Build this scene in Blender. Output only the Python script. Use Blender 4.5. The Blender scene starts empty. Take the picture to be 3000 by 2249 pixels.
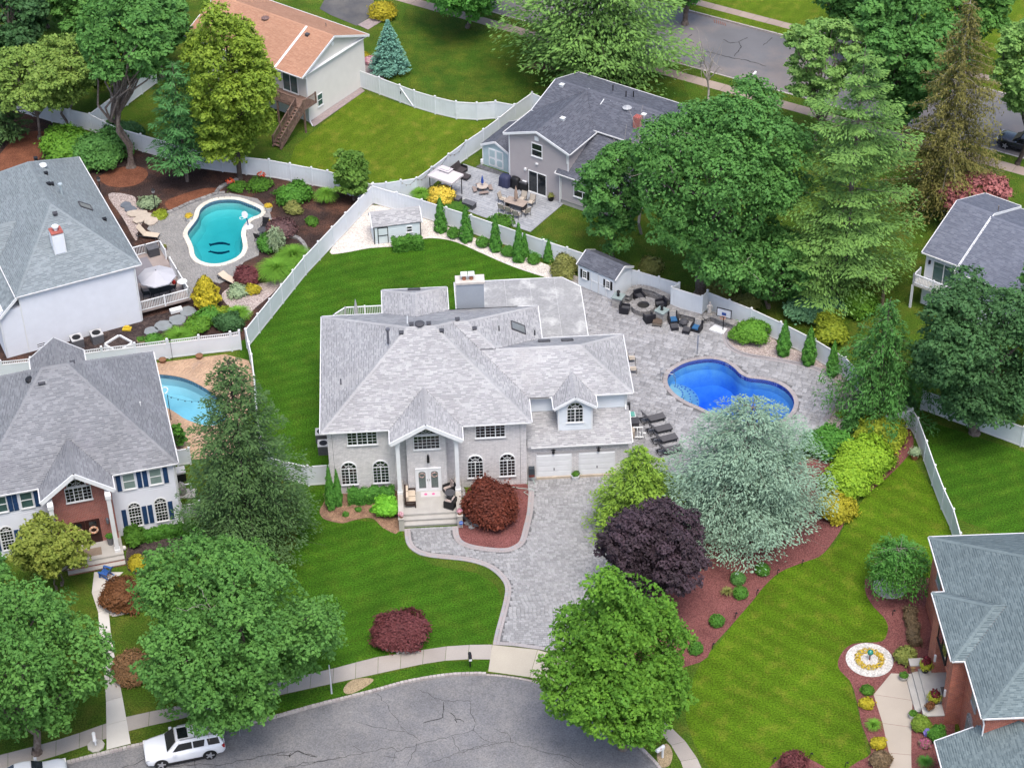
import bpy, math, random
import numpy as np
from mathutils import Vector, Matrix
from mathutils.geometry import tessellate_polygon
sc = bpy.context.scene
col = sc.collection
rad = math.radians
# ------------------------------------------------------------------ camera
F, TH, RO, CH = 6067., rad(37.998), rad(1.061), 98.
f0 = np.array([0, math.cos(TH), -math.sin(TH)]); u0 = np.array([0, math.sin(TH), math.cos(TH)]); r0 = np.array([1., 0, 0])
RV = r0*math.cos(RO) - u0*math.sin(RO); UV = u0*math.cos(RO) + r0*math.sin(RO)
cd = bpy.data.cameras.new('camera'); cam = bpy.data.objects.new('camera', cd); col.objects.link(cam)
cam.matrix_world = Matrix(((RV[0], UV[0], -f0[0], 0), (RV[1], UV[1], -f0[1], 0), (RV[2], UV[2], -f0[2], CH), (0, 0, 0, 1)))
cd.sensor_width = 36; cd.sensor_fit = 'HORIZONTAL'; cd.lens = 36*F/3000; cd.clip_end = 5000; cd.clip_start = 1
sc.camera = cam
# ------------------------------------------------------------------ sky, sun, exposure
w = bpy.data.worlds.new('World'); sc.world = w; w.use_nodes = True
nt = w.node_tree; bg = nt.nodes['Background']
sky = nt.nodes.new('ShaderNodeTexSky'); sky.sky_type = 'NISHITA'; sky.sun_disc = False
SEL, SAZ = 68, 165            # sun elevation; bearing clockwise from straight ahead
sky.sun_elevation = rad(SEL); sky.sun_rotation = rad(SAZ); sky.altitude = 100; sky.dust_density = 4; sky.ozone_density = 1.0; sky.air_density = 1.0
nt.links.new(sky.outputs[0], bg.inputs[0]); bg.inputs[1].default_value = .15
ld = bpy.data.lights.new('sun', 'SUN'); ld.energy = 1.4; ld.angle = rad(24); ld.color = (1, .965, .91)
sun = bpy.data.objects.new('sun', ld); col.objects.link(sun)
sd = Vector((math.sin(rad(SAZ))*math.cos(rad(SEL)), math.cos(rad(SAZ))*math.cos(rad(SEL)), math.sin(rad(SEL))))
sun.rotation_euler = sd.to_track_quat('Z', 'Y').to_euler(); sun.location = (0, 120, 150)
vs = sc.view_settings; vs.view_transform = 'Standard'; vs.look = 'None'; vs.exposure = 0.93; vs.gamma = 1; vs.use_curve_mapping = False
sc.cycles.use_adaptive_sampling = True; sc.cycles.adaptive_threshold = .02; sc.cycles.max_bounces = 5; sc.cycles.diffuse_bounces = 2; sc.cycles.glossy_bounces = 2; sc.cycles.transmission_bounces = 4; sc.cycles.transparent_max_bounces = 8
sc.cycles.caustics_reflective = False; sc.cycles.caustics_refractive = False
try: sc.cycles.use_denoising = True; sc.cycles.denoiser = 'OPENIMAGEDENOISE'
except Exception: pass
# ------------------------------------------------------------------ survey: a point seen in the photograph, at a known height, to its place on the site
TL = dict(t1=(0, 0, 2.211), t2=(1000, 0, 2.211), t3=(2000, 0, 2.211), t4=(0, 750, 2.211), t5=(900, 750, 2.211), t6=(1600, 750, 2.211), t7=(2000, 750, 2.211),
          t8=(0, 1499, 2.211), t9=(800, 1499, 2.211), ta=(1500, 1499, 2.211), tb=(2000, 1499, 2.211), D=(0, 0, .73733), S=(0, 0, 1.),
          r1=(920, 1200, 4.422), r2=(1400, 1100, 4.422), r3=(0, 1300, 3.685), r4=(1380, 320, 2.538), r5=(2600, 1550, 3.1725), r6=(2600, 1900, 2.7275), r7=(700, 0, 2.538), r8=(2650, 560, 2.8),
          u1=(1680, 820, 2.538), u2=(400, 2080, 4.233), u3=(360, 560, 2.538), u4=(1230, 460, 3.1725), u5=(1780, 1180, 4.23), u6=(180, 860, 2.19))
def ray(t, x, y):
    a, b, s = TL[t]
    return f0 + RV*((a+x/s-1500)/F) - UV*((b+y/s-1124.5)/F)
def G(t, x, y, z=0.):
    d = ray(t, x, y); k = (z-CH)/d[2]
    return Vector((d[0]*k, d[1]*k, z))
def onY(t, x, y, Y):                      # height at which the line of sight crosses depth Y
    d = ray(t, x, y); k = Y/d[1]
    return Vector((d[0]*k, Y, CH+d[2]*k))
def GP(t, pts, z=0.): return [G(t, x, y, z) for x, y in pts]
def xy(pts): return [(p[0], p[1]) for p in pts]
def pxm(p): return F/((Vector(p)-Vector((0, 0, CH))).length)   # photograph pixels per metre
# ------------------------------------------------------------------ materials
MT = {}
def _nd(t, ty, **k):
    n = t.nodes.new(ty)
    for a, b in k.items(): setattr(n, a, b)
    return n
def M(name, c, rough=.75, var=.18, scale=3., cols=None, bump=0., bscale=40., spec=.3, metal=0., fine=0., fscale=60., c2=None, c2s=1., c2r=(.42, .62), trans=0., coat=0., stripe=None):
    """principled material: base colour c, or a ramp `cols` over the per-face attribute tint; large noise var; fine noise; second colour in patches"""
    if name in MT: return MT[name]
    m = bpy.data.materials.new(name); m.use_nodes = True; t = m.node_tree; L = t.links.new
    b = t.nodes['Principled BSDF']; b.inputs['Roughness'].default_value = rough; b.inputs['Metallic'].default_value = metal
    b.inputs['Specular IOR Level'].default_value = spec
    if coat: b.inputs['Coat Weight'].default_value = coat
    tc = _nd(t, 'ShaderNodeNewGeometry'); pos = tc.outputs['Position']
    if cols:
        at = _nd(t, 'ShaderNodeAttribute'); at.attribute_name = 'tint'
        cr = _nd(t, 'ShaderNodeValToRGB'); e = cr.color_ramp.elements
        for i, cc in enumerate(cols):
            p = i/(len(cols)-1)
            el = e[0] if i == 0 else (e[1] if i == len(cols)-1 else e.new(p))
            el.position = p
        for i, cc in enumerate(cols):
            cr.color_ramp.elements[i].color = (*cc, 1)
        L(at.outputs['Fac'], cr.inputs['Fac']); out = cr.outputs['Color']
    else:
        rgb = _nd(t, 'ShaderNodeRGB'); rgb.outputs[0].default_value = (*c, 1); out = rgb.outputs[0]
    if c2:
        n2 = _nd(t, 'ShaderNodeTexNoise'); n2.inputs['Scale'].default_value = c2s; n2.inputs['Detail'].default_value = 5; n2.inputs['Roughness'].default_value = .65; L(pos, n2.inputs['Vector'])
        mr = _nd(t, 'ShaderNodeMapRange'); mr.inputs[1].default_value, mr.inputs[2].default_value = c2r; L(n2.outputs['Fac'], mr.inputs[0])
        mx = _nd(t, 'ShaderNodeMix', data_type='RGBA'); L(mr.outputs[0], mx.inputs[0]); L(out, mx.inputs[6]); mx.inputs[7].default_value = (*c2, 1); out = mx.outputs[2]
    for amt, s_, det in ((var, scale, 4), (fine, fscale, 2)):
        if amt:
            n = _nd(t, 'ShaderNodeTexNoise'); n.inputs['Scale'].default_value = s_; n.inputs['Detail'].default_value = det; L(pos, n.inputs['Vector'])
            mr = _nd(t, 'ShaderNodeMapRange'); mr.inputs[1].default_value = .25; mr.inputs[2].default_value = .75; mr.inputs[3].default_value = 1-amt; mr.inputs[4].default_value = 1+amt; L(n.outputs['Fac'], mr.inputs[0])
            vm = _nd(t, 'ShaderNodeVectorMath', operation='SCALE'); L(out, vm.inputs[0]); L(mr.outputs[0], vm.inputs['Scale']); out = vm.outputs[0]
    if stripe:     # lay of the mown grass: (angle, spacing, amount)
        mp = _nd(t, 'ShaderNodeMapping'); mp.inputs['Rotation'].default_value[2] = rad(stripe[0]); L(pos, mp.inputs['Vector']); wv = _nd(t, 'ShaderNodeTexWave'); wv.inputs['Scale'].default_value = .314/stripe[1]; wv.inputs['Distortion'].default_value = 3.5; wv.inputs['Detail Scale'].default_value = .4; L(mp.outputs[0], wv.inputs['Vector'])
        mr = _nd(t, 'ShaderNodeMapRange'); mr.inputs[3].default_value = 1-stripe[2]; mr.inputs[4].default_value = 1+stripe[2]; L(wv.outputs['Fac'], mr.inputs[0]); vm = _nd(t, 'ShaderNodeVectorMath', operation='SCALE'); L(out, vm.inputs[0]); L(mr.outputs[0], vm.inputs['Scale']); out = vm.outputs[0]
    L(out, b.inputs['Base Color'])
    if bump:
        n = _nd(t, 'ShaderNodeTexNoise'); n.inputs['Scale'].default_value = bscale; n.inputs['Detail'].default_value = 3; L(pos, n.inputs['Vector'])
        bn = _nd(t, 'ShaderNodeBump'); bn.inputs['Strength'].default_value = 1; bn.inputs['Distance'].default_value = bump; L(n.outputs['Fac'], bn.inputs['Height']); L(bn.outputs[0], b.inputs['Normal'])
    if trans:      # leaves let some light through
        tr = _nd(t, 'ShaderNodeBsdfTranslucent'); L(out, tr.inputs['Color']); ms = _nd(t, 'ShaderNodeMixShader'); ms.inputs[0].default_value = trans
        L(b.outputs[0], ms.inputs[1]); L(tr.outputs[0], ms.inputs[2]); L(ms.outputs[0], t.nodes['Material Output'].inputs['Surface'])
    MT[name] = m
    return m
def brickmat(name, c1, c2, mortar, bw=.22, bh=.075, mort=.012, var=.15):
    if name in MT: return MT[name]
    m = bpy.data.materials.new(name); m.use_nodes = True; t = m.node_tree; L = t.links.new; b = t.nodes['Principled BSDF']; b.inputs['Roughness'].default_value = .85
    tc = _nd(t, 'ShaderNodeTexCoord'); sp = _nd(t, 'ShaderNodeSeparateXYZ'); L(tc.outputs['Object'], sp.inputs[0])
    ad = _nd(t, 'ShaderNodeMath', operation='ADD'); L(sp.outputs[0], ad.inputs[0]); L(sp.outputs[1], ad.inputs[1])
    cb = _nd(t, 'ShaderNodeCombineXYZ'); L(ad.outputs[0], cb.inputs[0]); L(sp.outputs[2], cb.inputs[1])
    br = _nd(t, 'ShaderNodeTexBrick'); L(cb.outputs[0], br.inputs['Vector']); br.inputs['Scale'].default_value = 1
    br.inputs['Color1'].default_value = (*c1, 1); br.inputs['Color2'].default_value = (*c2, 1); br.inputs['Mortar'].default_value = (*mortar, 1)
    br.inputs['Mortar Size'].default_value = mort; br.inputs['Brick Width'].default_value = bw; br.inputs['Row Height'].default_value = bh; br.inputs['Mortar Smooth'].default_value = .2
    n = _nd(t, 'ShaderNodeTexNoise'); n.inputs['Scale'].default_value = 2.5; n.inputs['Detail'].default_value = 5; L(tc.outputs['Object'], n.inputs['Vector'])
    mr = _nd(t, 'ShaderNodeMapRange'); mr.inputs[1].default_value = .25; mr.inputs[2].default_value = .75; mr.inputs[3].default_value = 1-var; mr.inputs[4].default_value = 1+var; L(n.outputs['Fac'], mr.inputs[0])
    vm = _nd(t, 'ShaderNodeVectorMath', operation='SCALE'); L(br.outputs['Color'], vm.inputs[0]); L(mr.outputs[0], vm.inputs['Scale']); L(vm.outputs[0], b.inputs['Base Color'])
    bn = _nd(t, 'ShaderNodeBump'); bn.inputs['Strength'].default_value = 1; bn.inputs['Distance'].default_value = .008; bn.invert = True; L(br.outputs['Fac'], bn.inputs['Height']); L(bn.outputs[0], b.inputs['Normal'])
    MT[name] = m
    return m
def glassmat(name, c=(.012, .016, .02)):
    if name in MT: return MT[name]
    m = M(name, c, .06, .3, 1.5, spec=.8); return m
def watermat(name, absorb, dens):
    if name in MT: return MT[name]
    m = bpy.data.materials.new(name); m.use_nodes = True; t = m.node_tree; L = t.links.new; t.nodes.remove(t.nodes['Principled BSDF'])
    o = t.nodes['Material Output']; tr = _nd(t, 'ShaderNodeBsdfTransparent'); gl = _nd(t, 'ShaderNodeBsdfGlossy'); gl.inputs['Roughness'].default_value = .05
    fr = _nd(t, 'ShaderNodeFresnel'); fr.inputs[0].default_value = 1.33
    n = _nd(t, 'ShaderNodeTexNoise'); n.inputs['Scale'].default_value = 2.2; n.inputs['Detail'].default_value = 3; g = _nd(t, 'ShaderNodeNewGeometry'); L(g.outputs['Position'], n.inputs['Vector'])
    bn = _nd(t, 'ShaderNodeBump'); bn.inputs['Distance'].default_value = .03; L(n.outputs['Fac'], bn.inputs['Height'])
    L(bn.outputs[0], gl.inputs['Normal']); L(bn.outputs[0], fr.inputs['Normal'])
    mx = _nd(t, 'ShaderNodeMixShader'); L(fr.outputs[0], mx.inputs[0]); L(tr.outputs[0], mx.inputs[1]); L(gl.outputs[0], mx.inputs[2]); L(mx.outputs[0], o.inputs['Surface'])
    va = _nd(t, 'ShaderNodeVolumeAbsorption'); va.inputs['Color'].default_value = (*absorb, 1); va.inputs['Density'].default_value = dens; L(va.outputs[0], o.inputs['Volume'])
    MT[name] = m
    return m
# ------------------------------------------------------------------ mesh builder
def link(o, parent=None):
    col.objects.link(o)
    if parent is not None: o.parent = parent
    return o
class MB:
    def __init__(s): s.v = []; s.f = []; s.t = []; s.m = []
    def face(s, pts, t=.5, m=0):
        n = len(s.v); s.v += [tuple(p) for p in pts]; s.f.append(tuple(range(n, n+len(pts)))); s.t.append(t); s.m.append(m); return s
    def box(s, x0, x1, y0, y1, z0, z1, t=.5, m=0):
        return s.prism([(x0, y0), (x1, y0), (x1, y1), (x0, y1)], z0, z1, t, m)
    def prism(s, pts, z0, z1, t=.5, m=0, bottom=True):
        n = len(s.v); k = len(pts)
        if sum(pts[i][0]*pts[(i+1) % k][1]-pts[(i+1) % k][0]*pts[i][1] for i in range(k)) < 0: pts = pts[::-1]
        s.v += [(p[0], p[1], z0) for p in pts] + [(p[0], p[1], z1) for p in pts]
        fs = [tuple(range(n+k, n+2*k))] + ([tuple(range(n+k-1, n-1, -1))] if bottom else [])
        fs += [(n+i, n+(i+1) % k, n+k+(i+1) % k, n+k+i) for i in range(k)]
        s.f += fs; s.t += [t]*len(fs); s.m += [m]*len(fs); return s
    def bar(s, a, b, w, h=None, t=.5, m=0, up=(0, 0, 1)):
        a = Vector(a); b = Vector(b); h = h or w; d = (b-a).normalized(); u = Vector(up)
        if abs(d.dot(u)) > .95: u = Vector((1, 0, 0))
        sx = d.cross(u).normalized()*(w/2); sy = sx.cross(d).normalized()*(h/2); n = len(s.v)
        for p in (a, b): s.v += [tuple(p+q) for q in (-sx-sy, sx-sy, sx+sy, -sx+sy)]
        fs = [(n, n+1, n+2, n+3), (n+7, n+6, n+5, n+4)] + [(n+(i+1) % 4, n+i, n+4+i, n+4+(i+1) % 4) for i in range(4)]
        s.f += fs; s.t += [t]*6; s.m += [m]*6; return s
    def tube(s, pts, r, n=8, t=.5, m=0, cap=True):
        pts = [Vector(p) for p in pts]; rs = list(r) if hasattr(r, '__len__') else [r]*len(pts); b0 = len(s.v)
        ref = Vector((.31, .95, .1)).normalized()
        for i, p in enumerate(pts):
            d = (pts[min(i+1, len(pts)-1)]-pts[max(i-1, 0)]).normalized()
            if abs(d.dot(ref)) > .97: ref = Vector((1, 0, 0))
            a = d.cross(ref).normalized(); b = d.cross(a)
            s.v += [tuple(p+(a*math.cos(6.28318*j/n)+b*math.sin(6.28318*j/n))*rs[i]) for j in range(n)]
        for i in range(len(pts)-1):
            for j in range(n):
                s.f.append((b0+i*n+j, b0+i*n+(j+1) % n, b0+(i+1)*n+(j+1) % n, b0+(i+1)*n+j)); s.t.append(t); s.m.append(m)
        if cap:
            s.f += [tuple(b0+j for j in range(n-1, -1, -1)), tuple(b0+(len(pts)-1)*n+j for j in range(n))]; s.t += [t, t]; s.m += [m, m]
        return s
    def lathe(s, prof, c=(0, 0, 0), n=16, t=.5, m=0, sx=1, sy=1):
        b0 = len(s.v)
        for r, z in prof: s.v += [(c[0]+sx*r*math.cos(6.28318*j/n), c[1]+sy*r*math.sin(6.28318*j/n), c[2]+z) for j in range(n)]
        for i in range(len(prof)-1):
            for j in range(n):
                s.f.append((b0+i*n+j, b0+i*n+(j+1) % n, b0+(i+1)*n+(j+1) % n, b0+(i+1)*n+j)); s.t.append(t); s.m.append(m)
        s.f += [tuple(b0+j for j in range(n-1, -1, -1)), tuple(b0+(len(prof)-1)*n+j for j in range(n))]; s.t += [t, t]; s.m += [m, m]
        return s
    def build(s, name, mat, parent=None, smooth=False, kind=None, loc=None, rz=0):
        me = bpy.data.meshes.new(name); me.from_pydata(s.v, [], s.f)
        for mm in (mat if isinstance(mat, (list, tuple)) else [mat]): me.materials.append(mm)
        if any(s.m): me.polygons.foreach_set('material_index', s.m)
        a = me.attributes.new('tint', 'FLOAT', 'FACE'); a.data.foreach_set('value', s.t)
        if smooth: me.polygons.foreach_set('use_smooth', [True]*len(s.f))
        me.update()
        o = link(bpy.data.objects.new(name, me), parent)
        if kind: o['kind'] = kind
        if loc is not None: o.location = loc
        o.rotation_euler.z = rz
        return o
def npmesh(name, V, Q, T, mat, parent=None, kind=None, smooth=False):
    me = bpy.data.meshes.new(name); n, k = Q.shape
    me.vertices.add(len(V)); me.vertices.foreach_set('co', np.ascontiguousarray(V, np.float32).ravel())
    me.loops.add(n*k); me.loops.foreach_set('vertex_index', np.ascontiguousarray(Q, np.int32).ravel())
    me.polygons.add(n); me.polygons.foreach_set('loop_start', np.arange(0, n*k, k, dtype=np.int32)); me.polygons.foreach_set('loop_total', np.full(n, k, np.int32))
    me.materials.append(mat)
    a = me.attributes.new('tint', 'FLOAT', 'FACE'); a.data.foreach_set('value', np.ascontiguousarray(T, np.float32))
    if smooth: me.polygons.foreach_set('use_smooth', np.ones(n, bool))
    me.update(calc_edges=True)
    o = link(bpy.data.objects.new(name, me), parent)
    if kind: o['kind'] = kind
    return o
def tag(o, label, cat, group=None):
    o['label'] = label; o['category'] = cat
    if group: o['group'] = group
    return o
def thing(name, label, cat, loc=(0, 0, 0), rz=0., group=None):
    o = bpy.data.objects.new(name, None); o.empty_display_size = .3; col.objects.link(o); o.location = loc; o.rotation_euler.z = rz
    return tag(o, label, cat, group)
def dup(root, loc, rz=0., label=None, s=None, parent=None):
    r = root.copy(); link(r, parent); r.location = loc; r.rotation_euler.z = rz
    if s: r.scale = (s, s, s)
    if label: r['label'] = label
    def kids(a, b):
        for ch in a.children:
            c = ch.copy(); link(c, b); kids(ch, c)
    kids(root, r)
    return r
SHN = [0]
def sheet(name, pts, z, mat, kind='structure', parent=None, holes=(), thick=0):
    if z > 0: SHN[0] += 1; z += .0005*SHN[0]
    loops = [[Vector((p[0], p[1], 0)) for p in pts]] + [[Vector((p[0], p[1], 0)) for p in h] for h in holes]
    tri = tessellate_polygon(loops); v = [(p.x, p.y, z) for l in loops for p in l]
    mb = MB(); mb.v = v
    for t in tri:
        a, b, c = (v[i] for i in t)
        mb.f.append(t if (b[0]-a[0])*(c[1]-a[1])-(c[0]-a[0])*(b[1]-a[1]) > 0 else t[::-1]); mb.t.append(.5); mb.m.append(0)
    if thick:
        k = len(pts); n = len(mb.v); mb.v += [(p[0], p[1], z-thick) for p in pts]
        for i in range(k): mb.f.append((i, (i+1) % k, n+(i+1) % k, n+i)); mb.t.append(.5); mb.m.append(0)
    return mb.build(name, mat, parent, kind=kind)
def inside(p, poly):
    x, y = p[0], p[1]; r = False; n = len(poly); j = n-1
    for i in range(n):
        xi, yi = poly[i][0], poly[i][1]; xj, yj = poly[j][0], poly[j][1]
        if (yi > y) != (yj > y) and x < (xj-xi)*(y-yi)/(yj-yi)+xi: r = not r
        j = i
    return r
def smooth(pts, closed=True, n=4):
    """Catmull-Rom through the surveyed points"""
    P = [Vector((p[0], p[1])) for p in pts]; k = len(P); out = []
    for i in range(k if closed else k-1):
        a, b, c, d = (P[(i-1) % k], P[i], P[(i+1) % k], P[(i+2) % k]) if closed else (P[max(i-1, 0)], P[i], P[i+1], P[min(i+2, k-1)])
        for j in range(n):
            t = j/n
            out.append(.5*((2*b)+(c-a)*t+(2*a-5*b+4*c-d)*t*t+(3*b-a-3*c+d)*t**3))
    if not closed: out.append(P[-1])
    return [(p.x, p.y) for p in out]
def resample(pts, step, closed=False):
    P = [Vector((p[0], p[1])) for p in pts]
    if closed: P.append(P[0])
    L = [0]
    for a, b in zip(P, P[1:]): L.append(L[-1]+(b-a).length)
    n = max(1, round(L[-1]/step)); out = []; j = 0
    for i in range(n+(0 if closed else 1)):
        s = L[-1]*i/n
        while j < len(L)-2 and L[j+1] < s: j += 1
        q = P[j].lerp(P[j+1], (s-L[j])/max(1e-6, L[j+1]-L[j])); out.append((q.x, q.y))
    return out
def offset(pts, d, closed=True):
    n = len(pts); out = []
    for i in range(n):
        a = Vector(pts[(i-1) % n] if closed else pts[max(i-1, 0)]); b = Vector(pts[(i+1) % n] if closed else pts[min(i+1, n-1)])
        t = (b-a).normalized(); out.append((pts[i][0]+t.y*d, pts[i][1]-t.x*d))
    return out
# pieces: the 300 nearest of a kind are objects that share a few unit meshes, the rest one joined part
UNIT = {}
def unit(mat, k, bev=.06):
    key = (mat.name, k)
    if key not in UNIT:
        mb = MB(); t = (k+.5)/6; b = bev
        A = [(-.5, -.5), (.5, -.5), (.5, .5), (-.5, .5)]; B = [(x*(1-b), y*(1-b)) for x, y in A]
        v = [(x, y, 0) for x, y in A]+[(x, y, .8) for x, y in A]+[(x, y, 1) for x, y in B]
        mb.v = v; mb.f = [(8, 9, 10, 11)]+[(i, (i+1) % 4, 4+(i+1) % 4, 4+i) for i in range(4)]+[(4+i, 4+(i+1) % 4, 8+(i+1) % 4, 8+i) for i in range(4)]
        mb.t = [t]*9; mb.m = [0]*9
        o = mb.build('unit', mat); UNIT[key] = o.data; bpy.data.objects.remove(o)
    return UNIT[key]
def pieces(name, items, mat, parent, limit=300, rest=None):
    """items: (x, y, z, w, h, thick, angle, tint 0..1)"""
    items = sorted(items, key=lambda i: (i[0]**2+i[1]**2)*1. - 400*i[3]*i[4])
    for (x, y, z, w_, h, th, a, t) in items[:limit]:
        o = bpy.data.objects.new(name, unit(mat, min(5, int(t*6)))); link(o, parent)
        o.location = (x, y, z); o.scale = (w_, h, th); o.rotation_euler.z = a
    R = items[limit:]
    if R:
        A = np.array(R); n = len(A); B = np.array([(-.5, -.5, 0), (.5, -.5, 0), (.5, .5, 0), (-.5, .5, 0), (-.5, -.5, .8), (.5, -.5, .8), (.5, .5, .8), (-.5, .5, .8), (-.47, -.47, 1), (.47, -.47, 1), (.47, .47, 1), (-.47, .47, 1)])
        c, s_ = np.cos(A[:, 6])[:, None], np.sin(A[:, 6])[:, None]
        X = B[None, :, 0]*A[:, 3:4]; Y = B[None, :, 1]*A[:, 4:5]
        V = np.stack([X*c-Y*s_+A[:, 0:1], X*s_+Y*c+A[:, 1:2], B[None, :, 2]*A[:, 5:6]+A[:, 2:3]], -1).reshape(-1, 3)
        fq = np.array([(8, 9, 10, 11)]+[(i, (i+1) % 4, 4+(i+1) % 4, 4+i) for i in range(4)]+[(4+i, 4+(i+1) % 4, 8+(i+1) % 4, 8+i) for i in range(4)])
        Q = (fq[None]+12*np.arange(n)[:, None, None]).reshape(-1, 4)
        npmesh(rest or name+'_field', V, Q, np.repeat(A[:, 7], 9), mat, parent, 'stuff')
# ------------------------------------------------------------------ ground materials
LAWN = M('lawn_mixed', (.055, .105, .01), .9, .22, .35, c2=(.1, .12, .018), c2s=.55, c2r=(.45, .68), fine=.55, fscale=9, bump=.1, bscale=14, spec=.1)
LAWND = M('lawn_deep', (.038, .105, .006), .9, .2, .4, stripe=(70, 1.2, .09), c2=(.065, .125, .01), c2s=.7, c2r=(.48, .75), fine=.6, fscale=9, bump=.1, bscale=14, spec=.1)
LAWNY = M('lawn_yellow', (.085, .14, .008), .9, .16, .4, stripe=(35, 1.3, .05), c2=(.15, .16, .02), c2s=.8, c2r=(.5, .72), fine=.5, fscale=9, bump=.1, bscale=14, spec=.1)
ASPH = M('asphalt', (.15, .15, .158), .9, .16, .25, c2=(.19, .185, .185), c2s=.6, c2r=(.4, .7), fine=.3, fscale=11, bump=.006, bscale=90)
ASPHD = M('asphalt_dark', (.075, .075, .08), .9, .12, .5, c2=(.11, .105, .1), c2s=.4, fine=.14, fscale=60)
CONC = M('concrete', (.52, .48, .42), .88, .09, .6, cols=[(.29, .26, .235), (.34, .31, .28), (.39, .355, .315), (.36, .325, .29)], fine=.1, fscale=30, c2=(.34, .31, .28), c2s=.5, c2r=(.6, .85))
JOINT = M('joint_sand', (.13, .13, .135), .95, .15, 4)
PAVD = M('driveway_pavers', (.4, .4, .42), .85, .08, .4, cols=[(.22, .22, .225), (.33, .33, .335), (.43, .43, .43), (.38, .38, .38), (.51, .505, .5), (.28, .28, .285)], fine=.1, fscale=25)
PAVB = M('border_pavers', (.4, .3, .28), .85, .1, .5, cols=[(.3, .3, .31), (.34, .29, .28), (.36, .3, .28), (.33, .32, .33)], fine=.1, fscale=25)
PAVP = M('patio_pavers', (.4, .4, .42), .85, .14, .5, cols=[(.22, .22, .23), (.33, .33, .345), (.44, .44, .45), (.38, .38, .395), (.52, .52, .53), (.28, .28, .295)], fine=.18, fscale=9, c2=(.26, .25, .245), c2s=.4, c2r=(.56, .85))
PAVG = M('slate_grey_pavers', (.3, .29, .28), .85, .12, .5, cols=[(.22, .215, .21), (.27, .26, .25), (.31, .3, .29), (.42, .41, .39), (.29, .28, .265), (.24, .235, .23)], fine=.14, fscale=20)
PAVL = M('pale_patio_pavers', (.45, .45, .47), .85, .1, .5, cols=[(.25, .26, .28), (.32, .33, .35), (.39, .4, .42), (.35, .355, .38)], fine=.1, fscale=20)
PAVT = M('tan_pavers', (.45, .3, .2), .85, .14, .6, cols=[(.36, .24, .16), (.44, .3, .2), (.5, .36, .25), (.42, .27, .19)], fine=.14, fscale=20, c2=(.3, .23, .2), c2s=.5, c2r=(.55, .8))
PAVM = M('mauve_pavers', (.32, .26, .25), .85, .1, .5, cols=[(.27, .22, .22), (.33, .27, .26), (.36, .31, .3), (.3, .24, .235)], fine=.12, fscale=20)
COPE = M('coping_grey', (.33, .3, .3), .8, .12, .8, cols=[(.27, .25, .26), (.33, .3, .3), (.38, .34, .335), (.31, .29, .3)], fine=.1, fscale=20)
COPW = M('coping_pale', (.62, .58, .5), .75, .1, .8, cols=[(.56, .52, .45), (.62, .58, .5), (.68, .64, .56), (.6, .56, .49)])
MULR = M('red_mulch', (.15, .055, .052), .95, .2, .7, cols=None, c2=(.2, .085, .078), c2s=9, c2r=(.4, .65), fine=.5, fscale=16, bump=.05, bscale=24, spec=.1)
MULB = M('brown_mulch', (.045, .03, .027), .95, .3, .5, c2=(.11, .055, .038), c2s=.3, c2r=(.45, .65), fine=.55, fscale=9, bump=.07, bscale=16, spec=.1)
MULT = M('tan_mulch', (.27, .17, .11), .95, .2, .8, c2=(.17, .1, .07), c2s=1.5, fine=.5, fscale=14, bump=.05, bscale=24, spec=.1)
MULK = M('dark_mulch', (.04, .03, .03), .95, .3, .8, c2=(.08, .06, .055), c2s=2, fine=.6, fscale=13, bump=.06, bscale=20, spec=.1)
GRAV = M('white_gravel', (.62, .57, .52), .9, .12, .8, c2=(.45, .4, .36), c2s=6, c2r=(.45, .65), fine=.5, fscale=15, bump=.05, bscale=20)
GRAVP = M('mixed_gravel', (.42, .36, .33), .9, .15, .8, c2=(.26, .2, .19), c2s=6, c2r=(.42, .62), fine=.6, fscale=15, bump=.05, bscale=20)
SOIL = M('soil', (.2, .14, .1), .95, .2, .8, fine=.4, fscale=12)
GRAN = M('granite_block', (.4, .37, .35), .9, .15, 3, cols=[(.34, .3, .29), (.42, .39, .37), (.48, .44, .42), (.38, .33, .32)], fine=.2, fscale=30, bump=.012, bscale=20)
rnd = random.Random(7)
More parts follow.
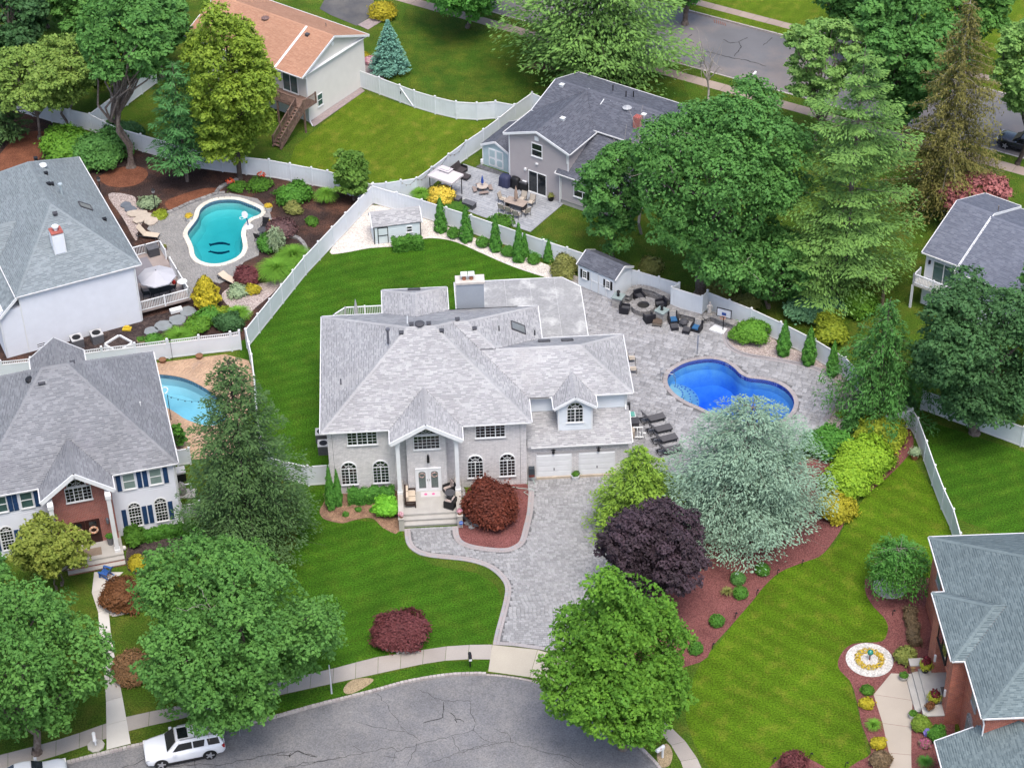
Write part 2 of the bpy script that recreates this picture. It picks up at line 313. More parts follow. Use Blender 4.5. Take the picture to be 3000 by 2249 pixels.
# ------------------------------------------------------------------ terrain and streets
KERB = [(-600, 2445), (-100, 2310), (136, 2245), (217, 2225), (312, 2201), (425, 2175), (600, 2140), (780, 2103), (929, 2062), (1026, 2038), (1108, 2017), (1184, 1996), (1275, 1979), (1343, 1972), (1429, 1971),
        (1506, 1979), (1569, 1992), (1640, 2013), (1700, 2043), (1770, 2088), (1830, 2140), (1880, 2190), (1907, 2218), (1934, 2249), (1985, 2330), (2040, 2480)]
kerb = smooth(xy(GP('S', KERB)), False, 3)
a_, b_ = G('S', 2000, 188), G('S', 2258, 259); se = (b_-a_).normalized(); sn = Vector((-se.y, se.x, 0)); far_w = (G('S', 2100, 53)-a_).dot(sn)
def street(u, v): p = a_+se*u+sn*v; return (p.x, p.y)
pools = dict(
    main=smooth(xy(GP('t6', [(800, 760), (850, 722), (900, 697), (980, 677), (1070, 670), (1150, 687), (1210, 722), (1260, 770), (1320, 795), (1400, 803), (1490, 825), (1560, 868), (1602, 928), (1600, 985), (1560, 1040), (1480, 1075), (1380, 1085), (1270, 1072), (1150, 1045), (1060, 1012), (990, 980), (900, 940), (830, 890), (792, 840), (786, 800)]))),
    kidney=smooth(xy(GP('u3', [(480, 315), (520, 255), (560, 200), (575, 145), (620, 103), (690, 75), (780, 66), (860, 72), (930, 97), (980, 117), (1025, 142), (1030, 168), (1000, 188), (950, 203), (920, 230), (887, 285), (880, 330), (888, 375), (893, 430), (866, 482), (800, 520), (720, 543), (640, 543), (572, 520), (535, 480), (525, 425), (502, 370)]))),
    neighbour=smooth(xy(GP('t4', [(1000, 772), (1100, 776), (1200, 797), (1300, 843), (1385, 900), (1450, 970), (1470, 1040), (1430, 1090), (1350, 1103), (1270, 1085), (1200, 1060), (1140, 1020), (1080, 985), (1000, 960), (930, 900), (940, 810)]))))
for k_, o_ in pools.items():
    if sum(a[0]*b[1]-b[0]*a[1] for a, b in zip(o_, o_[1:]+o_[:1])) < 0: pools[k_] = o_[::-1]
holes = list(pools.values())
FAR = 1500
sheet('ground', [(-FAR, -200), (FAR, -200), (FAR, 3000), (-FAR, 3000)], -3.2, LAWN)
lot = kerb + [(FAR*.5, kerb[-1][1]-20)] + [street(600, 0), street(-600, 0)] + [(-FAR*.5, kerb[0][1]-40)]
sheet('lawn', lot, 0, LAWN, holes=holes)
road = kerb + [(kerb[-1][0]+6, 30), (-60, 30), (-120, kerb[0][1]-25)]
sheet('road', road, -.13, ASPH)
sheet('back_street', [street(-300, .05), street(300, .05), street(300, far_w), street(-300, far_w)], -.13, M('asphalt_back', (.13, .13, .14), .9, .15, .2, c2=(.2, .17, .16), c2s=.12, c2r=(.45, .7), fine=.12, fscale=40))
sheet('far_verge', [street(-400, far_w+.12), street(400, far_w+.12), street(400, 300), street(-400, 300)], 0, LAWNY)
# kerb stones: belgian blocks along the cul-de-sac, a low concrete kerb on the back street
kt = bpy.data.objects.new('kerb', None); col.objects.link(kt); kt['kind'] = 'structure'
ks = resample(kerb, .27); items = []
drop0, drop1 = G('S', 1429, 1971), G('S', 1655, 2018)
for p, q in zip(ks, ks[1:]):
    cx, cy = (p[0]+q[0])/2, (p[1]+q[1])/2; a = math.atan2(q[1]-p[1], q[0]-p[0])
    if cy < 55 or abs(cx) > 45: continue
    low = drop0.x < cx < drop1.x and cy > 78
    items.append((cx, cy, -.14, .255+rnd.uniform(-.01, .01), .2, (.05 if low else .17)+rnd.uniform(-.01, .012), a+rnd.uniform(-.03, .03), rnd.random()))
pieces('kerb_stone', items, GRAN, kt)
items = []
for v, lo in ((-.06, -60), (far_w+.06, -60)):
    for i in range(70):
        x, y = street(lo+i*1.5, v); items.append((x, y, -.14, 1.47, .16, .17, math.atan2(se.y, se.x), rnd.random()))
pieces('kerb_block', items, GRAN, kt, 140)
# pavement slabs
def slab_walk(name, inner, outer, step, z, mat, thick=.03, piece='slab', gap=.025, n0=None, kind='structure'):
    root = bpy.data.objects.new(name, None); col.objects.link(root); root['kind'] = kind
    a = resample(inner, step); n = len(a)-1
    L = [0]
    for p, q in zip(outer, outer[1:]): L.append(L[-1]+math.dist(p, q))
    b = resample(outer, L[-1]/n)
    for i in range(n):
        m = MB(); q = [Vector(a[i]), Vector(a[i+1]), Vector(b[i+1]), Vector(b[i])]; c = (q[0]+q[1]+q[2]+q[3])/4
        w_ = max((q[1]-q[0]).length, .3); k = 1-gap/w_
        m.prism([tuple(c+(p-c)*k) for p in q], z-thick-.05, z+rnd.uniform(-.002, .003), rnd.random()); m.build(piece, mat, root)
    return root
slab_walk('pavement', smooth(xy(GP('S', [(-120, 2240), (60, 2195), (190, 2160), (365, 2100), (505, 2070), (700, 2020), (981, 1956), (1090, 1926), (1198, 1910), (1266, 1898), (1343, 1889), (1442, 1887)])), False, 3),
          smooth(xy(GP('S', [(-120, 2290), (60, 2244), (205, 2200), (385, 2137), (480, 2117), (700, 2062), (976, 2001), (1070, 1981), (1207, 1951), (1297, 1935), (1388, 1930), (1438, 1931)])), False, 3), 1.5, .012, CONC)
slab_walk('pavement', smooth(xy(GP('S', [(1690, 1955), (1780, 1995), (1870, 2045), (1939, 2105), (1988, 2150), (2029, 2195), (2056, 2249), (2090, 2330)])), False, 3),
          smooth(xy(GP('S', [(1670, 1990), (1750, 2030), (1840, 2085), (1930, 2141), (1966, 2182), (1993, 2227), (2000, 2249), (2030, 2330)])), False, 3), 1.5, .012, CONC)
slab_walk('driveway_apron', xy(GP('S', [(1442, 1888), (1506, 1893), (1587, 1904), (1640, 1917), (1700, 1940)])), smooth(xy(GP('S', [(1430, 1966), (1506, 1974), (1569, 1987), (1640, 2008), (1668, 2018)])), False, 2), 2.9, .016, M('apron_concrete', (.6, .54, .43), .88, .06, .5, cols=[(.37, .335, .275), (.41, .37, .305)], fine=.08, fscale=30))
BACKC = M('back_walk_concrete', (.42, .34, .28), .9, .14, .4, cols=[(.27, .21, .18), (.31, .25, .21), (.34, .29, .25)], fine=.12, fscale=20)
v0, v1 = (G('S', 2000, 213)-a_).dot(sn), (G('S', 2000, 236)-a_).dot(sn)
slab_walk('pavement', [street(u, v0) for u in (-70, 55)], [street(u, v1) for u in (-70, 55)], 1.5, .012, BACKC)
v2, v3 = (G('t3', 200, 25)-a_).dot(sn), (G('t3', 150, 45)-a_).dot(sn)
slab_walk('pavement', [street(u, v2) for u in (-60, 50)], [street(u, min(v3, v2-1.1)) for u in (-60, 50)], 1.5, .012, BACKC)
# lot lawns and beds
sheet('back_lawn', smooth(xy(GP('D', [(520, 735), (580, 660), (650, 608), (702, 560), (745, 545), (800, 535), (870, 530), (905, 517), (940, 514), (985, 522), (1040, 546), (1110, 576), (1200, 604), (1200, 720), (900, 1000), (690, 1030), (600, 1010), (535, 850)])), True, 3), .006, LAWND)
sheet('front_lawn', xy(GP('D', [(650, 1040), (705, 1045), (705, 1120), (862, 1130), (872, 1160), (885, 1192), (940, 1222), (1030, 1237), (1070, 1262), (1087, 1300), (1075, 1345), (1062, 1390), (990, 1396), (900, 1408), (800, 1425), (715, 1444), (600, 1470), (520, 1400), (560, 1280), (640, 1180)])), .006, LAWND)
sheet('verge', smooth(xy(GP('S', [(560, 2108), (700, 2066), (976, 2006), (1070, 1986), (1207, 1956), (1297, 1940), (1388, 1934), (1432, 1934), (1425, 1966), (1343, 1968), (1275, 1975), (1184, 1991), (1026, 2033), (929, 2058), (760, 2100), (570, 2140)])), True, 2), .006, LAWND)
sheet('side_lawn', smooth(xy(GP('S', [(2045, 1955), (2110, 1880), (2160, 1810), (2206, 1761), (2250, 1700), (2290, 1673), (2350, 1648), (2440, 1600), (2500, 1500), (2640, 1330), (2680, 1350), (2790, 1560), (2720, 1700), (2630, 1790), (2600, 1880), (2480, 1900), (2540, 2200), (2540, 2300), (2150, 2300), (2010, 2110)])), True, 3), .006, M('lawn_striped', (.07, .135, .006), .9, .25, .25, stripe=(130, 1.4, .09), c2=(.13, .16, .016), c2s=.9, c2r=(.5, .72), fine=.55, fscale=9, bump=.1, bscale=14, spec=.1))
sheet('side_back_lawn', xy(GP('t7', [(1470, 1030), (2211, 1270), (2300, 1900), (1780, 1700), (1500, 1060)])), .006, LAWND)
sheet('neighbour_lawn', xy(GP('t2', [(-20, 720), (110, 590), (240, 630), (470, 700), (620, 745), (880, 790), (980, 780), (580, 1130), (200, 1250), (-360, 1130), (-300, 950)])), .006, LAWNY)
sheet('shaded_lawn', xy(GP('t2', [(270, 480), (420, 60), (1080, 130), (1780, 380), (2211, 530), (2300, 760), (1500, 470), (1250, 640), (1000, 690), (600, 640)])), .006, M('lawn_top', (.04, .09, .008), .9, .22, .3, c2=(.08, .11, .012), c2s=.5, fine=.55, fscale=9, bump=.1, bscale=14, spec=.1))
sheet('gravel_bed', smooth(xy(GP('D', [(712, 545), (750, 495), (803, 443), (915, 472), (1010, 508), (1115, 548), (1190, 575), (1275, 610), (1262, 625), (1190, 603), (1110, 577), (1040, 547), (985, 523), (940, 515), (905, 518), (870, 531), (800, 536), (745, 546)])), True, 3), .014, GRAV)
sheet('gravel_bed', smooth(xy(GP('t6', [(1180, 470), (1230, 440), (1400, 450), (1500, 560), (1700, 640), (1900, 730), (1990, 800), (2060, 900), (2170, 1050), (2060, 1120), (1900, 1130), (1815, 1080), (1860, 985), (1890, 890), (1840, 790), (1750, 728), (1600, 690), (1450, 664), (1290, 637), (1200, 592), (1168, 530)])), True, 3), .014, GRAVP)
sheet('red_mulch_bed', smooth(xy(GP('ta', [(1215, 975), (1300, 868), (1400, 758), (1460, 690), (1555, 580), (1640, 475), (1740, 388), (1880, 330), (1990, 290), (2060, 220), (2140, 100), (2215, -60), (2330, -140), (2480, -270), (2600, -420), (2570, -560), (2540, -640), (2300, -500), (1800, -300), (1200, -150), (600, 60), (400, 350), (330, 600), (300, 850), (420, 1000), (800, 1060)])), True, 3), .014, MULR)
sheet('red_mulch_island', smooth(xy(GP('t9', [(1200, 95), (1205, 150), (1230, 190), (1290, 215), (1400, 233), (1500, 238), (1555, 222), (1597, 188), (1622, 100), (1645, 0), (1655, -130), (1640, -180), (1500, -190), (1300, -150), (1210, 20)])), True, 3), .014, MULR)
sheet('foundation_bed', smooth(xy(GP('r1', [(200, 1060), (140, 1180), (72, 1310), (110, 1400), (200, 1440), (370, 1470), (520, 1430), (680, 1400), (780, 1420), (850, 1490), (930, 1550), (1105, 1575), (1105, 1050)])), True, 3), .014, MULT)
sheet('woodland_bed', xy(GP('D', [(-260, 420), (40, 225), (120, 270), (240, 312), (330, 332), (450, 367), (570, 380), (690, 404), (770, 420), (810, 440), (700, 545), (640, 618), (560, 715), (525, 735), (350, 765), (190, 782), (60, 800), (-300, 900)])), .006, MULB, holes=[pools['kidney']])
sheet('bark_patch', smooth(xy(GP('t1', [(1070, 1310), (1180, 1260), (1330, 1220), (1440, 1230), (1330, 1290), (1200, 1350), (1110, 1370)]))), .012, M('orange_bark', (.15, .06, .035), .95, .25, 1, fine=.5, fscale=14, spec=.1))
sheet('bark_patch', smooth(xy(GP('t1', [(-60, 1100), (0, 1000), (100, 900), (230, 850), (320, 880), (280, 1000), (150, 1090)]))), .012, M('orange_bark', None))
sheet('bark_patch', smooth(xy(GP('t1', [(640, 1150), (760, 1090), (900, 1080), (960, 1130), (880, 1200), (720, 1210)]))), .012, M('orange_bark', None))
sheet('pebble_bed', smooth(xy(GP('t1', [(700, 1260), (860, 1270), (890, 1330), (960, 1390), (900, 1480), (880, 1560), (800, 1420)]))), .016, GRAVP)
sheet('pebble_bed', smooth(xy(GP('u3', [(740, 760), (840, 700), (1010, 690), (1190, 650), (1245, 605), (1130, 745), (990, 865), (900, 950), (840, 900), (760, 830)]))), .016, GRAVP)
sheet('dark_mulch_bed', smooth(xy(GP('u6', [(60, 380), (140, 270), (520, 160), (700, 120), (830, 90), (800, 180), (740, 230), (600, 270), (480, 310), (300, 350), (150, 375)])), True, 2), .02, MULK)
sheet('house_bed', smooth(xy(GP('t8', [(820, 250), (900, 190), (1280, 130), (1330, 220), (1250, 300), (1100, 260), (1000, 310), (960, 420), (830, 380)])), True, 2), .014, MULK)
sheet('red_mulch_garden', smooth(xy(GP('tb', [(1480, 425), (1215, 420), (1180, 470), (1190, 540), (1240, 620), (1300, 680), (1330, 740), (1320, 800), (1290, 838), (1200, 846), (1100, 855), (1040, 900), (1005, 970), (1020, 1030), (1080, 1090), (1110, 1160), (1140, 1280), (1160, 1380), (1200, 1480), (1220, 1560), (1170, 1600), (1100, 1640), (1080, 1720), (1700, 1800), (1760, 1500), (1760, 900), (1680, 480)])), True, 2), .014, MULR)
sheet('red_mulch_corner', smooth(xy(GP('tb', [(560, 1690), (590, 1630), (650, 1585), (720, 1570), (800, 1592), (880, 1630), (950, 1690), (800, 1760)]))), .014, MULR)
sheet('bare_soil', smooth(xy(GP('t9', [(455, 1150), (500, 1095), (590, 1075), (650, 1085), (620, 1120), (540, 1165), (480, 1180)]))), .012, M('dry_grass', (.3, .23, .14), .95, .25, 1, fine=.4, fscale=14))
sheet('bare_soil', smooth(xy(GP('ta', [(940, 1560), (1000, 1500), (1040, 1560), (1020, 1640), (960, 1650)]))), .012, M('dry_grass', None))
sheet('bare_soil', smooth(xy(GP('t2', [(1180, 420), (1400, 400), (1600, 420), (1780, 430), (1700, 530), (1500, 470), (1250, 450)]))), .012, M('needle_litter', (.15, .08, .045), .95, .3, .6, c2=(.07, .1, .02), c2s=.7, fine=.4, fscale=12))
sheet('dark_driveway', xy(GP('t2', [(-100, -20), (0, -60), (190, -60), (230, 80), (100, 170), (-70, 100), (-140, 60)])), .014, ASPHD)
# lawn around the walk of the left house is bare concrete further on
# ------------------------------------------------------------------ paving
CUTS = []
def cut_pieces(parent, mat, name='cut_pavers', skip=None):
    m = MB()
    for (R_, c, s_, L, z, t) in CUTS:
        P = L; (ua, va), (ub, vb) = R_[0], R_[2]
        for ax, lim, sg in ((0, ua, 1), (0, ub, -1), (1, va, 1), (1, vb, -1)):
            Q = []
            for i in range(len(P)):
                p, q = P[i], P[(i+1) % len(P)]; dp, dq = (p[ax]-lim)*sg, (q[ax]-lim)*sg
                if dp >= 0: Q.append(p)
                if dp*dq < 0: f = dp/(dp-dq); Q.append((p[0]+(q[0]-p[0])*f, p[1]+(q[1]-p[1])*f))
            P = Q
            if len(P) < 3: break
        if len(P) >= 3:
            W = [(u*c-v*s_, u*s_+v*c) for u, v in P]
            if skip is None or not skip(W): m.prism(W, z-.05, z-.001, t, bottom=False)
    CUTS.clear()
    if m.f: m.build(name, mat, parent, kind='stuff')
def ashlar(poly, w_, h, ang, z, thick, holes=(), gap=.012, jitter=.0, run='bond', keep=None, cols=None):
    """pieces laid over a polygon at an angle; courses of mixed lengths, laid to the joint"""
    c, s_ = math.cos(ang), math.sin(ang); L = [(x*c+y*s_, -x*s_+y*c) for x, y in poly]
    u0_, u1_ = min(p[0] for p in L), max(p[0] for p in L); v0_, v1_ = min(p[1] for p in L), max(p[1] for p in L); out = []; v = v0_
    while v < v1_:
        hh = h if run == 'bond' else h*rnd.choice((1, 1, .66, 1.3)); u = u0_-rnd.random()*w_
        while u < u1_:
            ww = w_ if run == 'bond' else w_*rnd.choice((.7, 1, 1, 1.4)); cu, cv = u+ww/2, v+hh/2
            x, y = cu*c-cv*s_, cu*s_+cv*c
            cn = [(cu_*c-cv_*s_, cu_*s_+cv_*c) for cu_, cv_ in ((u, v), (u+ww, v), (u+ww, v+hh), (u, v+hh))]; ins = [inside(q, poly) for q in cn]
            if any(ins) and not all(ins) and not any(inside((x, y), q) for q in holes):
                CUTS.append(([(u+gap/2, v+gap/2), (u+ww-gap/2, v+gap/2), (u+ww-gap/2, v+hh-gap/2), (u+gap/2, v+hh-gap/2)], c, s_, L, z, rnd.random()))
            elif all(ins) and not any(inside((x, y), q) for q in holes):
                out.append((x, y, z-.05, ww-gap, hh-gap, .05+rnd.uniform(-.003, .004), ang, rnd.random()))
            u += ww
        v += hh
    return out
def border(line, wdt, step, z, t=None, closed=False, gap=.012, d=0.):
    ln = offset(line, d, closed) if d else line
    q = resample(ln, step, closed); out = []; n = len(q)
    for i in range(n if closed else n-1):
        p, r = q[i], q[(i+1) % n]; a = math.atan2(r[1]-p[1], r[0]-p[0])
        out.append(((p[0]+r[0])/2, (p[1]+r[1])/2, z-.05, math.dist(p, r)-gap, wdt-gap, .05+rnd.uniform(-.003, .004), a, rnd.random() if t is None else t))
    return out
drive_l = smooth(xy(GP('t9', [(850, 112), (855, 170), (868, 215), (905, 255), (960, 283), (1050, 300), (1200, 315), (1310, 335), (1400, 370), (1470, 430), (1502, 490), (1495, 570), (1467, 680), (1440, 780), (1424, 858)])), False, 3)
island = smooth(xy(GP('t9', [(1655, -130), (1645, 0), (1622, 100), (1597, 188), (1555, 222), (1500, 238), (1400, 233), (1290, 215), (1230, 190), (1205, 150), (1200, 95)])), False, 3)
drive = drive_l + xy(GP('S', [(1506, 1891), (1587, 1902), (1640, 1914), (1700, 1930), (1760, 1850), (1800, 1700), (1840, 1560), (1870, 1470), (1865, 1388)])) + xy(GP('r2', [(640, 1352)])) + island
dr = sheet('driveway', drive, .012, JOINT)
it = ashlar(drive, .27, .19, rad(2), .065, .05)
nb = border(drive_l, .22, .2, .075, None, d=-.12) + border(offset(drive_l, -.33, False), .2, .2, .075, .5) + border(island, .22, .2, .075, None, d=-.12) + border(offset(island, -.33, False), .2, .2, .075, .5)
nb += border(xy(GP('S', [(1446, 1884), (1506, 1888), (1587, 1899), (1640, 1911)])), .3, .2, .075, .45)
edge = [(b[0], b[1]) for b in nb]
bb = np.array(edge)
it = [i for i in it if np.min(np.hypot(bb[:, 0]-i[0], bb[:, 1]-i[1])) > .17]
cut_pieces(dr, PAVD); pieces('paver', it, PAVD, dr, rest='paver_field'); pieces('border_paver', nb, PAVB, dr, rest='border_field')
# main patio
mp = pools['main']
patio = xy(GP('t6', [(180, 170), (440, 290), (520, 240), (600, 195), (810, 300), (1000, 405), (1215, 455), (1178, 485), (1168, 530), (1200, 592), (1290, 637), (1450, 664), (1600, 690), (1750, 728), (1840, 790), (1890, 890), (1860, 985), (1815, 1080), (1740, 1170), (1600, 1240), (1300, 1360), (900, 1430), (600, 1350), (440, 1300), (330, 700), (100, 300)]))
patio = smooth(patio[5:18], False, 3) + patio[18:] + patio[:5]
po = sheet('pool_patio', patio, .014, JOINT, holes=[mp])
cop = border(mp, .36, .19, .1, None, True, d=.17)
ce = np.array([(b[0], b[1]) for b in cop])
it = [i for i in ashlar(patio, .5, .36, rad(-24), .07, .05, holes=[mp], run='mix', gap=.016) if np.min(np.hypot(ce[:, 0]-i[0], ce[:, 1]-i[1])) > .3]
cut_pieces(po, PAVP); pieces('paver', it, PAVP, po, rest='paver_field')
cv_ = smooth(xy(GP('t6', [(1215, 455), (1178, 485), (1168, 530), (1200, 592), (1290, 637), (1450, 664), (1600, 690), (1750, 728), (1840, 790), (1890, 890), (1860, 985), (1815, 1080)])), False, 3)
pieces('edging_stone', border(cv_, .22, .26, .13, .1) + border(offset(cv_, .24, False), .2, .26, .085, .3), COPE, po, 160, 'edging_field')
# ------------------------------------------------------------------ pools
def pool(name, label, out, depth, shell, water, cope_items, copemat, zt=-.1, tile=None, shelf=None):
    root = thing(name, label, 'pool', (0, 0, 0))
    c = Vector((sum(p[0] for p in out)/len(out), sum(p[1] for p in out)/len(out)))
    m = MB(); rings = [(1., .05), (1., -.32), (.97, -.9), (.8, -depth*.85), (.45, -depth)]; n = len(out)
    for k, z in rings: m.v += [(c.x+(p[0]-c.x)*k, c.y+(p[1]-c.y)*k, z) for p in out]
    for i in range(len(rings)-1):
        for j in range(n): m.f.append((i*n+j, i*n+(j+1) % n, (i+1)*n+(j+1) % n, (i+1)*n+j)); m.t.append(.5); m.m.append(1 if i == 0 and tile else 0)
    m.f.append(tuple((len(rings)-1)*n+j for j in range(n))); m.t.append(.5); m.m.append(0)
    m.build('basin', [shell, tile] if tile else shell, root, smooth=False)
    m = MB(); k2 = [(1.015, zt), (1.015, -depth-.3)]
    for k, z in k2: m.v += [(c.x+(p[0]-c.x)*k, c.y+(p[1]-c.y)*k, z) for p in out]
    m.f.append(tuple(range(n))); m.t.append(.5); m.m.append(0)
    for i in range(len(k2)-1):
        for j in range(n): m.f.append((i*n+(j+1) % n, i*n+j, (i+1)*n+j, (i+1)*n+(j+1) % n)); m.t.append(.5); m.m.append(0)
    m.f.append(tuple((len(k2)-1)*n+j for j in range(n-1, -1, -1))); m.t.append(.5); m.m.append(0)
    m.build('water', water, root)
    if shelf: shelf(root)
    pieces('coping_stone', cope_items, copemat, root, rest='coping_field')
    return root
def tilemat(name, c1, c2, sc_=1.):
    return brickmat(name, c1, c2, (.3, .4, .6), .11, .1, .008, .2)
TIL = tilemat('blue_pool_tile', (.004, .03, .3), (.01, .06, .42))
def steps(root):
    p = G('t6', 838, 838); m = MB(); ti = MB()
    dirc = (G('t6', 1000, 860)-p).normalized(); side = Vector((-dirc.y, dirc.x, 0)); o = G('t6', 800, 862)
    for k, (r, z) in enumerate(((1.15, -.45), (1.75, -.8), (2.3, -1.15))):
        a0 = math.atan2(dirc.y, dirc.x)
        arc = [(o.x+r*math.cos(a0+rad(t)), o.y+r*math.sin(a0+rad(t))) for t in range(-95, 96, 10)]
        m.prism(arc+[(o.x-dirc.x*.3, o.y-dirc.y*.3)], -1.5, z)
        for t in range(-80, 81, 12):
            x, y = o.x+(r-.13)*math.cos(a0+rad(t)), o.y+(r-.13)*math.sin(a0+rad(t)); ti.box(x-.06, x+.06, y-.06, y+.06, z, z+.008)
    m.build('steps', M('pool_plaster', (.2, .42, .5), .7, .08, 2), root); ti.build('step_tiles', M('step_tile', (.01, .08, .4), .4, 0), root, kind='stuff')
pool('swimming_pool', 'deep blue free-form pool with grey coping beside the grey paved patio', mp, 2.3, M('blue_plaster', (.18, .5, .72), .7, .2, .4, c2=(.06, .26, .62), c2s=.4, c2r=(.42, .66)), watermat('deep_water', (.04, .4, .92), .4), cop, COPE, tile=TIL, shelf=steps)
kp = pools['kidney']
TIL2 = tilemat('dark_pool_tile', (.03, .12, .2), (.06, .2, .26))
def dolph(root):
    for (cx, cy, fl) in ((725, 385, 1), (722, 438, -1)):
        c = G('u3', cx, cy, -1.25); m = MB(); pts = []
        prof = [(-.95, .0, .03), (-.6, .2, .06), (-.2, .34, .1), (.2, .34, .1), (.55, .2, .06), (.85, -.02, .025), (1.0, -.02, .015)]
        up = [(x, y+w_) for x, y, w_ in prof]; dn = [(x, y-w_) for x, y, w_ in prof][::-1]
        pts = up+dn+[(-1.1, -.25), (-1.05, -.02), (-1.25, .12)]
        pts = [(x, y) for x, y in pts]; m.prism([(c.x+x*.8, c.y+fl*y*.6) for x, y in pts], -1.55, -1.33); m.build('dolphin_mosaic', M('mosaic_blue', (.01, .05, .12), .5, 0), root)
pool('swimming_pool', 'turquoise kidney pool with pale coping and two dark dolphin mosaics on its floor', kp, 1.5, M('pale_plaster', (.32, .62, .64), .7, .06, .6), watermat('turquoise_water', (.05, .76, .8), .75), border(kp, .42, .5, .1, None, True, d=.2), COPW, tile=TIL2, shelf=dolph)
np_ = pools['neighbour']
pool('swimming_pool', 'slate blue pool half hidden behind the blue-shuttered house and the dark spruce', np_, 1.6, M('dusty_plaster', (.3, .52, .6), .7, .12, .6), watermat('slate_water', (.35, .8, .92), .3), border(np_, .5, .24, .09, None, True, d=.24), PAVT, tile=TIL2)
# smaller patios
def patio_sheet(name, poly, mat, w_, h, ang, z, run='bond', holes=(), lim=300):
    o = sheet(name, poly, z, JOINT, holes=holes); it = ashlar(poly, w_, h, ang, z+.05, .05, holes=holes, run=run)
    cut_pieces(o, mat); pieces('paver', it, mat, o, lim, 'paver_field'); return o
patio_sheet('kidney_pool_patio', xy(GP('u3', [(250, 190), (330, 165), (430, 115), (560, 55), (690, 22), (800, 20), (1000, 60), (1090, 150), (1110, 220), (1060, 300), (1020, 400), (1010, 480), (900, 530), (830, 640), (720, 690), (560, 650), (500, 790), (460, 800), (300, 420), (240, 330), (180, 285)])), PAVG, .24, .16, rad(26), .02, 'mix', [offset(kp, .35)])
patio_sheet('tan_patio', xy(GP('t4', [(900, 710), (1460, 640), (1610, 680), (1650, 770), (1640, 900), (1500, 1300), (1250, 1320), (1120, 1290), (1000, 1000)])), PAVT, .3, .2, rad(-30), .02, 'bond', [offset(np_, .42)], 200)
patio_sheet('grey_patio', xy(GP('t2', [(590, 1240), (790, 1065), (930, 1110), (1100, 1160), (1440, 1322), (1225, 1505), (900, 1402), (740, 1340)])), PAVL, .42, .3, rad(-34), .02, 'mix')
patio_sheet('side_path', xy(GP('r7', [(520, 915), (900, 650), (935, 680), (560, 945)])), PAVM, .3, .15, rad(54), .02, lim=200)
patio_sheet('front_path', xy(GP('r7', [(922, 415), (985, 450), (1060, 560), (1085, 595), (1000, 590), (925, 540)])), PAVM, .3, .15, rad(54), .02, lim=120)
patio_sheet('front_path', xy(GP('r7', [(885, 190), (1000, 122), (1090, 145), (960, 225)])), PAVM, .3, .15, rad(54), .02, lim=100)
# concrete walks
slab_walk('garden_walk', smooth(xy(GP('tb', [(1350, 1045), (1280, 1075), (1240, 1130), (1238, 1220), (1270, 1300), (1310, 1420), (1333, 1520), (1340, 1660), (1345, 1760)])), False, 2), smooth(xy(GP('tb', [(1450, 1050), (1462, 1080), (1475, 1130), (1490, 1220), (1495, 1310), (1478, 1420), (1480, 1520), (1482, 1660), (1485, 1760)])), False, 2), 2.6, .03, M('walk_concrete', (.56, .48, .4), .88, .07, .5, cols=[(.34, .3, .25), (.38, .335, .285)], fine=.08, fscale=30))
slab_walk('house_walk', smooth(xy(GP('t8', [(610, 390), (580, 480), (635, 640), (645, 800), (660, 950), (685, 1150), (690, 1540)])), False, 2), smooth(xy(GP('t8', [(800, 390), (690, 450), (705, 640), (720, 800), (745, 950), (785, 1150), (848, 1500)])), False, 2), 2.2, .03, M('pale_walk_concrete', (.62, .58, .53), .88, .1, .5, cols=[(.42, .39, .35), (.52, .5, .46)], fine=.08, fscale=30))
sheet('pebble_bed', smooth(xy(GP('t8', [(700, 560), (780, 560), (860, 640), (780, 670), (715, 670)]))), .018, GRAV)
# sealed cracks in the road
def cracks(name, t, lines, wd, z, mat):
    m = MB()
    for ln in lines:
        P = [G(t, x, y, z) for x, y in ln]; Q = []
        for a, b in zip(P, P[1:]):
            n = max(2, int((b-a).length/.3)); d = (b-a).normalized(); s_ = Vector((-d.y, d.x, 0))
            Q += [a.lerp(b, i/n)+s_*rnd.uniform(-.09, .09) for i in range(n)]
        Q.append(P[-1])
        for a, b in zip(Q, Q[1:]):
            d = (b-a); d = d.normalized() if d.length > 0 else Vector((1, 0, 0)); s_ = Vector((-d.y, d.x, 0))*wd*rnd.uniform(.5, 1.2)/2; e = d*.02
            m.face([a-s_-e, b-s_+e, b+s_+e, a+s_-e])
    o = m.build(name, mat); o['kind'] = 'structure'; return o
TAR = M('tar', (.035, .034, .035), .7, .1, 3)
cracks('road_crack', 't9', [[(110, 1655), (330, 1610), (560, 1565), (770, 1520), (800, 1545), (980, 1490), (1150, 1450), (1290, 1415), (1400, 1490), (1540, 1490), (1750, 1550), (1900, 1580), (2010, 1640)],
    [(590, 1555), (520, 1515)], [(680, 1175), (740, 1260), (830, 1390), (880, 1430), (950, 1480)], [(540, 1360), (700, 1400), (850, 1420)],
    [(950, 1150), (1100, 1225), (1270, 1220), (1280, 1300), (1310, 1360), (1295, 1415)], [(1440, 1410), (1520, 1430), (1540, 1490)], [(720, 1585), (800, 1590)], [(770, 1620), (800, 1545)], [(1150, 1455), (1210, 1550), (1400, 1500)],
    [(870, 1640), (930, 1500)], [(980, 1640), (1200, 1560), (1450, 1500)], [(1890, 1600), (1960, 1658)]], .03, -.124, TAR)
cracks('road_crack', 't9', [[(1110, 1230), (1100, 1330), (975, 1365)], [(1150, 1300), (1185, 1340), (1235, 1355)], [(1185, 1340), (1190, 1362)], [(30, 1570), (110, 1580), (160, 1545), (280, 1585)], [(110, 1560), (108, 1585)]], .065, -.122, TAR)
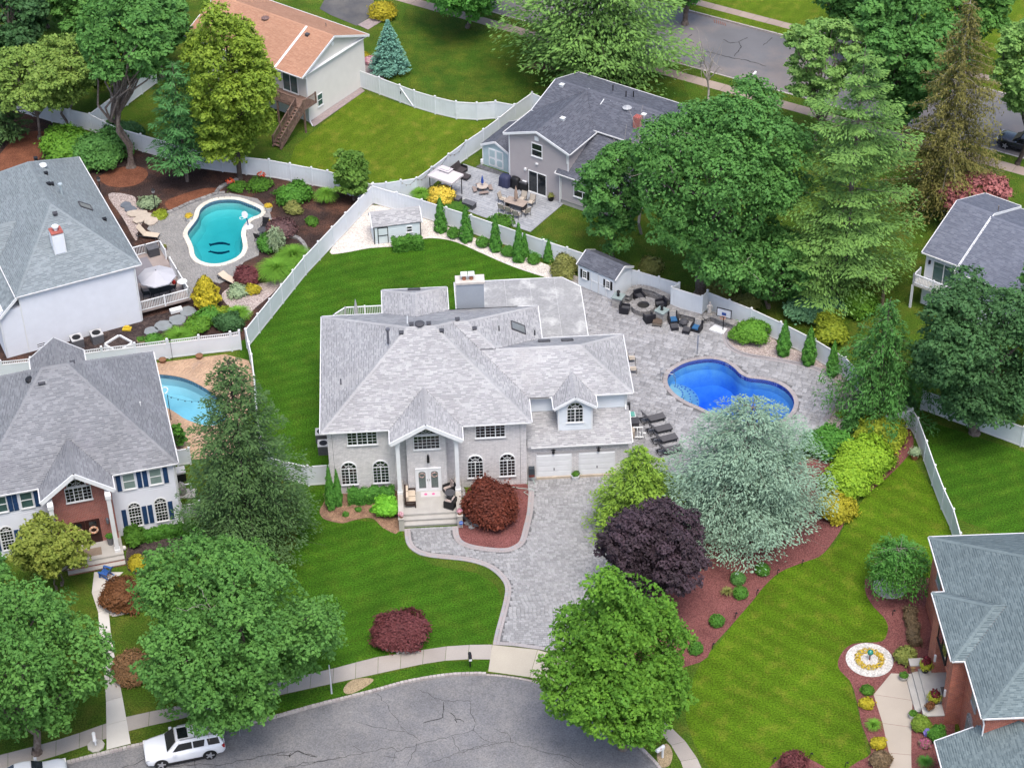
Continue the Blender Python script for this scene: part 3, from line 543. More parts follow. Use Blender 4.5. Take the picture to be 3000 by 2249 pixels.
cracks('road_crack', 't8', [[(790, 1650), (870, 1635), (930, 1600)], [(935, 1510), (940, 1580), (960, 1640)], [(1100, 1655), (1260, 1630), (1400, 1640)], [(1260, 1590), (1265, 1655)], [(1370, 1655), (1600, 1600), (1800, 1560), (1900, 1540), (2040, 1580)], [(1850, 1655), (2000, 1620), (2200, 1590)]], .045, -.121, TAR)
cracks('road_crack', 't3', [[(0, 305), (150, 335), (300, 370), (420, 395), (540, 430)], [(265, 255), (310, 280), (360, 275), (420, 245)], [(360, 275), (380, 305), (335, 365)], [(525, 295), (580, 245)], [(-60, 330), (0, 275), (60, 225)]], .1, -.122, TAR)
m = MB()
for i in range(6):
    p = G('t3', 205+i*14, 138+i*4, -.11); m.bar(p+Vector((.0, .3, 0)), p-Vector((0, .3, 0)), .06, .03)
tag(m.build('storm_drain', M('rust', (.2, .06, .035), .8, .2, 5)), 'rusty storm drain grate at the far kerb of the back street', 'drain')
m = MB()
for i in range(8):
    p = G('t2', 2125+i*13, 385+i*4, -.11); m.bar(p+Vector((.0, .2, 0)), p-Vector((0, .2, 0)), .06, .03)
tag(m.build('storm_drain', M('rust', None)), 'storm drain grate at the near kerb behind the grey house', 'drain')
p = G('t2', 2070, 195, -.12); tag(MB().lathe([(.0, 0), (.38, 0), (.38, .015), (.3, .02)], p, 20).build('manhole_cover', M('iron', (.16, .14, .12), .7, .2, 8)), 'round iron manhole cover in the back street', 'manhole')
# ------------------------------------------------------------------ house parts
WHITE = M('white_trim', (.7, .71, .72), .5, .06, 2, spec=.4)
VINYL = M('white_vinyl', (.64, .68, .72), .5, .06, .8, spec=.35, c2=(.5, .54, .53), c2s=1.1, c2r=(.6, .85))
GLASS = glassmat('window_glass'); GLASSG = glassmat('window_glass_green', (.05, .1, .1))
BLIND = M('blind_glass', (.2, .27, .26), .15, .1, 3, spec=.6)
BLACK = M('black_metal', (.012, .012, .014), .5, .1, 4); DGREY = M('dark_grey', (.06, .06, .068), .6, .1, 4); IRON = M('iron', (.16, .14, .12), .7, .2, 8)
BRKW = brickmat('white_brick', (.84, .81, .8), (.66, .64, .64), (.3, .29, .3), .22, .078, .011, .07)
BRKR = brickmat('red_brick', (.38, .085, .06), (.26, .05, .042), (.42, .3, .26), .22, .078, .012, .15)
BRKO = brickmat('orange_brick', (.48, .13, .065), (.34, .075, .05), (.4, .27, .22), .22, .078, .01, .2)
CONCS = M('step_concrete', (.37, .355, .33), .85, .1, 1.5, fine=.12, fscale=30)
def shmat(name, base, dark, var=.1, stain=None):
    b = np.array(base); d = np.array(dark); ks = [d, d+(b-d)*.45, b*.9, b, b*1.06, b*1.14, b*.96]
    kw = dict(c2=stain, c2s=.22, c2r=(.56, .85)) if stain else {}
    return M(name, base, .92, var, .35, cols=[tuple(x) for x in ks], fine=.1, fscale=40, spec=.15, **kw)
SH_MAIN = shmat('shingle_pale_grey', (.57, .565, .565), (.24, .24, .25), .12, (.38, .37, .37))
SH_LEFT = shmat('shingle_slate', (.36, .365, .38), (.15, .155, .17), .12, (.2, .195, .22))
SH_UL = shmat('shingle_sage', (.33, .37, .385), (.15, .175, .19), .08)
SH_OR = shmat('shingle_terracotta', (.5, .3, .2), (.34, .18, .12), .08)
SH_GR = shmat('shingle_charcoal', (.19, .2, .235), (.07, .075, .095), .1)
SH_BH = shmat('shingle_green_grey', (.25, .305, .31), (.095, .125, .135), .1)
class Block:
    """x0,x1,y0,y1 eave rectangle; ze eave height; pitches of left,right,front,back slope (None: gable or none)"""
    def __init__(s, x0, x1, y0, y1, ze, pl, pr, pf, pb, deck=0.):
        s.r = (x0, x1, y0, y1); s.ze = ze; s.p = (pl, pr, pf, pb); s.deck = deck
    def hs(s, x, y):
        x0, x1, y0, y1 = s.r; D = (x-x0, x1-x, y-y0, y1-y)
        return [s.ze+p*d if p is not None else 1e9 for p, d in zip(s.p, D)]
    def h(s, x, y):
        x0, x1, y0, y1 = s.r
        if x < x0-1e-6 or x > x1+1e-6 or y < y0-1e-6 or y > y1+1e-6: return -1e9
        return min(s.hs(x, y))
    def lines(s):
        x0, x1, y0, y1 = s.r; pl, pr, pf, pb = s.p; ze = s.ze
        def top(a, b, lo, hi):
            if a is not None and b is not None: c = (b*hi+a*lo)/(a+b); return c, ze+a*(c-lo)
            return None, 1e9
        yr, zy = top(pf, pb, y0, y1); xr, zx = top(pl, pr, x0, x1)
        if zy > 1e8 and zx > 1e8: return None, [], None
        if zy <= zx:
            xa = x0+(zy-ze)/pl if pl else x0; xb = x1-(zy-ze)/pr if pr else x1; A, B = (xa, yr, zy), (xb, yr, zy); hips = [(A, B)]
            if pl: hips += [((x0, y0, ze), A), ((x0, y1, ze), A)]
            if pr: hips += [((x1, y0, ze), B), ((x1, y1, ze), B)]
            faces = dict(f=[(x0, y0, ze), (x1, y0, ze), B, A], b=[(x1, y1, ze), (x0, y1, ze), A, B], l=[(x0, y1, ze), (x0, y0, ze), A], r=[(x1, y0, ze), (x1, y1, ze), B])
        else:
            ya = y0+(zx-ze)/pf if pf else y0; yb = y1-(zx-ze)/pb if pb else y1; A, B = (xr, ya, zx), (xr, yb, zx); hips = [(A, B)]
            if pf: hips += [((x0, y0, ze), A), ((x1, y0, ze), A)]
            if pb: hips += [((x0, y1, ze), B), ((x1, y1, ze), B)]
            faces = dict(l=[(x0, y1, ze), (x0, y0, ze), A, B], r=[(x1, y0, ze), (x1, y1, ze), B, A], f=[(x0, y0, ze), (x1, y0, ze), A], b=[(x1, y1, ze), (x0, y1, ze), B])
        return (A, B), hips, faces
def tones(t):
    return (t, t, t) if t >= .2 else (t*.7, .7, t)
def roof(house, blocks, mat, limit=300, exp=.145, wmean=.32, capmat=None, gut=True, name='roof'):
    rg = random.Random(11); root = None
    dk = MB()
    for b in blocks:
        rl, hips, faces = b.lines(); x0, x1, y0, y1 = b.r; d = -.03-b.deck
        if faces:
            for k, pts in faces.items():
                if b.p['lrfb'.index(k)] is not None: dk.face([(p[0], p[1], p[2]+d) for p in pts])
        else:
            pf = b.p[2]; z1 = b.ze+pf*(y1-y0); dk.face([(x0, y0, b.ze+d), (x1, y0, b.ze+d), (x1, y1, z1+d), (x0, y1, z1+d)])
    R = dk.build(name, M('roof_deck_'+mat.name, (.15, .15, .16), .9), house)
    def win(i, x, y, z):
        for j, o in enumerate(blocks):
            if j != i:
                hz = o.h(x, y)
                if hz > z+(.012 if j > i else -.012) and o.ze < z+.35: return False
        return True
    tabs = []; cn = R.parent
    for i, b in enumerate(blocks):
        x0, x1, y0, y1 = b.r
        for s_ in range(4):
            p = b.p[s_]
            if p is None: continue
            cs = 1/math.sqrt(1+p*p); e = exp*cs
            along = (y0, y1) if s_ < 2 else (x0, x1); run = (x1-x0) if s_ < 2 else (y1-y0)
            def at(u, v):
                return ((x0+v, u), (x1-v, u), (u, y0+v), (u, y1-v))[s_]
            def ok(u, v):
                x, y = at(u, v); hs = b.hs(x, y); z = hs[s_]
                return z <= min(hs)+1e-4 and along[0] <= u <= along[1] and win(i, x, y, z)
            k = 0; v = 0
            while v < run:
                vm = v+e/2; u = along[0]-rg.random()*wmean
                while u < along[1]:
                    wd = wmean*rg.uniform(.65, 1.35); a, c = u, u+wd; u = c
                    mid = (a+c)/2
                    if not ok(mid, vm):
                        if ok(a+.02, vm): c = mid
                        elif ok(c-.02, vm): a = mid
                        else: continue
                    if not ok(a, vm):
                        lo, hi = a, (a+c)/2
                        for _ in range(4):
                            q = (lo+hi)/2
                            if ok(q, vm): hi = q
                            else: lo = q
                        a = hi
                    if not ok(c, vm):
                        lo, hi = (a+c)/2, c
                        for _ in range(4):
                            q = (lo+hi)/2
                            if ok(q, vm): lo = q
                            else: hi = q
                        c = lo
                    if c-a < .03: continue
                    r_ = rg.random(); t = rg.uniform(0, .12) if r_ < .34 else rg.uniform(.3, .98)
                    tabs.append((i, s_, a, c, v, v+e, b.ze+p*v, b.ze+p*(v+e), .012+.014*rg.random()*(1 if r_ < .3 else .4), t))
                v += e; k += 1
    def quad(tb):
        i, s_, a, c, v, v2, z, z2, th, t = tb; x0, x1, y0, y1 = blocks[i].r; v2 += .02; z2 += .02*blocks[i].p[s_]
        g = .004
        f = ((x0+v, x0+v2), (x1-v, x1-v2), (y0+v, y0+v2), (y1-v, y1-v2))[s_]
        P = [(f[0], c-g), (f[0], a+g), (f[1], a+g), (f[1], c-g)] if s_ == 0 else [(f[0], a+g), (f[0], c-g), (f[1], c-g), (f[1], a+g)] if s_ == 1 else None
        if P is None: P = [(a+g, f[0]), (c-g, f[0]), (c-g, f[1]), (a+g, f[1])] if s_ == 2 else [(c-g, f[0]), (a+g, f[0]), (a+g, f[1]), (c-g, f[1])]
        top = [(P[0][0], P[0][1], z+th), (P[1][0], P[1][1], z+th), (P[2][0], P[2][1], z2+.002), (P[3][0], P[3][1], z2+.002)]
        k_ = .5; md = [tuple(top[0][j]+(top[3][j]-top[0][j])*k_ for j in range(3)), tuple(top[1][j]+(top[2][j]-top[1][j])*k_ for j in range(3))]
        return top+[(P[0][0], P[0][1], z-.012), (P[1][0], P[1][1], z-.012)]+md
    R0 = Vector(house.location); rz = house.rotation_euler.z; cz, sz = math.cos(rz), math.sin(rz)
    def dist(tb):
        q = quad(tb)[0]; X = R0.x+q[0]*cz-q[1]*sz; Y = R0.y+q[0]*sz+q[1]*cz; k = (X*X+Y*Y+(CH-q[2])**2)
        if P_out(X, Y, q[2]): k += 1e7
        if tb[1] == 3: k += 1e6
        return k-400*(tb[3]-tb[2])
    tabs.sort(key=dist)
    for tb in tabs[:limit]:
        q = quad(tb); o = Vector(q[0]); mesh_key = (mat.name, 'sh', min(5, int(tb[9]*6)), tb[1], round(tb[5]-tb[4], 4), round(tb[7]-tb[6], 4))
        if mesh_key not in UNIT:
            ln = tb[3]-tb[2]; m = MB(); V = [Vector(v)-o for v in q]; ax = 1 if tb[1] < 2 else 0
            for v in V: v[ax] = v[ax]/max(1e-4, (ln-.008))
            m.v = [tuple(v) for v in V]; m.f = [(0, 1, 7, 6), (6, 7, 2, 3), (4, 5, 1, 0)]; m.t = list(tones(tb[9])); m.m = [0, 0, 0]
            oo = m.build('u', mat); UNIT[mesh_key] = oo.data; bpy.data.objects.remove(oo)
        s = bpy.data.objects.new('shingle', UNIT[mesh_key]); link(s, R); s.location = o
        sc_ = [1, 1, 1]; sc_[1 if tb[1] < 2 else 0] = tb[3]-tb[2]-.008; s.scale = sc_
    rest = tabs[limit:]
    if rest:
        V = np.array([quad(t) for t in rest]).reshape(-1, 3); n = len(rest); base = 8*np.arange(n)[:, None]
        Q = np.concatenate([base+np.array([q_]) for q_ in ((0, 1, 7, 6), (6, 7, 2, 3), (4, 5, 1, 0))], 1).reshape(-1, 4)
        npmesh('shingle_courses', V, Q, np.array([tones(t[9]) for t in rest]).ravel(), mat, R, 'stuff')
    # ridge and hip caps
    cp = MB()
    for i, b in enumerate(blocks):
        rl, hips, faces = b.lines()
        for A, B in hips:
            A, B = Vector(A), Vector(B); n = max(1, int((B-A).length/.3)); d = (B-A)
            if d.length < .1: continue
            d.normalize(); sx = d.cross(Vector((0, 0, 1)))
            if sx.length < .01: continue
            sx.normalize()
            for j in range(n):
                p, q = A.lerp(B, j/n), A.lerp(B, (j+1)/n); m_ = (p+q)/2
                if not win(i, m_.x, m_.y, m_.z-.03): continue
                t = rg.uniform(.55, .8); wv = sx*.16
                def drop(pt): return max(0., pt.z - min(b.hs(pt.x, pt.y)))
                e1 = Vector((0, 0, .055)); e2 = Vector((0, 0, .035))
                for sg in (1, -1):
                    o1, o2 = p+wv*sg, q+wv*sg; o1.z -= min(.12, drop(o1)); o2.z -= min(.12, drop(o2))
                    f = [p+e1, o1+e1*.6, o2+e2*.6, q+e2]
                    cp.face(f if sg < 0 else f[::-1], t)
    if cp.f: cp.build('ridge_caps', mat, R, kind='stuff')
    # gutters on eaves, rake boards on gables, soffit below
    gt = MB(); rk = MB(); so = MB()
    for i, b in enumerate(blocks):
        x0, x1, y0, y1 = b.r; z = b.ze
        for s_, (A, B) in enumerate((((x0, y0), (x0, y1)), ((x1, y0), (x1, y1)), ((x0, y0), (x1, y0)), ((x0, y1), (x1, y1)))):
            n = max(2, int(math.dist(A, B)/.25)); st = None
            o_ = ((-.05, 0), (.05, 0), (0, -.05), (0, .05))[s_]
            for j in range(n+1):
                fr = (j+.5)/n
                if j < n:
                    x, y = A[0]+(B[0]-A[0])*fr, A[1]+(B[1]-A[1])*fr; zz = b.h(min(max(x, x0), x1), min(max(y, y0), y1))
                    vis = all(o.h(x, y) < zz+.01 for k, o in enumerate(blocks) if k != i)
                else: vis = False
                if vis and st is None: st = j/n
                if not vis and st is not None:
                    en = j/n; P = (A[0]+(B[0]-A[0])*st+o_[0], A[1]+(B[1]-A[1])*st+o_[1]); Q = (A[0]+(B[0]-A[0])*en+o_[0], A[1]+(B[1]-A[1])*en+o_[1]); st = None
                    if b.p[s_] is not None:
                        MB().bar((*P, z-.035), (*Q, z-.035), .075, .09).build('gutter', M('gutter_white', (.6, .6, .6), .5, .1, 4), R) if gut else None
                    else:
                        m = 12; rk = MB(); pts = [(P[0]+(Q[0]-P[0])*k/m, P[1]+(Q[1]-P[1])*k/m) for k in range(m+1)]
                        pz = [(px_, py_, b.h(min(max(px_, x0), x1), min(max(py_, y0), y1))-.09) for px_, py_ in pts]
                        for a, c in zip(pz, pz[1:]):
                            if a[2] > -100 and c[2] > -100: rk.bar(a, c, .06, .2)
                        if rk.f: rk.build('rake_board', WHITE, R)
        if b.p[2] is not None or b.p[0] is None: so.box(x0+.03, x1-.03, y0+.03, y1-.03, z-.13, z-.05)
    if so.f and gut: so.build('soffit', WHITE, R)
    return R
def P_out(X, Y, Z):
    v = np.array([X, Y, Z-CH]); k = v @ f0; px_, py_ = 1500+F*(v @ RV)/k, 1124.5-F*(v @ UV)/k
    return not (0 < px_ < 3000 and 0 < py_ < 2249)
def siding(house, name, x0, x1, y0, y1, z0, z1, mat, course=.18, sides='flr'):
    """lap siding courses round a box wall; one mesh per wall"""
    m = MB(); n = int((z1-z0)/course); m.box(x0, x1, y0, y1, z0, z1)
    for k in range(n):
        a, b = z0+k*course, z0+(k+1)*course; o1, o2 = .05, .004
        if 'f' in sides: m.face([(x0, y0-o1, a), (x1, y0-o1, a), (x1, y0-o2, b), (x0, y0-o2, b)]); m.face([(x0, y0, a), (x1, y0, a), (x1, y0-o1, a), (x0, y0-o1, a)])
        if 'l' in sides: m.face([(x0-o1, y1, a), (x0-o1, y0, a), (x0-o2, y0, b), (x0-o2, y1, b)]); m.face([(x0, y1, a), (x0, y0, a), (x0-o1, y0, a), (x0-o1, y1, a)])
        if 'r' in sides: m.face([(x1+o1, y0, a), (x1+o1, y1, a), (x1+o2, y1, b), (x1+o2, y0, b)]); m.face([(x1, y0, a), (x1, y1, a), (x1+o1, y1, a), (x1+o1, y0, a)])
    w_ = m.build(name, mat, house)
    c = MB()
    for (x, y) in ((x0, y0), (x1, y0)): c.box(x-.05, x+.05, y-.05, y+.05, z0, z1)
    c.build('corner_trim', WHITE, house)
    return w_
def window(house, x, y, z, wd, ht, sash=1, cols=2, rows=4, fan=0., rz=0., pane=None, frame=None, fw=.055, blind=False, double=False, name='window'):
    """x,y,z = bottom centre on the wall; faces -y of its own frame"""
    frame = frame or WHITE; pane = pane or GLASS; f = MB(); hw = wd/2
    f.box(-hw, hw, -.1, .02, 0, fw); f.box(-hw, hw, -.1, .02, ht-fw, ht); f.box(-hw, -hw+fw, -.1, .02, fw, ht-fw); f.box(hw-fw, hw, -.1, .02, fw, ht-fw)
    f.box(-hw-.04, hw+.04, -.13, .0, -.07, -.001)
    for k in range(1, sash): c = -hw+wd*k/sash; f.box(c-fw*.6, c+fw*.6, -.102, .02, fw, ht-fw)
    if double: f.box(-hw+fw, hw-fw, -.09, .02, ht*.5-.03, ht*.5+.03)
    if fan:
        n = 14; E = [(hw*math.cos(math.pi*i/n), ht+fan*math.sin(math.pi*i/n)) for i in range(n+1)]; I = [((hw-fw)*math.cos(math.pi*i/n), ht+.001+(fan-fw)*math.sin(math.pi*i/n)) for i in range(n+1)]
        for i in range(n):
            q = [E[i], E[i+1], I[i+1], I[i]]
            f.face([(a, -.1, b) for a, b in q][::-1]); f.face([(E[i][0], -.1, E[i][1]), (E[i+1][0], -.1, E[i+1][1]), (E[i+1][0], .02, E[i+1][1]), (E[i][0], .02, E[i][1])])
    o = f.build(name, frame, house, loc=(x, y, z), rz=rz)
    for k in range(sash):
        a, b = -hw+wd*k/sash+fw*.6, -hw+wd*(k+1)/sash-fw*.6
        MB().box(a, b, -.065, .01, fw, ht-fw).build('pane', BLIND if blind and k != 1 else pane, o)
    if fan:
        MB().face([(a, -.064, b) for a, b in I]).build('pane', pane, o)
    g = MB(); mw = .022
    if cols*rows > 1:
        for k in range(sash):
            a, b = -hw+wd*k/sash+fw*.6, -hw+wd*(k+1)/sash-fw*.6
            for i in range(1, cols): c = a+(b-a)*i/cols; g.box(c-mw/2, c+mw/2, -.08, -.065, fw, ht-fw)
            for i in range(1, rows): c = fw+(ht-2*fw)*i/rows; g.box(a, b, -.079, -.065, c-mw/2, c+mw/2)
    if fan:
        for an in (45, 90, 135):
            g.bar((0, -.075, ht), ((hw-fw)*math.cos(rad(an)), -.075, ht+(fan-fw)*math.sin(rad(an))), mw, .02)
        n = 8; q = [(hw*.45*math.cos(math.pi*i/n), -.075, ht+fan*.45*math.sin(math.pi*i/n)) for i in range(n+1)]
        for a, b in zip(q, q[1:]): g.bar(a, b, mw, .02)
    if g.f: g.build('muntin', frame, o)
    return o
def shutter(house, x, y, z, wd, ht, mat):
    o = MB().box(-wd/2, wd/2, -.085, .0, 0, ht).build('shutter', mat, house, loc=(x, y, z))
    for a in (.08, ht*.53): MB().box(-wd/2+.05, wd/2-.05, -.098, -.085, a, a+ht*.4).build('shutter_panel', mat, o)
    return o
def column(house, x, y, z0, z1, wd=.28):
    m = MB(); h = wd/2; m.box(x-h, x+h, y-h, y+h, z0+.2, z1-.3); m.box(x-h*1.35, x+h*1.35, y-h*1.35, y+h*1.35, z0, z0+.2); m.box(x-h*1.35, x+h*1.35, y-h*1.35, y+h*1.35, z1-.3, z1)
    return m.build('column', WHITE, house)
def gable_fill(house, name, xa, xb, y, z0, za, zap, mat, th=.06):
    """triangular wall above z0: eave height za at xa and xb, apex zap"""
    xm = (xa+xb)/2; m = MB(); P = [(xa, z0), (xb, z0), (xb, za), (xm, zap), (xa, za)]
    m.face([(a, y, b) for a, b in P]); m.face([(a, y+th, b) for a, b in P][::-1])
    return m.build(name, mat, house)
def downpipe(house, pts, r=.05):
    return MB().tube(pts, r, 8).build('downpipe', WHITE, house)
def vent_box(parent, x, y, z, name='roof_vent', s=.3, mat=None):
    return MB().box(x-s/2, x+s/2, y-s/2, y+s/2, z-.1, z+.16).box(x-s*.62, x+s*.62, y-s*.62, y+s*.62, z+.16, z+.2).build(name, mat or DGREY, parent)
def vent_pipe(parent, x, y, z, h=.5, r=.05, cap=False, mat=None):
    m = MB().tube([(x, y, z-.1), (x, y, z+h)], r, 8)
    if cap: m.tube([(x, y, z+h), (x, y, z+h+.12)], r*1.8, 10)
    return m.build('vent_pipe', mat or DGREY, parent)
def skylight(parent, B, side, u, v, wd, ln):
    """sits on the slope `side` of block B: u along the eave, v from the eave"""
    x0, x1, y0, y1 = B.r; p = B.p[side]
    def pt(du, dv, dz):
        q = ((x0+v+dv, u+du), (x1-v-dv, u+du), (u+du, y0+v+dv), (u+du, y1-v-dv))[side]; return Vector((*q, B.ze+p*(v+dv)+dz))
    m = MB()
    for a, b in (((-wd/2, 0), (wd/2, 0)), ((wd/2, 0), (wd/2, ln)), ((wd/2, ln), (-wd/2, ln)), ((-wd/2, ln), (-wd/2, 0))): m.bar(pt(*a, .06), pt(*b, .06), .09, .12)
    o = m.build('skylight', DGREY, parent)
    MB().face([pt(-wd/2, 0, .09), pt(wd/2, 0, .09), pt(wd/2, ln, .09), pt(-wd/2, ln, .09)]).build('pane', M('skylight_glass', (.16, .17, .17), .15, .1, 3, spec=.6), o)
    return o
# ------------------------------------------------------------------ the main house
hm = thing('brick_house', 'two storey pale brick house with grey hip roof, white columns and two garage doors', 'house', (.953, 113.688, 0), rad(3.11))
A_ = Block(-14.5, .35, -.35, 13.55, 6, .577, .577, .537, .537)
C_ = Block(-3, 7.85, 2.38, 9.4, 6, None, .537, .537, .537)
B_ = Block(-8, 1.82, 2.38, 13.55, 6, None, .537, .537, .537, deck=.02)
D_ = Block(-9.9, -4.95, 9, 16.6, 6, .537, .537, None, .537)
PT = Block(-9.65, -4.58, -1.85, 4, 6, .585, .585, None, None)
DM = Block(2.05, 5.13, 1.05, 5, 5.97, .61, .61, None, None)
LG = Block(.08, 7.6, .22, 2.74, 3.2, None, None, .5, None)
BM = [A_, C_, B_, D_, PT, DM, LG]
RM = roof(hm, BM, SH_MAIN, 300)
w_ = MB()
w_.box(-14.1, 0, 0, 13.2, 0, 5.88); w_.build('wall', BRKW, hm)
MB().box(-9.5, -5.35, 13.2, 16.2, 0, 5.88).build('wall', BRKW, hm)
MB().box(.002, 7.35, .45, 2.75, 0, 3.12).build('wall', BRKW, hm)
MB().box(-8.55, -5.75, -.8, .02, .58, 5.88).build('entrance_bay', BRKW, hm)
gable_fill(hm, 'gable_wall', -9.5, -4.73, -.79, 5.85, 5.98, 7.25, BRKW)
siding(hm, 'upper_wall', .002, 7.43, 2.75, 9.05, 3.1, 5.88, VINYL, sides='fr')
siding(hm, 'dormer_wall', 2.4, 4.8, 1.32, 3.2, 3.5, 5.9, VINYL, sides='flr')
gable_fill(hm, 'dormer_gable', 2.25, 4.93, 1.3, 5.85, 5.95, 6.8, VINYL)
# brick soldier courses, quoin lines
m = MB()
for x in (-13.75, -.45): m.box(x-.012, x+.012, -.012, .0, 0, 5.8)
m.build('corner_joint', DGREY, hm)
for a, b, z in ((-12.75, -10.5, 4.3), (-3.7, -1.42, 4.35), (-13.35, -12.1, .62), (-11.1, -9.84, .62), (-4.34, -3.05, .62), (-2.05, -.76, .62)):
    m = MB(); n = int((b-a)/.085)
    for i in range(n): m.box(a+i*(b-a)/n+.006, a+(i+1)*(b-a)/n-.006, -.035, 0, z, z+.2, rnd.random())
    m.build('brick_sill', M('sill_brick', (.45, .43, .43), .85, .1, 5), hm)
window(hm, -11.63, 0, 4.52, 2.15, 1.2, 3, 2, 4)
window(hm, -2.56, 0, 4.57, 2.15, 1.18, 3, 2, 4)
for x in (-12.74, -10.47, -3.7, -1.4): window(hm, x, 0, .9, 1.17, 1.5, 2, 2, 5, fan=.6)
window(hm, -7.1, -.8, 4.47, 1.88, 1.25, 1, 6, 4); window(hm, -7.1, -.81, 5.83, 1.5, .06, 1, 1, 1, fan=.5)
window(hm, 3.58, 1.32, 4.48, 1.2, 1.25, 2, 2, 4, fan=.6)
# entrance
for s_ in (-1, 1):
    xc = -7.1+s_*.44; d_ = MB().box(-.43, .43, -.07, 0, 0, 2.03).build('door', WHITE, hm, loc=(xc, -.8, .6))
    m = MB(); n = 10; hw = .25; pts = [(-hw, .28), (hw, .28), (hw, 1.65)]+[(hw*math.cos(math.pi*i/n), 1.65+.17*math.sin(math.pi*i/n)) for i in range(1, n)]+[(-hw, 1.65)]
    m.face([(a, -.074, b) for a, b in pts]); m.build('pane', M('etched_glass', (.1, .13, .125), .2, .25, 12, spec=.6), d_)
    MB().tube([(-s_*.36, -.1, .95), (-s_*.36, -.1, 1.12)], .018, 6).build('handle', M('brass_dark', (.1, .09, .08), .4, 0, metal=.6), d_)
    m = MB().tube([(.2*math.cos(t*.52), -.1, 1.5+.2*math.sin(t*.52)) for t in range(13)], .045, 6)
    o = m.build('door_wreath', M('wreath_pink', (.5, .33, .33), .9, .6, 9, c2=(.15, .16, .1), c2s=8), None); o.parent = None
    o.matrix_world = Matrix.Translation(hm.location) @ Matrix.Rotation(hm.rotation_euler.z, 4, 'Z') @ Matrix.Translation((xc, -.8, .6))
    tag(o, 'pink flower wreath on the %s white front door of the pale brick house' % ('left' if s_ < 0 else 'right'), 'wreath', 'front door wreaths')
MB().box(-8.03, -7.96, -.1+-.8, -.8, .6, 2.7).box(-6.24, -6.17, -.9, -.8, .6, 2.7).box(-7.96, -6.24, -.9, -.8, 2.63, 2.7).build('door_frame', WHITE, hm)
m = MB().box(-.09, .09, -.2, 0, .05, .3); m.tube([(0, -.12, .3), (0, -.12, .5)], .05, 8); m.tube([(0, -.25, -.1), (0, -.25, .12)], .1, 8); m.build('wall_lantern', BLACK, hm, loc=(-7.05, -.8, 3.5))
for x in (1.95, 5.2): MB().tube([(0, -.18, -.1), (0, -.18, .06)], .1, 8).bar((0, -.18, .06), (0, 0, .15), .05).bar((-.16, -.05, .1), (.16, -.05, .1), .05).build('wall_lantern', BLACK, hm, loc=(x, .45, 2.6))
MB().box(-9.3, -4.9, -3.3, 0, 0, .6).build('porch_floor', CONCS, hm)
for z, y in ((.4, -3.65), (.2, -4.0)): MB().box(-8.97, -5.2, y, -3.3, 0, z).box(-8.97, -5.2, y-.03, y, z-.05, z+.003).build('step', CONCS, hm)
STON = M('beige_stone', (.4, .375, .34), .85, .12, 1.5, fine=.15, fscale=20)
for a, b in ((-9.32, -8.99), (-5.2, -4.87)):
    MB().box(a, b, -4.0, -.1, 0, 1.0).box(a-.03, b+.03, -4.02, -.08, 1.0, 1.07).build('porch_wall', STON, hm)
    MB().box(a-.02, b+.02, -4.36, -4.0, 0, 1.05).box(a-.05, b+.05, -4.4, -4.0, 1.051, 1.13).build('pillar', STON, hm)
column(hm, -9.16, -1.5, 1.07, 5.85); column(hm, -5.03, -1.5, 1.07, 5.85)
for x in (-9.16, -5.03): MB().box(x-.18, x+.18, -1.7, 0, 5.6, 5.86).build('beam', WHITE, hm)
m = MB(); xm = -7.115
for s_ in (-1, 1): m.bar((xm+s_*2.55, -1.9, 5.86), (xm, -1.9, 7.36), .1, .3)
m.build('gable_trim', WHITE, hm)
# garage doors: four panel sections each
for a, b in ((.77, 3.23), (3.85, 6.38)):
    g = MB().box(a-.06, b+.06, .43, .45, .1, 2.3).build('garage_door', WHITE, hm)
    for k in range(4):
        MB().box(a, b, .38, .43, .27+k*.49, .27+(k+1)*.49-.02).build('door_section', WHITE, g)
        for q in range(4): MB().box(a+.08+q*(b-a-.1)/4, a+(q+1)*(b-a-.1)/4, .372, .38, .33+k*.49, .67+k*.49).build('door_panel', WHITE, g)
    MB().box((a+b)/2-.03, (a+b)/2+.03, .34, .38, .85, 1.05).build('handle', DGREY, g)
    MB().box(a-.06, b+.06, .3, .44, 0, .26).build('door_sill', M('tan_concrete', (.45, .38, .3), .9), g)
MB().box(.75, 6.4, .42, .455, 2.32, 2.52).build('lintel', M('sill_brick', None), hm)
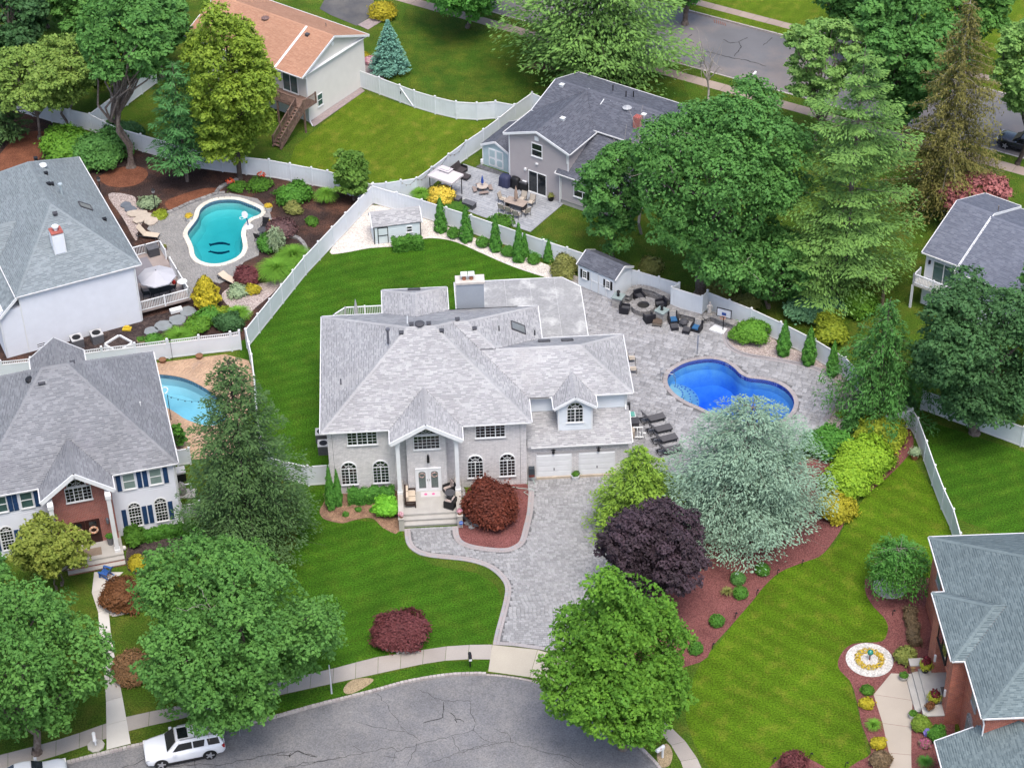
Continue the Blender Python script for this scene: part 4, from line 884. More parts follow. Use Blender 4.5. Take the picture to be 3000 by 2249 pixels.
# flat roofed addition with membrane roof
MB().prism([(-4.2, 13.2), (5.5, 9.1), (5.5, 19.3), (4.2, 20.6), (-4.2, 20.6)], 0, 3.25).build('addition_wall', VINYL, hm)
pl = [(-4.3, 13.25), (1.9, 13.25), (1.9, 9.5), (5.68, 9.45), (5.68, 19.5), (4.32, 20.85), (.5, 20.9), (-4.3, 20.85)]
fr_ = MB().prism(pl, 3.26, 3.42).build('flat_roof', WHITE, hm)
MEM = M('roof_membrane', (.45, .45, .45), .6, .12, .6, cols=[(.24, .24, .245), (.3, .3, .3), (.34, .34, .34)], c2=(.45, .45, .44), c2s=.7, c2r=(.48, .66), fine=.14, fscale=6)
for i in range(5):
    a = -4.25+i*1.98; sub = [(a, 13.3 if a < 1 else 9.55), (a+1.97, 13.3 if a+1.97 < 1.9 else 9.55), (min(a+1.97, 5.6), 20.75 if a+1.97 < 4.4 else 19.5), (a, 20.75)]
    if 0 < i < 5: pass
    for y0_, y1_ in ((9.5, 13.2), (13.2, 15.7), (15.7, 18.2), (18.2, 20.8)):
        p4 = [(max(a, -4.25), y0_+.01), (min(a+1.97, 5.62), y0_+.01), (min(a+1.97, 5.62), y1_-.01), (a, y1_-.01)]
        if y0_ < 13 and a+1.97 < 1.95: continue
        if y0_ < 13: p4[0] = (max(a, 1.95), p4[0][1]); p4[3] = (max(a, 1.95), p4[3][1])
        if y1_ > 20 and a > 2.5: p4 = [(a, y0_+.01), (5.62, y0_+.01), (5.62, 19.4), (4.28, 20.78), (a, 20.78)]
        MB().prism(p4, 3.42, 3.43+rnd.random()*.006, rnd.random()).build('membrane_sheet', MEM, fr_)
# chimney
c_ = MB().box(-4.25, -2.18, 14.0, 14.88, 0, 8.0).build('chimney', M('grey_stucco', (.3, .33, .37), .9, .06, 1, fine=.06, fscale=20), hm)
MB().box(-4.32, -2.11, 13.93, 14.95, 8.0, 8.18).build('chimney_crown', M('crown_cement', (.5, .46, .42), .9, .12, 3), c_)
for x in (-3.65, -3.1):
    MB().tube([(x, 14.4, 8.18), (x, 14.4, 8.55)], .15, 10).build('flue', M('clay', (.35, .14, .08), .85, .1, 4), c_)
    MB().box(x-.24, x+.24, 14.15, 14.65, 8.62, 8.72).box(x-.2, x-.16, 14.2, 14.24, 8.5, 8.63).box(x+.16, x+.2, 14.2, 14.24, 8.5, 8.63).box(x-.2, x-.16, 14.56, 14.6, 8.5, 8.63).box(x+.16, x+.2, 14.56, 14.6, 8.5, 8.63).build('flue_cap', WHITE, c_)
# roof fittings
vent_pipe(RM, -9.46, 5.6, 6+.537*5.95, 1.1, .09, True, M('pipe_metal', (.13, .13, .15), .5, .1, 4, metal=.4)); vent_pipe(RM, -13.0, 4.0, 6+.577*1.5, .5, .05, False, M('pipe_metal', None))
MB().lathe([(.26, 0), (.3, .1), (.36, .12), (.36, .2), (.1, .3)], (-7.16, 6.75, 9.72), 14).build('attic_fan', DGREY, RM)
for x, y, z in ((-8.5, 6.2, 9.45), (-5.6, 6.2, 9.45), (-7.75, 7.0, 9.55), (-6.5, 7.0, 9.55), (-4.4, 8.1, 8.98), (-3.2, 7.4, 8.6)): vent_box(RM, x, y, z, s=.28)
skylight(RM, B_, 1, 9.6, 1.2, .95, 1.0); skylight(RM, D_, 3, -7.45, .4, .9, .55); skylight(RM, C_, 3, 1.9, 1.1, .8, .55); skylight(RM, C_, 3, 3.6, 1.2, .8, .55)
for u, v in ((8.3, 3.2), (9.5, .5)): vent_pipe(RM, 1.82-v, u, 6+.537*v, .45, .045, False, BLACK)
downpipe(hm, [(7.35, 2.66, 5.9), (7.35, 2.68, 4.75), (7.35, 2.4, 4.5)])
# deck at the back left of the house
dk_ = MB().box(-13.9, -9.9, 13.3, 20.5, .75, .85).build('deck', M('deck_boards_grey', (.35, .33, .31), .8, .15, 2), hm)
def railing(parent, pts, z, h=.95, mat=None, step=1.7, bal=.13, post=.12):
    mat = mat or WHITE
    for A, B in zip(pts, pts[1:]):
        A, B = Vector((*A[:2], A[2] if len(A) > 2 else z)), Vector((*B[:2], B[2] if len(B) > 2 else z)); L_ = (B-A).length; n = max(1, round(L_/step))
        r = MB(); r.bar(A+Vector((0, 0, h-.05)), B+Vector((0, 0, h-.05)), .09, .06); r.bar(A+Vector((0, 0, .1)), B+Vector((0, 0, .1)), .06, .06); r.build('rail', mat, parent)
        for i in range(n+1):
            p = A.lerp(B, i/n); po_ = MB().box(p.x-post/2, p.x+post/2, p.y-post/2, p.y+post/2, p.z-.1, p.z+h+.05).build('post', mat, parent)
        k = int(L_/bal)
        for i in range(1, k):
            p = A.lerp(B, i/k); MB().box(p.x-.02, p.x+.02, p.y-.02, p.y+.02, p.z+.1, p.z+h-.06).build('baluster', mat, parent)
railing(dk_, [(-9.9, 20.5), (-13.0, 20.5), (-13.9, 19.6), (-13.9, 13.4)], .85)
railing(dk_, [(-4.95, 16.3), (-4.4, 16.3)], .85)
m = MB()
for x, y in ((-13.8, 13.5), (-13.8, 20.3), (-10, 20.3)): m.box(x-.07, x+.07, y-.07, y+.07, 0, .75)
m.build('deck_footing', WHITE, hm)
# ------------------------------------------------------------------ neighbour with the blue shutters
SIDW = M('white_siding', (.66, .68, .74), .55, .04, 1.5); SIDL = M('lavender_siding', (.62, .64, .69), .55, .04, 1.5); SIDG = M('greige_siding', (.36, .33, .335), .6, .04, 1.5); SIDC = M('cream_siding', (.62, .6, .56), .55, .03, 1.5)
BLUE = M('blue_shutter', (.018, .05, .13), .5, .15, 3); DOORW = M('mahogany_door', (.035, .012, .01), .35, .2, 5)
hl = thing('house', 'white sided two storey house with blue shutters and a red brick entrance bay', 'house', (-23.52, 110.03, 0), rad(14.6))
LA = Block(-13.95, .25, -.25, 13.05, 5.8, .77*6.65/6.2, .77*6.65/6.2, .77, .77)
LB = Block(-8.65, -4.7, 9, 14.7, 5.8, .77, .77, None, None)
LP = Block(-9.3, -4.33, -1.75, 4, 5.8, .77, .77, None, None)
RL = roof(hl, [LA, LB, LP], SH_LEFT, 300)
siding(hl, 'wall', -13.7, 0, 0, 12.8, 0, 5.68, SIDW, sides='fr')
MB().box(-8.93, -4.56, -.75, .02, .48, 5.68).build('entrance_bay', BRKR, hl)
gable_fill(hl, 'gable_wall', -9.0, -4.6, -.74, 5.65, 5.8, 7.45, BRKR)
MB().box(-8.95, -4.45, -2.5, 0, 0, .5).build('porch_floor', CONCS, hl)
for z, y in ((.34, -2.85), (.17, -3.2)):
    s_ = MB().box(-8.4, -4.45, y, -2.5, z-.05, z).build('step', CONCS, hl); MB().box(-8.38, -4.47, y+.03, -2.5, 0, z-.05).build('riser', BRKR, s_)
column(hl, -4.83, -2.05, .5, 5.65, .3); column(hl, -8.72, -2.05, .5, 5.65, .3)
for x in (-4.83, -8.72): MB().box(x-.18, x+.18, -2.2, 0, 5.4, 5.66).build('beam', WHITE, hl)
m = MB(); xm = -6.815
for s_ in (-1, 1): m.bar((xm+s_*2.5, -1.8, 5.66), (xm, -1.8, 7.58), .1, .3)
m.build('gable_trim', WHITE, hl)
for a in (-7.68, -6.68):
    d_ = MB().box(a, a+.99, -.8, -.75, .5, 2.6).build('door', DOORW, hl); MB().box(a+.25, a+.75, -.81, -.8, 1.9, 2.45).build('pane', GLASS, d_); MB().box(a+.2, a+.8, -.81, -.8, .65, 1.35).build('door_panel', DOORW, d_)
    o = MB().tube([(.26*math.cos(t*.52), 0, .26*math.sin(t*.52)) for t in range(13)], .08, 7).build('door_wreath', M('wreath_peach', (.5, .22, .12), .9, .5, 9, c2=(.6, .5, .4), c2s=7))
    o.matrix_world = Matrix.Translation(hl.location) @ Matrix.Rotation(hl.rotation_euler.z, 4, 'Z') @ Matrix.Translation((a+.5, -.9, 1.75))
    tag(o, 'peach flower wreath on the %s dark wooden door of the blue-shuttered house' % ('left' if a < -7 else 'right'), 'wreath', 'front door wreaths')
MB().box(-7.85, -5.5, -.77, -.748, 2.62, 2.85).build('lintel', BRKR, hl)
for x in (-8.2, -5.15): MB().tube([(x, -.85, 2.1), (x, -.85, 2.45)], .1, 8).tube([(x, -.85, 2.45), (x, -.85, 2.6)], [.12, .03], 8).build('wall_lantern', M('pewter', (.2, .22, .26), .4, .1, 3, metal=.5), hl)
window(hl, -6.75, -.75, 4.5, 1.8, 1.25, 3, 2, 4, fan=0); window(hl, -6.8, -.76, 5.85, 1.3, .06, 1, 1, 1, fan=.6)
for x in (-3.24, -1.4, -10.25, -12.0): window(hl, x, 0, 4.12, .86, 1.4, 1, 1, 1, double=True, pane=BLIND if x > -5 else GLASSG)
for x in (-3.2, -1.37, -10.25, -12.05): window(hl, x, 0, .68, .9, 1.72, 1, 4, 6, double=True, fan=.45)
for x in (-3.95, -2.53, -2.12, -.7, -9.57, -11.02, -11.37, -12.75):
    shutter(hl, x, 0, 4.06, .32, 1.46, BLUE); shutter(hl, x, 0, .7, .32, 1.62, BLUE)
vent_box(RL, -7.9, 5.6, 5.8+.77*5.6, s=.4); vent_box(RL, -5.6, 6.9, 5.8+.77*6.0, s=.3); MB().lathe([(.3, 0), (.38, .12), (.38, .22), (.1, .32)], (-8.6, 6.3, 10.0), 12).build('attic_fan', BLACK, RL)
vent_pipe(RL, -11.7, 6.5, 5.8+.8*2.2, .8, .08, True, M('white_pipe', (.6, .62, .64), .5, .1, 4)); vent_pipe(RL, -1.5, 5.0, 5.8+.826*1.7, .35, .05, False, WHITE)
downpipe(hl, [(-.08, -.12, 5.65), (-.06, -.1, .3), (.1, -.3, .1)])
# ------------------------------------------------------------------ house with the kidney pool
hu = thing('house', 'house with sage grey hip roof, white sided chimney and windowless lavender siding wall', 'house', (-29.64, 134.51, 0), rad(24.6))
UA = Block(-9.45, .6, -.2, 17.6, 5.5, .7, .7, .565, .75)
UB = Block(-15, -6.5, 5.2, 10.2, 5.5, None, None, .68, .68)
UC = Block(-13.2, -9.0, -.2, 5.4, 3.6, .9, None, None, None)
class _U: pass
RU = roof(hu, [UA, UB], SH_UL, 300)
siding(hu, 'wall', -9.2, 0, 0, 17.2, 0, 5.38, SIDL, sides='fr'); siding(hu, 'lower_wall', -10.95, -9.2, .01, 17, 0, 4.4, SIDL, sides='fl')
m = MB()
for k in range(14):
    v = k*.145; v2 = v+.16
    for j in range(18): m.face([(-11.3+v, -.2+j*.3, 3.72+.9*v), (-11.3+v2, -.2+j*.3, 3.71+.9*v2), (-11.3+v2, .1+j*.3, 3.71+.9*v2), (-11.3+v, .1+j*.3, 3.72+.9*v)][::-1], rnd.uniform(.3, .95) if rnd.random() > .25 else .05)
m.build('side_roof', SH_UL, hu); MB().bar((-11.35, -.25, 3.6), (-9.4, -.25, 5.4), .08, .2).build('rake_board', WHITE, hu)
downpipe(hu, [(.05, -.12, 5.35), (.05, -.12, .2)]); downpipe(hu, [(-10.98, -.1, 4.1), (-10.98, -.1, .2)])
c_ = MB(); siding(hu, 'chimney', -5.45, -4.6, 2.15, 3.05, 6.2, 8.6, SIDW, sides='flr')
MB().box(-5.5, -4.55, 2.1, 3.1, 8.6, 8.72).build('chimney_top', BRKR, hu); MB().tube([(-5.02, 2.6, 8.7), (-5.02, 2.6, 9.0)], .15, 12).tube([(-5.02, 2.6, 9.0), (-5.02, 2.6, 9.12)], .26, 14).build('flue_cap', WHITE, hu)
def onr(B, s_, u, v):
    x0, x1, y0, y1 = B.r; p = B.p[s_]; q = ((x0+v, u), (x1-v, u), (u, y0+v), (u, y1-v))[s_]; return q[0], q[1], B.ze+p*v
vent_pipe(RU, *onr(UA, 1, 8.5, 3.6), .9, .1, True, M('zinc', (.42, .48, .5), .5, .05, 3, metal=.3)); skylight(RU, UA, 1, 7.6, 1.6, .8, .9)
MB().lathe([(.3, 0), (.36, .1), (.3, .2), (.05, .26)], onr(UA, 1, 13.0, 3.9), 14).build('attic_fan', M('vent_white', (.6, .62, .62), .5), RU)
for u, v in ((14, 4.2), (11.6, 4.0), (9.6, 4.3), (9.8, 4.0), (6.1, 1.0)): vent_box(RU, *onr(UA, 1, u, v), s=.26, mat=BLACK)
vent_box(RU, *onr(UA, 2, -4.4, 5.3), s=.3)
MB().box(-8.5, -7.9, -.03, 0, .25, .55).build('cellar_window', GLASS, hu)
dk = MB().box(.0, 4.3, .3, 8.2, .55, .7).build('deck', M('deck_boards', (.32, .27, .25), .8, .14, 2, c2=(.24, .2, .19), c2s=1), hu)
for i in range(int(4.3/.14)): MB().box(.01+i*.14, .13+i*.14, .3, 8.2, .7, .715).build('board', M('deck_boards', None), dk)
railing(dk, [(.1, .35), (4.25, .35), (4.25, 3.3)], .7); railing(dk, [(4.25, 3.3), (4.25, 5.3)], .7); railing(dk, [(3.0, 8.1), (.1, 8.1)], .7); railing(dk, [(4.25, 6.6), (4.25, 8.1), (3.0, 8.1)], .7)
MB().box(.5, 2.9, 4.2, 7.6, .716, .73).build('deck_rug', M('rug_grey', (.2, .19, .21), .95, .06, 4), dk)
MB().box(2.4, 3.4, -.2, .25, 0, .3).build('deck_step', WHITE, hu)
# ------------------------------------------------------------------ house with the terracotta roof
ho = thing('house', 'white sided house with terracotta shingle gable roof and a wooden stair deck', 'house', (-18.17, 165.16, 0), rad(-36.2))
OA = Block(-14, .3, -.9, 8.8, 5.1, None, None, .43, .43)
RO_ = roof(ho, [OA], SH_OR, 300)
siding(ho, 'wall', -13.6, 0, 0, 8.3, 0, 4.98, SIDC, sides='fr')
m = MB(); m.face([(0.02, 0, 4.98), (0.02, 8.3, 4.98), (.02, 8.3, 5.3), (.02, 3.95, 7.0), (.02, 0, 5.3)]); m.build('gable_wall', SIDC, ho)
MB().lathe([(.22, 0), (.22, .05)], (0, 0, 0), 8).build('gable_vent', WHITE, ho, loc=(.03, 3.9, 6.3)).rotation_euler = (0, rad(90), 0)
window(ho, .0, 1.6, .95, .75, 1.25, 1, 1, 1, rz=rad(90), double=True, pane=GLASSG)
window(ho, -1.9, 0, 2.55, 1.8, 2.05, 2, 1, 1, pane=GLASSG, name='sliding_door'); window(ho, -9, 0, 2.9, 1.4, 1.2, 2, 1, 1)
MB().bar((-2.9, -.85, 5.14), (-2.9, 3.9, 7.2), .22, .05).build('flashing', WHITE, RO_)
vent_box(RO_, *onr(OA, 2, -2.2, 4.0), s=.3); MB().lathe([(.34, 0), (.4, .1), (.1, .25)], onr(OA, 2, -7.4, 4.2), 12).build('attic_fan', M('brown_metal', (.16, .1, .09), .5), RO_)
vent_pipe(RO_, *onr(OA, 3, -2.6, 2.6), .4, .04, False, IRON)
downpipe(ho, [(.05, -.8, 5.0), (.15, -.1, 4.6), (.1, -.1, .3), (.8, -.5, .05)])
WOOD = M('weathered_wood', (.2, .13, .1), .85, .2, 3, c2=(.13, .08, .065), c2s=4)
dk = MB().box(-5.5, 1.1, -1.8, 0, 2.35, 2.5).build('deck', WOOD, ho); railing(dk, [(-5.5, -1.75), (.1, -1.75)], 2.5, mat=WOOD); railing(dk, [(1.05, -1.75), (1.05, -.05)], 2.5, mat=WOOD)
m = MB()
for x, y in ((1.0, -1.7), (-2.2, -1.7), (-5.4, -1.7)): m.box(x-.07, x+.07, y-.07, y+.07, 0, 2.35)
m.build('deck_post', WOOD, ho)
st = MB().bar((.12, -1.8, 2.35), (.12, -5.3, .05), .06, .28).bar((1.02, -1.8, 2.35), (1.02, -5.3, .05), .06, .28).build('stair', WOOD, ho)
for k in range(12): MB().box(.1, 1.05, -1.95-k*.285-.13, -1.95-k*.285+.14, 2.3-k*.19, 2.34-k*.19).build('tread', WOOD, st)
for x in (.12, 1.02): railing(st, [(x, -1.8, 2.5), (x, -5.2, .25)], 0, .9, WOOD, 1.6)
# ------------------------------------------------------------------ grey house behind the back fence
hg = thing('house', 'greige sided house with charcoal shingle roof and a sliding door onto a grey patio', 'house', (.17, 153.76, 0), rad(-34.2))
GA = Block(-.37, 12.2, 4.1, 11.9, 5.4, None, None, .3, .3)
GW = Block(-.45, 6.3, -.25, 8.2, 5.3, .36, .36, None, None)
GL = Block(5.0, 12.2, -.5, 7.5, 3.2, None, None, .41, None)
RG = roof(hg, [GW, GL, GA], SH_GR, 300)
siding(hg, 'wall', 0, 6.0, 0, 8, 0, 5.22, SIDG, sides='flr'); gable_fill(hg, 'gable_wall', -.02, 6.02, -.02, 5.2, 5.35, 6.4, SIDG)
siding(hg, 'low_wall', 5.4, 11.8, -.15, 6, .5, 3.1, SIDG, sides='fr'); MB().box(5.42, 11.75, -.13, 6, 0, .5).build('foundation', CONCS, hg)
siding(hg, 'back_wall', 0, 11.8, 6, 11.5, 0, 5.3, SIDG, sides='lr'); m = MB().face([(11.82, 4, 4.4), (11.82, 11.5, 4.4), (11.82, 11.5, 5.3), (11.82, 8, 6.4), (11.82, 0, 3.2)]).build('end_wall', SIDG, hg)
window(hg, 2.9, 0, .12, 1.85, 2.15, 2, 1, 1, name='sliding_door'); window(hg, 2.87, 0, 3.85, 1.1, 1.3, 1, 1, 1, double=True)
window(hg, 7.6, -.15, 1.3, 1.8, 1.3, 2, 1, 1, double=True); window(hg, 9.6, -.15, 1.3, 1.2, 1.3, 1, 1, 1, double=True)
MB().box(2.65, 3.05, -.1, 0, 5.45, 5.85).build('gable_vent', WHITE, hg); MB().box(2.75, 3.0, -.18, 0, 3.1, 3.22).build('flood_light', WHITE, hg); MB().box(1.6, 1.8, -.2, 0, 2.15, 2.35).build('flood_light', WHITE, hg)
downpipe(hg, [(5.95, -.1, 5.1), (5.95, -.1, 4.2)]); downpipe(hg, [(5.35, -.3, 3.1), (5.35, -.3, .2)])
for q in (onr(GW, 1, 2.9, 2.7), onr(GA, 2, 9.2, 3.0), onr(GA, 2, .6, 3.4)): vent_box(RG, *q, s=.34, mat=M('vent_white', None))
for q in (onr(GA, 3, 4.5, 2.2), onr(GA, 3, 6.2, 2.8), onr(GA, 3, 6.6, 2.2)): vent_pipe(RG, *q, .6, .05, False, BLACK)
MB().lathe([(.36, 0), (.42, .12), (.1, .3)], onr(GA, 2, 7.4, 3.2), 12).build('attic_fan', M('vent_grey', (.35, .36, .38), .5), RG); MB().box(9.0, 9.6, 5.6, 6.2, 5.6, 6.9).build('chimney', BRKR, RG)
# ------------------------------------------------------------------ house at the right with the balcony
hr = thing('house', 'pale house with slate grey roof and a small white balcony behind the big maple', 'house', (32.6, 134.97, 0), rad(-38.3))
RA = Block(0, 3.2, 0, 10.6, 5, None, None, .39, .39); RB = Block(3.2, 16, -.6, 10.6, 4.77, None, None, .39, .39)
RR = roof(hr, [RA, RB], SH_GR if False else shmat('shingle_blue_grey', (.23, .25, .3), (.1, .11, .145), .08), 300)
siding(hr, 'wall', .3, 15.5, .35, 10.2, 0, 4.65, SIDL, sides='flr')
m = MB().face([(.28, .35, 4.6), (.28, .4, 5.1), (.28, 5.3, 7.0), (.28, 10.2, 5.1), (.28, 10.2, 4.6)]).build('gable_wall', SIDL, hr)
window(hr, 1.9, .35, 2.4, 1.9, 2.05, 2, 1, 1, pane=GLASSG, frame=WHITE, name='sliding_door')
dk = MB().box(-.15, 3.4, -.75, .34, 2.2, 2.35).build('balcony', M('balcony_boards', (.45, .44, .43), .8, .1, 3), hr); railing(dk, [(-.1, .3), (-.1, -.7), (3.35, -.7)], 2.35, mat=SIDW)
MB().box(-.2, -.04, -.78, -.62, 0, 2.2).build('balcony_post', SIDW, hr); MB().tube([(.62, .25, 4.0), (.62, .25, 4.3)], .1, 8).build('wall_lantern', BLACK, hr); vent_pipe(RR, *onr(RA, 3, 3.0, 4.0), .5, .04, False, IRON)
# ------------------------------------------------------------------ red brick house at lower right
hb = thing('brick_house', 'red brick house with green-grey hip roof at the right edge', 'house', (27.18, 100.63, 0), rad(1.6))
VA = Block(0, 14, -16.03, 0, 6, .52, .52, .52, .52); VB = Block(-.83, 6, -11.25, -5.2, 6, .52, None, .52, .52); VG = Block(-2.28, 7, -32, -15, 3, .5, .5, None, None)
RB_ = roof(hb, [VA, VB, VG], SH_BH, 300)
MB().box(.35, 13.6, -15.7, -.35, 0, 5.88).build('wall', BRKO, hb)
MB().box(-.6, .36, -6.9, -5.55, 0, 5.88).build('bay_wall', BRKO, hb); MB().box(-.6, .36, -10.95, -9.95, 0, 5.88).build('bay_wall', BRKO, hb); MB().box(-.6, .36, -9.95, -6.9, 3.6, 5.88).build('bay_wall', BRKO, hb)
MB().box(-1.9, 6.6, -31, -15.35, 0, 2.88).build('garage_wall', BRKO, hb)
MB().box(-1.4, .35, -10.0, -6.5, 0, .5).build('porch_floor', CONCS, hb)
for z, x in ((.34, -1.8), (.17, -2.2)): MB().box(x, -1.4, -9.95, -6.6, 0, z).build('step', CONCS, hb)
for y0_, y1_ in ((-6.5, -5.9), (-10.9, -10.02)): MB().box(-1.9, -.6, y0_, y1_, 0, .75).build('planter_wall', BRKR, hb); MB().box(-1.95, -.6, y0_-.03, y1_+.03, .75, .83).build('wall_cap', CONCS, hb)
for y, z, ht in ((-2.6, 4.1, 1.5), (-13.3, 4.1, 1.5)): window(hb, .35, y, z, 1.1, ht, 1, 1, 1, rz=rad(-90), pane=BLIND, frame=M('grey_frame', (.3, .28, .28), .6))
for y in (-3.6, -13.1): window(hb, .35, y, .9, 1.2, 1.6, 1, 1, 1, fan=.55, rz=rad(-90), pane=BLIND, frame=M('grey_frame', None))
window(hb, -.6, -8.4, 4.0, 2.4, 1.7, 2, 1, 1, rz=rad(-90), frame=BLACK)
MB().box(.2, .34, -9.2, -7.6, .5, 2.8).build('door', DOORW, hb); MB().box(-.3, .2, -9.4, -8.2, .51, .525).build('door_mat', M('mat_brown', (.12, .1, .09), .95), hb)
for y in (-7.35, -10.4): MB().box(-.72, -.6, y-.07, y+.07, 2.0, 2.55).build('wall_lamp', M('lamp_glass', (.6, .6, .6), .3), hb)
downpipe(hb, [(.1, -15.8, 5.9), (.25, -15.8, 5.2), (.25, -15.85, 3.9)])
# ------------------------------------------------------------------ sheds
def shed(name, label, o, rz, wd, dp, hz, pitch, wallm, roofm, over=.12, front=True, doors=None, wins=(), sid=True):
    t = thing(name, label, 'shed', o, rz, None); ze = hz
    b = Block(-over, wd+over, -over, dp+over, ze, None, None, pitch, pitch) if front else Block(-over, wd+over, -over, dp+over, ze, pitch, pitch, None, None)
    roof(t, [b], roofm, 120, .14, .3, gut=False)
    siding(t, 'wall', 0, wd, 0, dp, 0, ze, wallm, sides='flr')
    if front:
        for x in (.0, wd): MB().face([(x, 0, ze), (x, dp, ze), (x, dp/2, ze+pitch*dp/2)]).build('gable_wall', wallm, t)
    else: gable_fill(t, 'gable_wall', 0, wd, -.01, ze, ze+.02, ze+pitch*wd/2, wallm)
    return t
p = G('t5', 1755, 152); q = G('t5', 1985, 285)
p1, p2 = G('t6', 212, 190), G('t6', 440, 290); a = math.atan2((p2-p1).y, (p2-p1).x); L_ = (p2-p1).length
s1 = shed('shed', 'pale blue garden shed with black shutters beside the stone fire pit corner', p1, a, L_, 2.3, 2.15, .55, VINYL, SH_GR)
for x in (L_*.18, L_*.83):
    window(s1, x, 0, 1.0, .45, .75, 1, 2, 3); shutter(s1, x-.35, 0, .98, .18, .8, BLACK); shutter(s1, x+.35, 0, .98, .18, .8, BLACK)
for k in (0, 1):
    d_ = MB().box(L_*.36+k*.78, L_*.36+.76+k*.78, -.075, -.02, .12, 1.95).build('door', VINYL, s1); MB().box(L_*.36+k*.78, L_*.36+.76+k*.78, -.09, -.075, 1.05, 1.15).box(L_*.36+k*.78, L_*.36+.06+k*.78, -.09, -.075, .12, 1.95).box(L_*.36+.7+k*.78, L_*.36+.76+k*.78, -.09, -.075, .12, 1.95).build('door_trim', WHITE, d_)
p1, p2 = G('t2', 218, 1582), G('t2', 515, 1545); a = math.atan2((p2-p1).y, (p2-p1).x); L_ = (p2-p1).length
s2 = shed('shed', 'small white shed with dark trim behind the clipped hedge on white gravel', p1, a, L_, 2.0, 1.75, .75, M('shed_white', (.6, .66, .68), .6, .05, 2), SH_MAIN)
m = MB(); m.box(-.05, .03, -.07, .02, 0, 1.75); m.box(L_-.03, L_+.05, -.07, .02, 0, 1.75); m.box(.03, L_-.03, -.065, .01, 1.66, 1.75); m.build('trim', BLACK, s2)
d_ = MB().box(.32, 1.12, -.075, -.03, .08, 1.6).build('door', M('shed_white', None), s2); m = MB()
for b_4 in ((.28, .34, .05, 1.62), (1.1, 1.16, .05, 1.62), (.34, 1.1, 1.56, 1.62), (.34, 1.1, .78, .86)): m.box(b_4[0], b_4[1], -.09, -.03, b_4[2], b_4[3])
m.build('door_trim', BLACK, d_); window(s2, L_*.76, 0, .85, .5, .6, 1, 1, 1, double=True, frame=WHITE)
p1, p2 = G('t2', 920, 1062), G('t2', 1085, 1112); a = math.atan2((p2-p1).y, (p2-p1).x); L_ = (p2-p1).length
SHG = M('shed_green', (.38, .48, .5), .6, .05, 2)
s3 = shed('shed', 'pale green shed with white double doors beside the greige house', p1, rad(-34.2), 2.75, 4.2, 2.1, .5, SHG, SH_GR, front=False)
for k in (0, 1):
    x0 = .65+k*.78; d_ = MB().box(x0, x0+.76, -.075, -.02, .15, 1.9).build('door', WHITE, s3)
    MB().box(x0+.1, x0+.66, -.09, -.075, 1.1, 1.8).build('door_panel', SHG, d_); MB().prism([(x0+.22, 0), (x0+.54, 0), (x0+.66, .12), (x0+.66, .5), (x0+.54, .62), (x0+.22, .62), (x0+.1, .5), (x0+.1, .12)], 0, .015).build('door_panel', SHG, d_).rotation_euler = (rad(90), 0, 0)
    d_.children[-1].location = (0, -.075, .3)
# ------------------------------------------------------------------ foliage
def _unit(v): return v/np.maximum(1e-6, np.linalg.norm(v, axis=-1, keepdims=True))
def leaves(C, N, size, asp, rg, along=None):
    """one small folded-out leaf (a rhombus) per point: centres C, normals N"""
    n = len(C); T = rg.normal(size=(n, 3)) if along is None else along+rg.normal(size=(n, 3))*.25
    N = _unit(N); T = _unit(T-N*np.sum(T*N, 1, keepdims=True)); B = np.cross(N, T); s = (size*rg.uniform(.65, 1.35, n))[:, None]
    V = np.stack([C-T*s, C+B*s*asp, C+T*s, C-B*s*asp], 1).reshape(-1, 3)
    return V, np.arange(4*n).reshape(n, 4)
def dirs(n, rg): return _unit(rg.normal(size=(n, 3)))
SEED = [100]
def leafball(name, c, rx, ry, h, n, leaf, mat, parent=None, lump=.18, flat=.0, core=True, up=.35, asp=.6, square=0., loc=None):
    """clipped or natural shrub: leaves over a lumpy dome standing at c, with a leafy core"""
    SEED[0] += 1; rg = np.random.default_rng(SEED[0]); d = dirs(int(n*1.15), rg); d = d[d[:, 2] > -.35][:n]; k = len(d)
    L = dirs(int(rg.integers(10, 18)), rg); q = np.max(np.clip(d @ L.T, 0, 1)**6*rg.uniform(.6, 1.1, len(L)), 1); L2 = dirs(60, rg); q2 = np.max(np.clip(d @ L2.T, 0, 1)**40, 1); r = 1-lump*1.3+lump*1.5*q+lump*.5*q2+rg.exponential(.05, k)-.05
    if not square: rx, ry = rx*rg.uniform(.94, 1.1), ry*rg.uniform(.9, 1.1)
    e = d.copy()
    if square:
        mx = np.max(np.abs(d[:, :3]), axis=1, keepdims=True); e = d*(1-square)+(d/mx)*square
    P = e*r[:, None]*np.array([rx, ry, h*.62]); P[:, 2] = P[:, 2]+h*.38; P[:, 2] = np.maximum(P[:, 2], .03)
    N = d*np.array([1/rx, 1/ry, 1/h])*min(rx, ry, h)+rg.normal(size=(k, 3))*.45+np.array([0, 0, up])
    V, Q = leaves(P, N, leaf, asp, rg); T = np.clip(rg.uniform(0, 1, k)*.8+.2*q, 0, 1)
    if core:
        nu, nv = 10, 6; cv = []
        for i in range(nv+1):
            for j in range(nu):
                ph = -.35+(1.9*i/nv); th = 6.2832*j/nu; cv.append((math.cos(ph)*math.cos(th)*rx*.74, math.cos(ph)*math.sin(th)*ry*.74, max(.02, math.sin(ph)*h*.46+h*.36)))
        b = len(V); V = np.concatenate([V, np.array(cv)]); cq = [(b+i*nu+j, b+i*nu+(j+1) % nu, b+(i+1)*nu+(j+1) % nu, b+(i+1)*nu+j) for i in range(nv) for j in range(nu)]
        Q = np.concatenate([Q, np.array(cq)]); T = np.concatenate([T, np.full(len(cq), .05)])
    o = npmesh(name, V, Q, T, mat, parent)
    o.location = loc if loc is not None else c
    return o
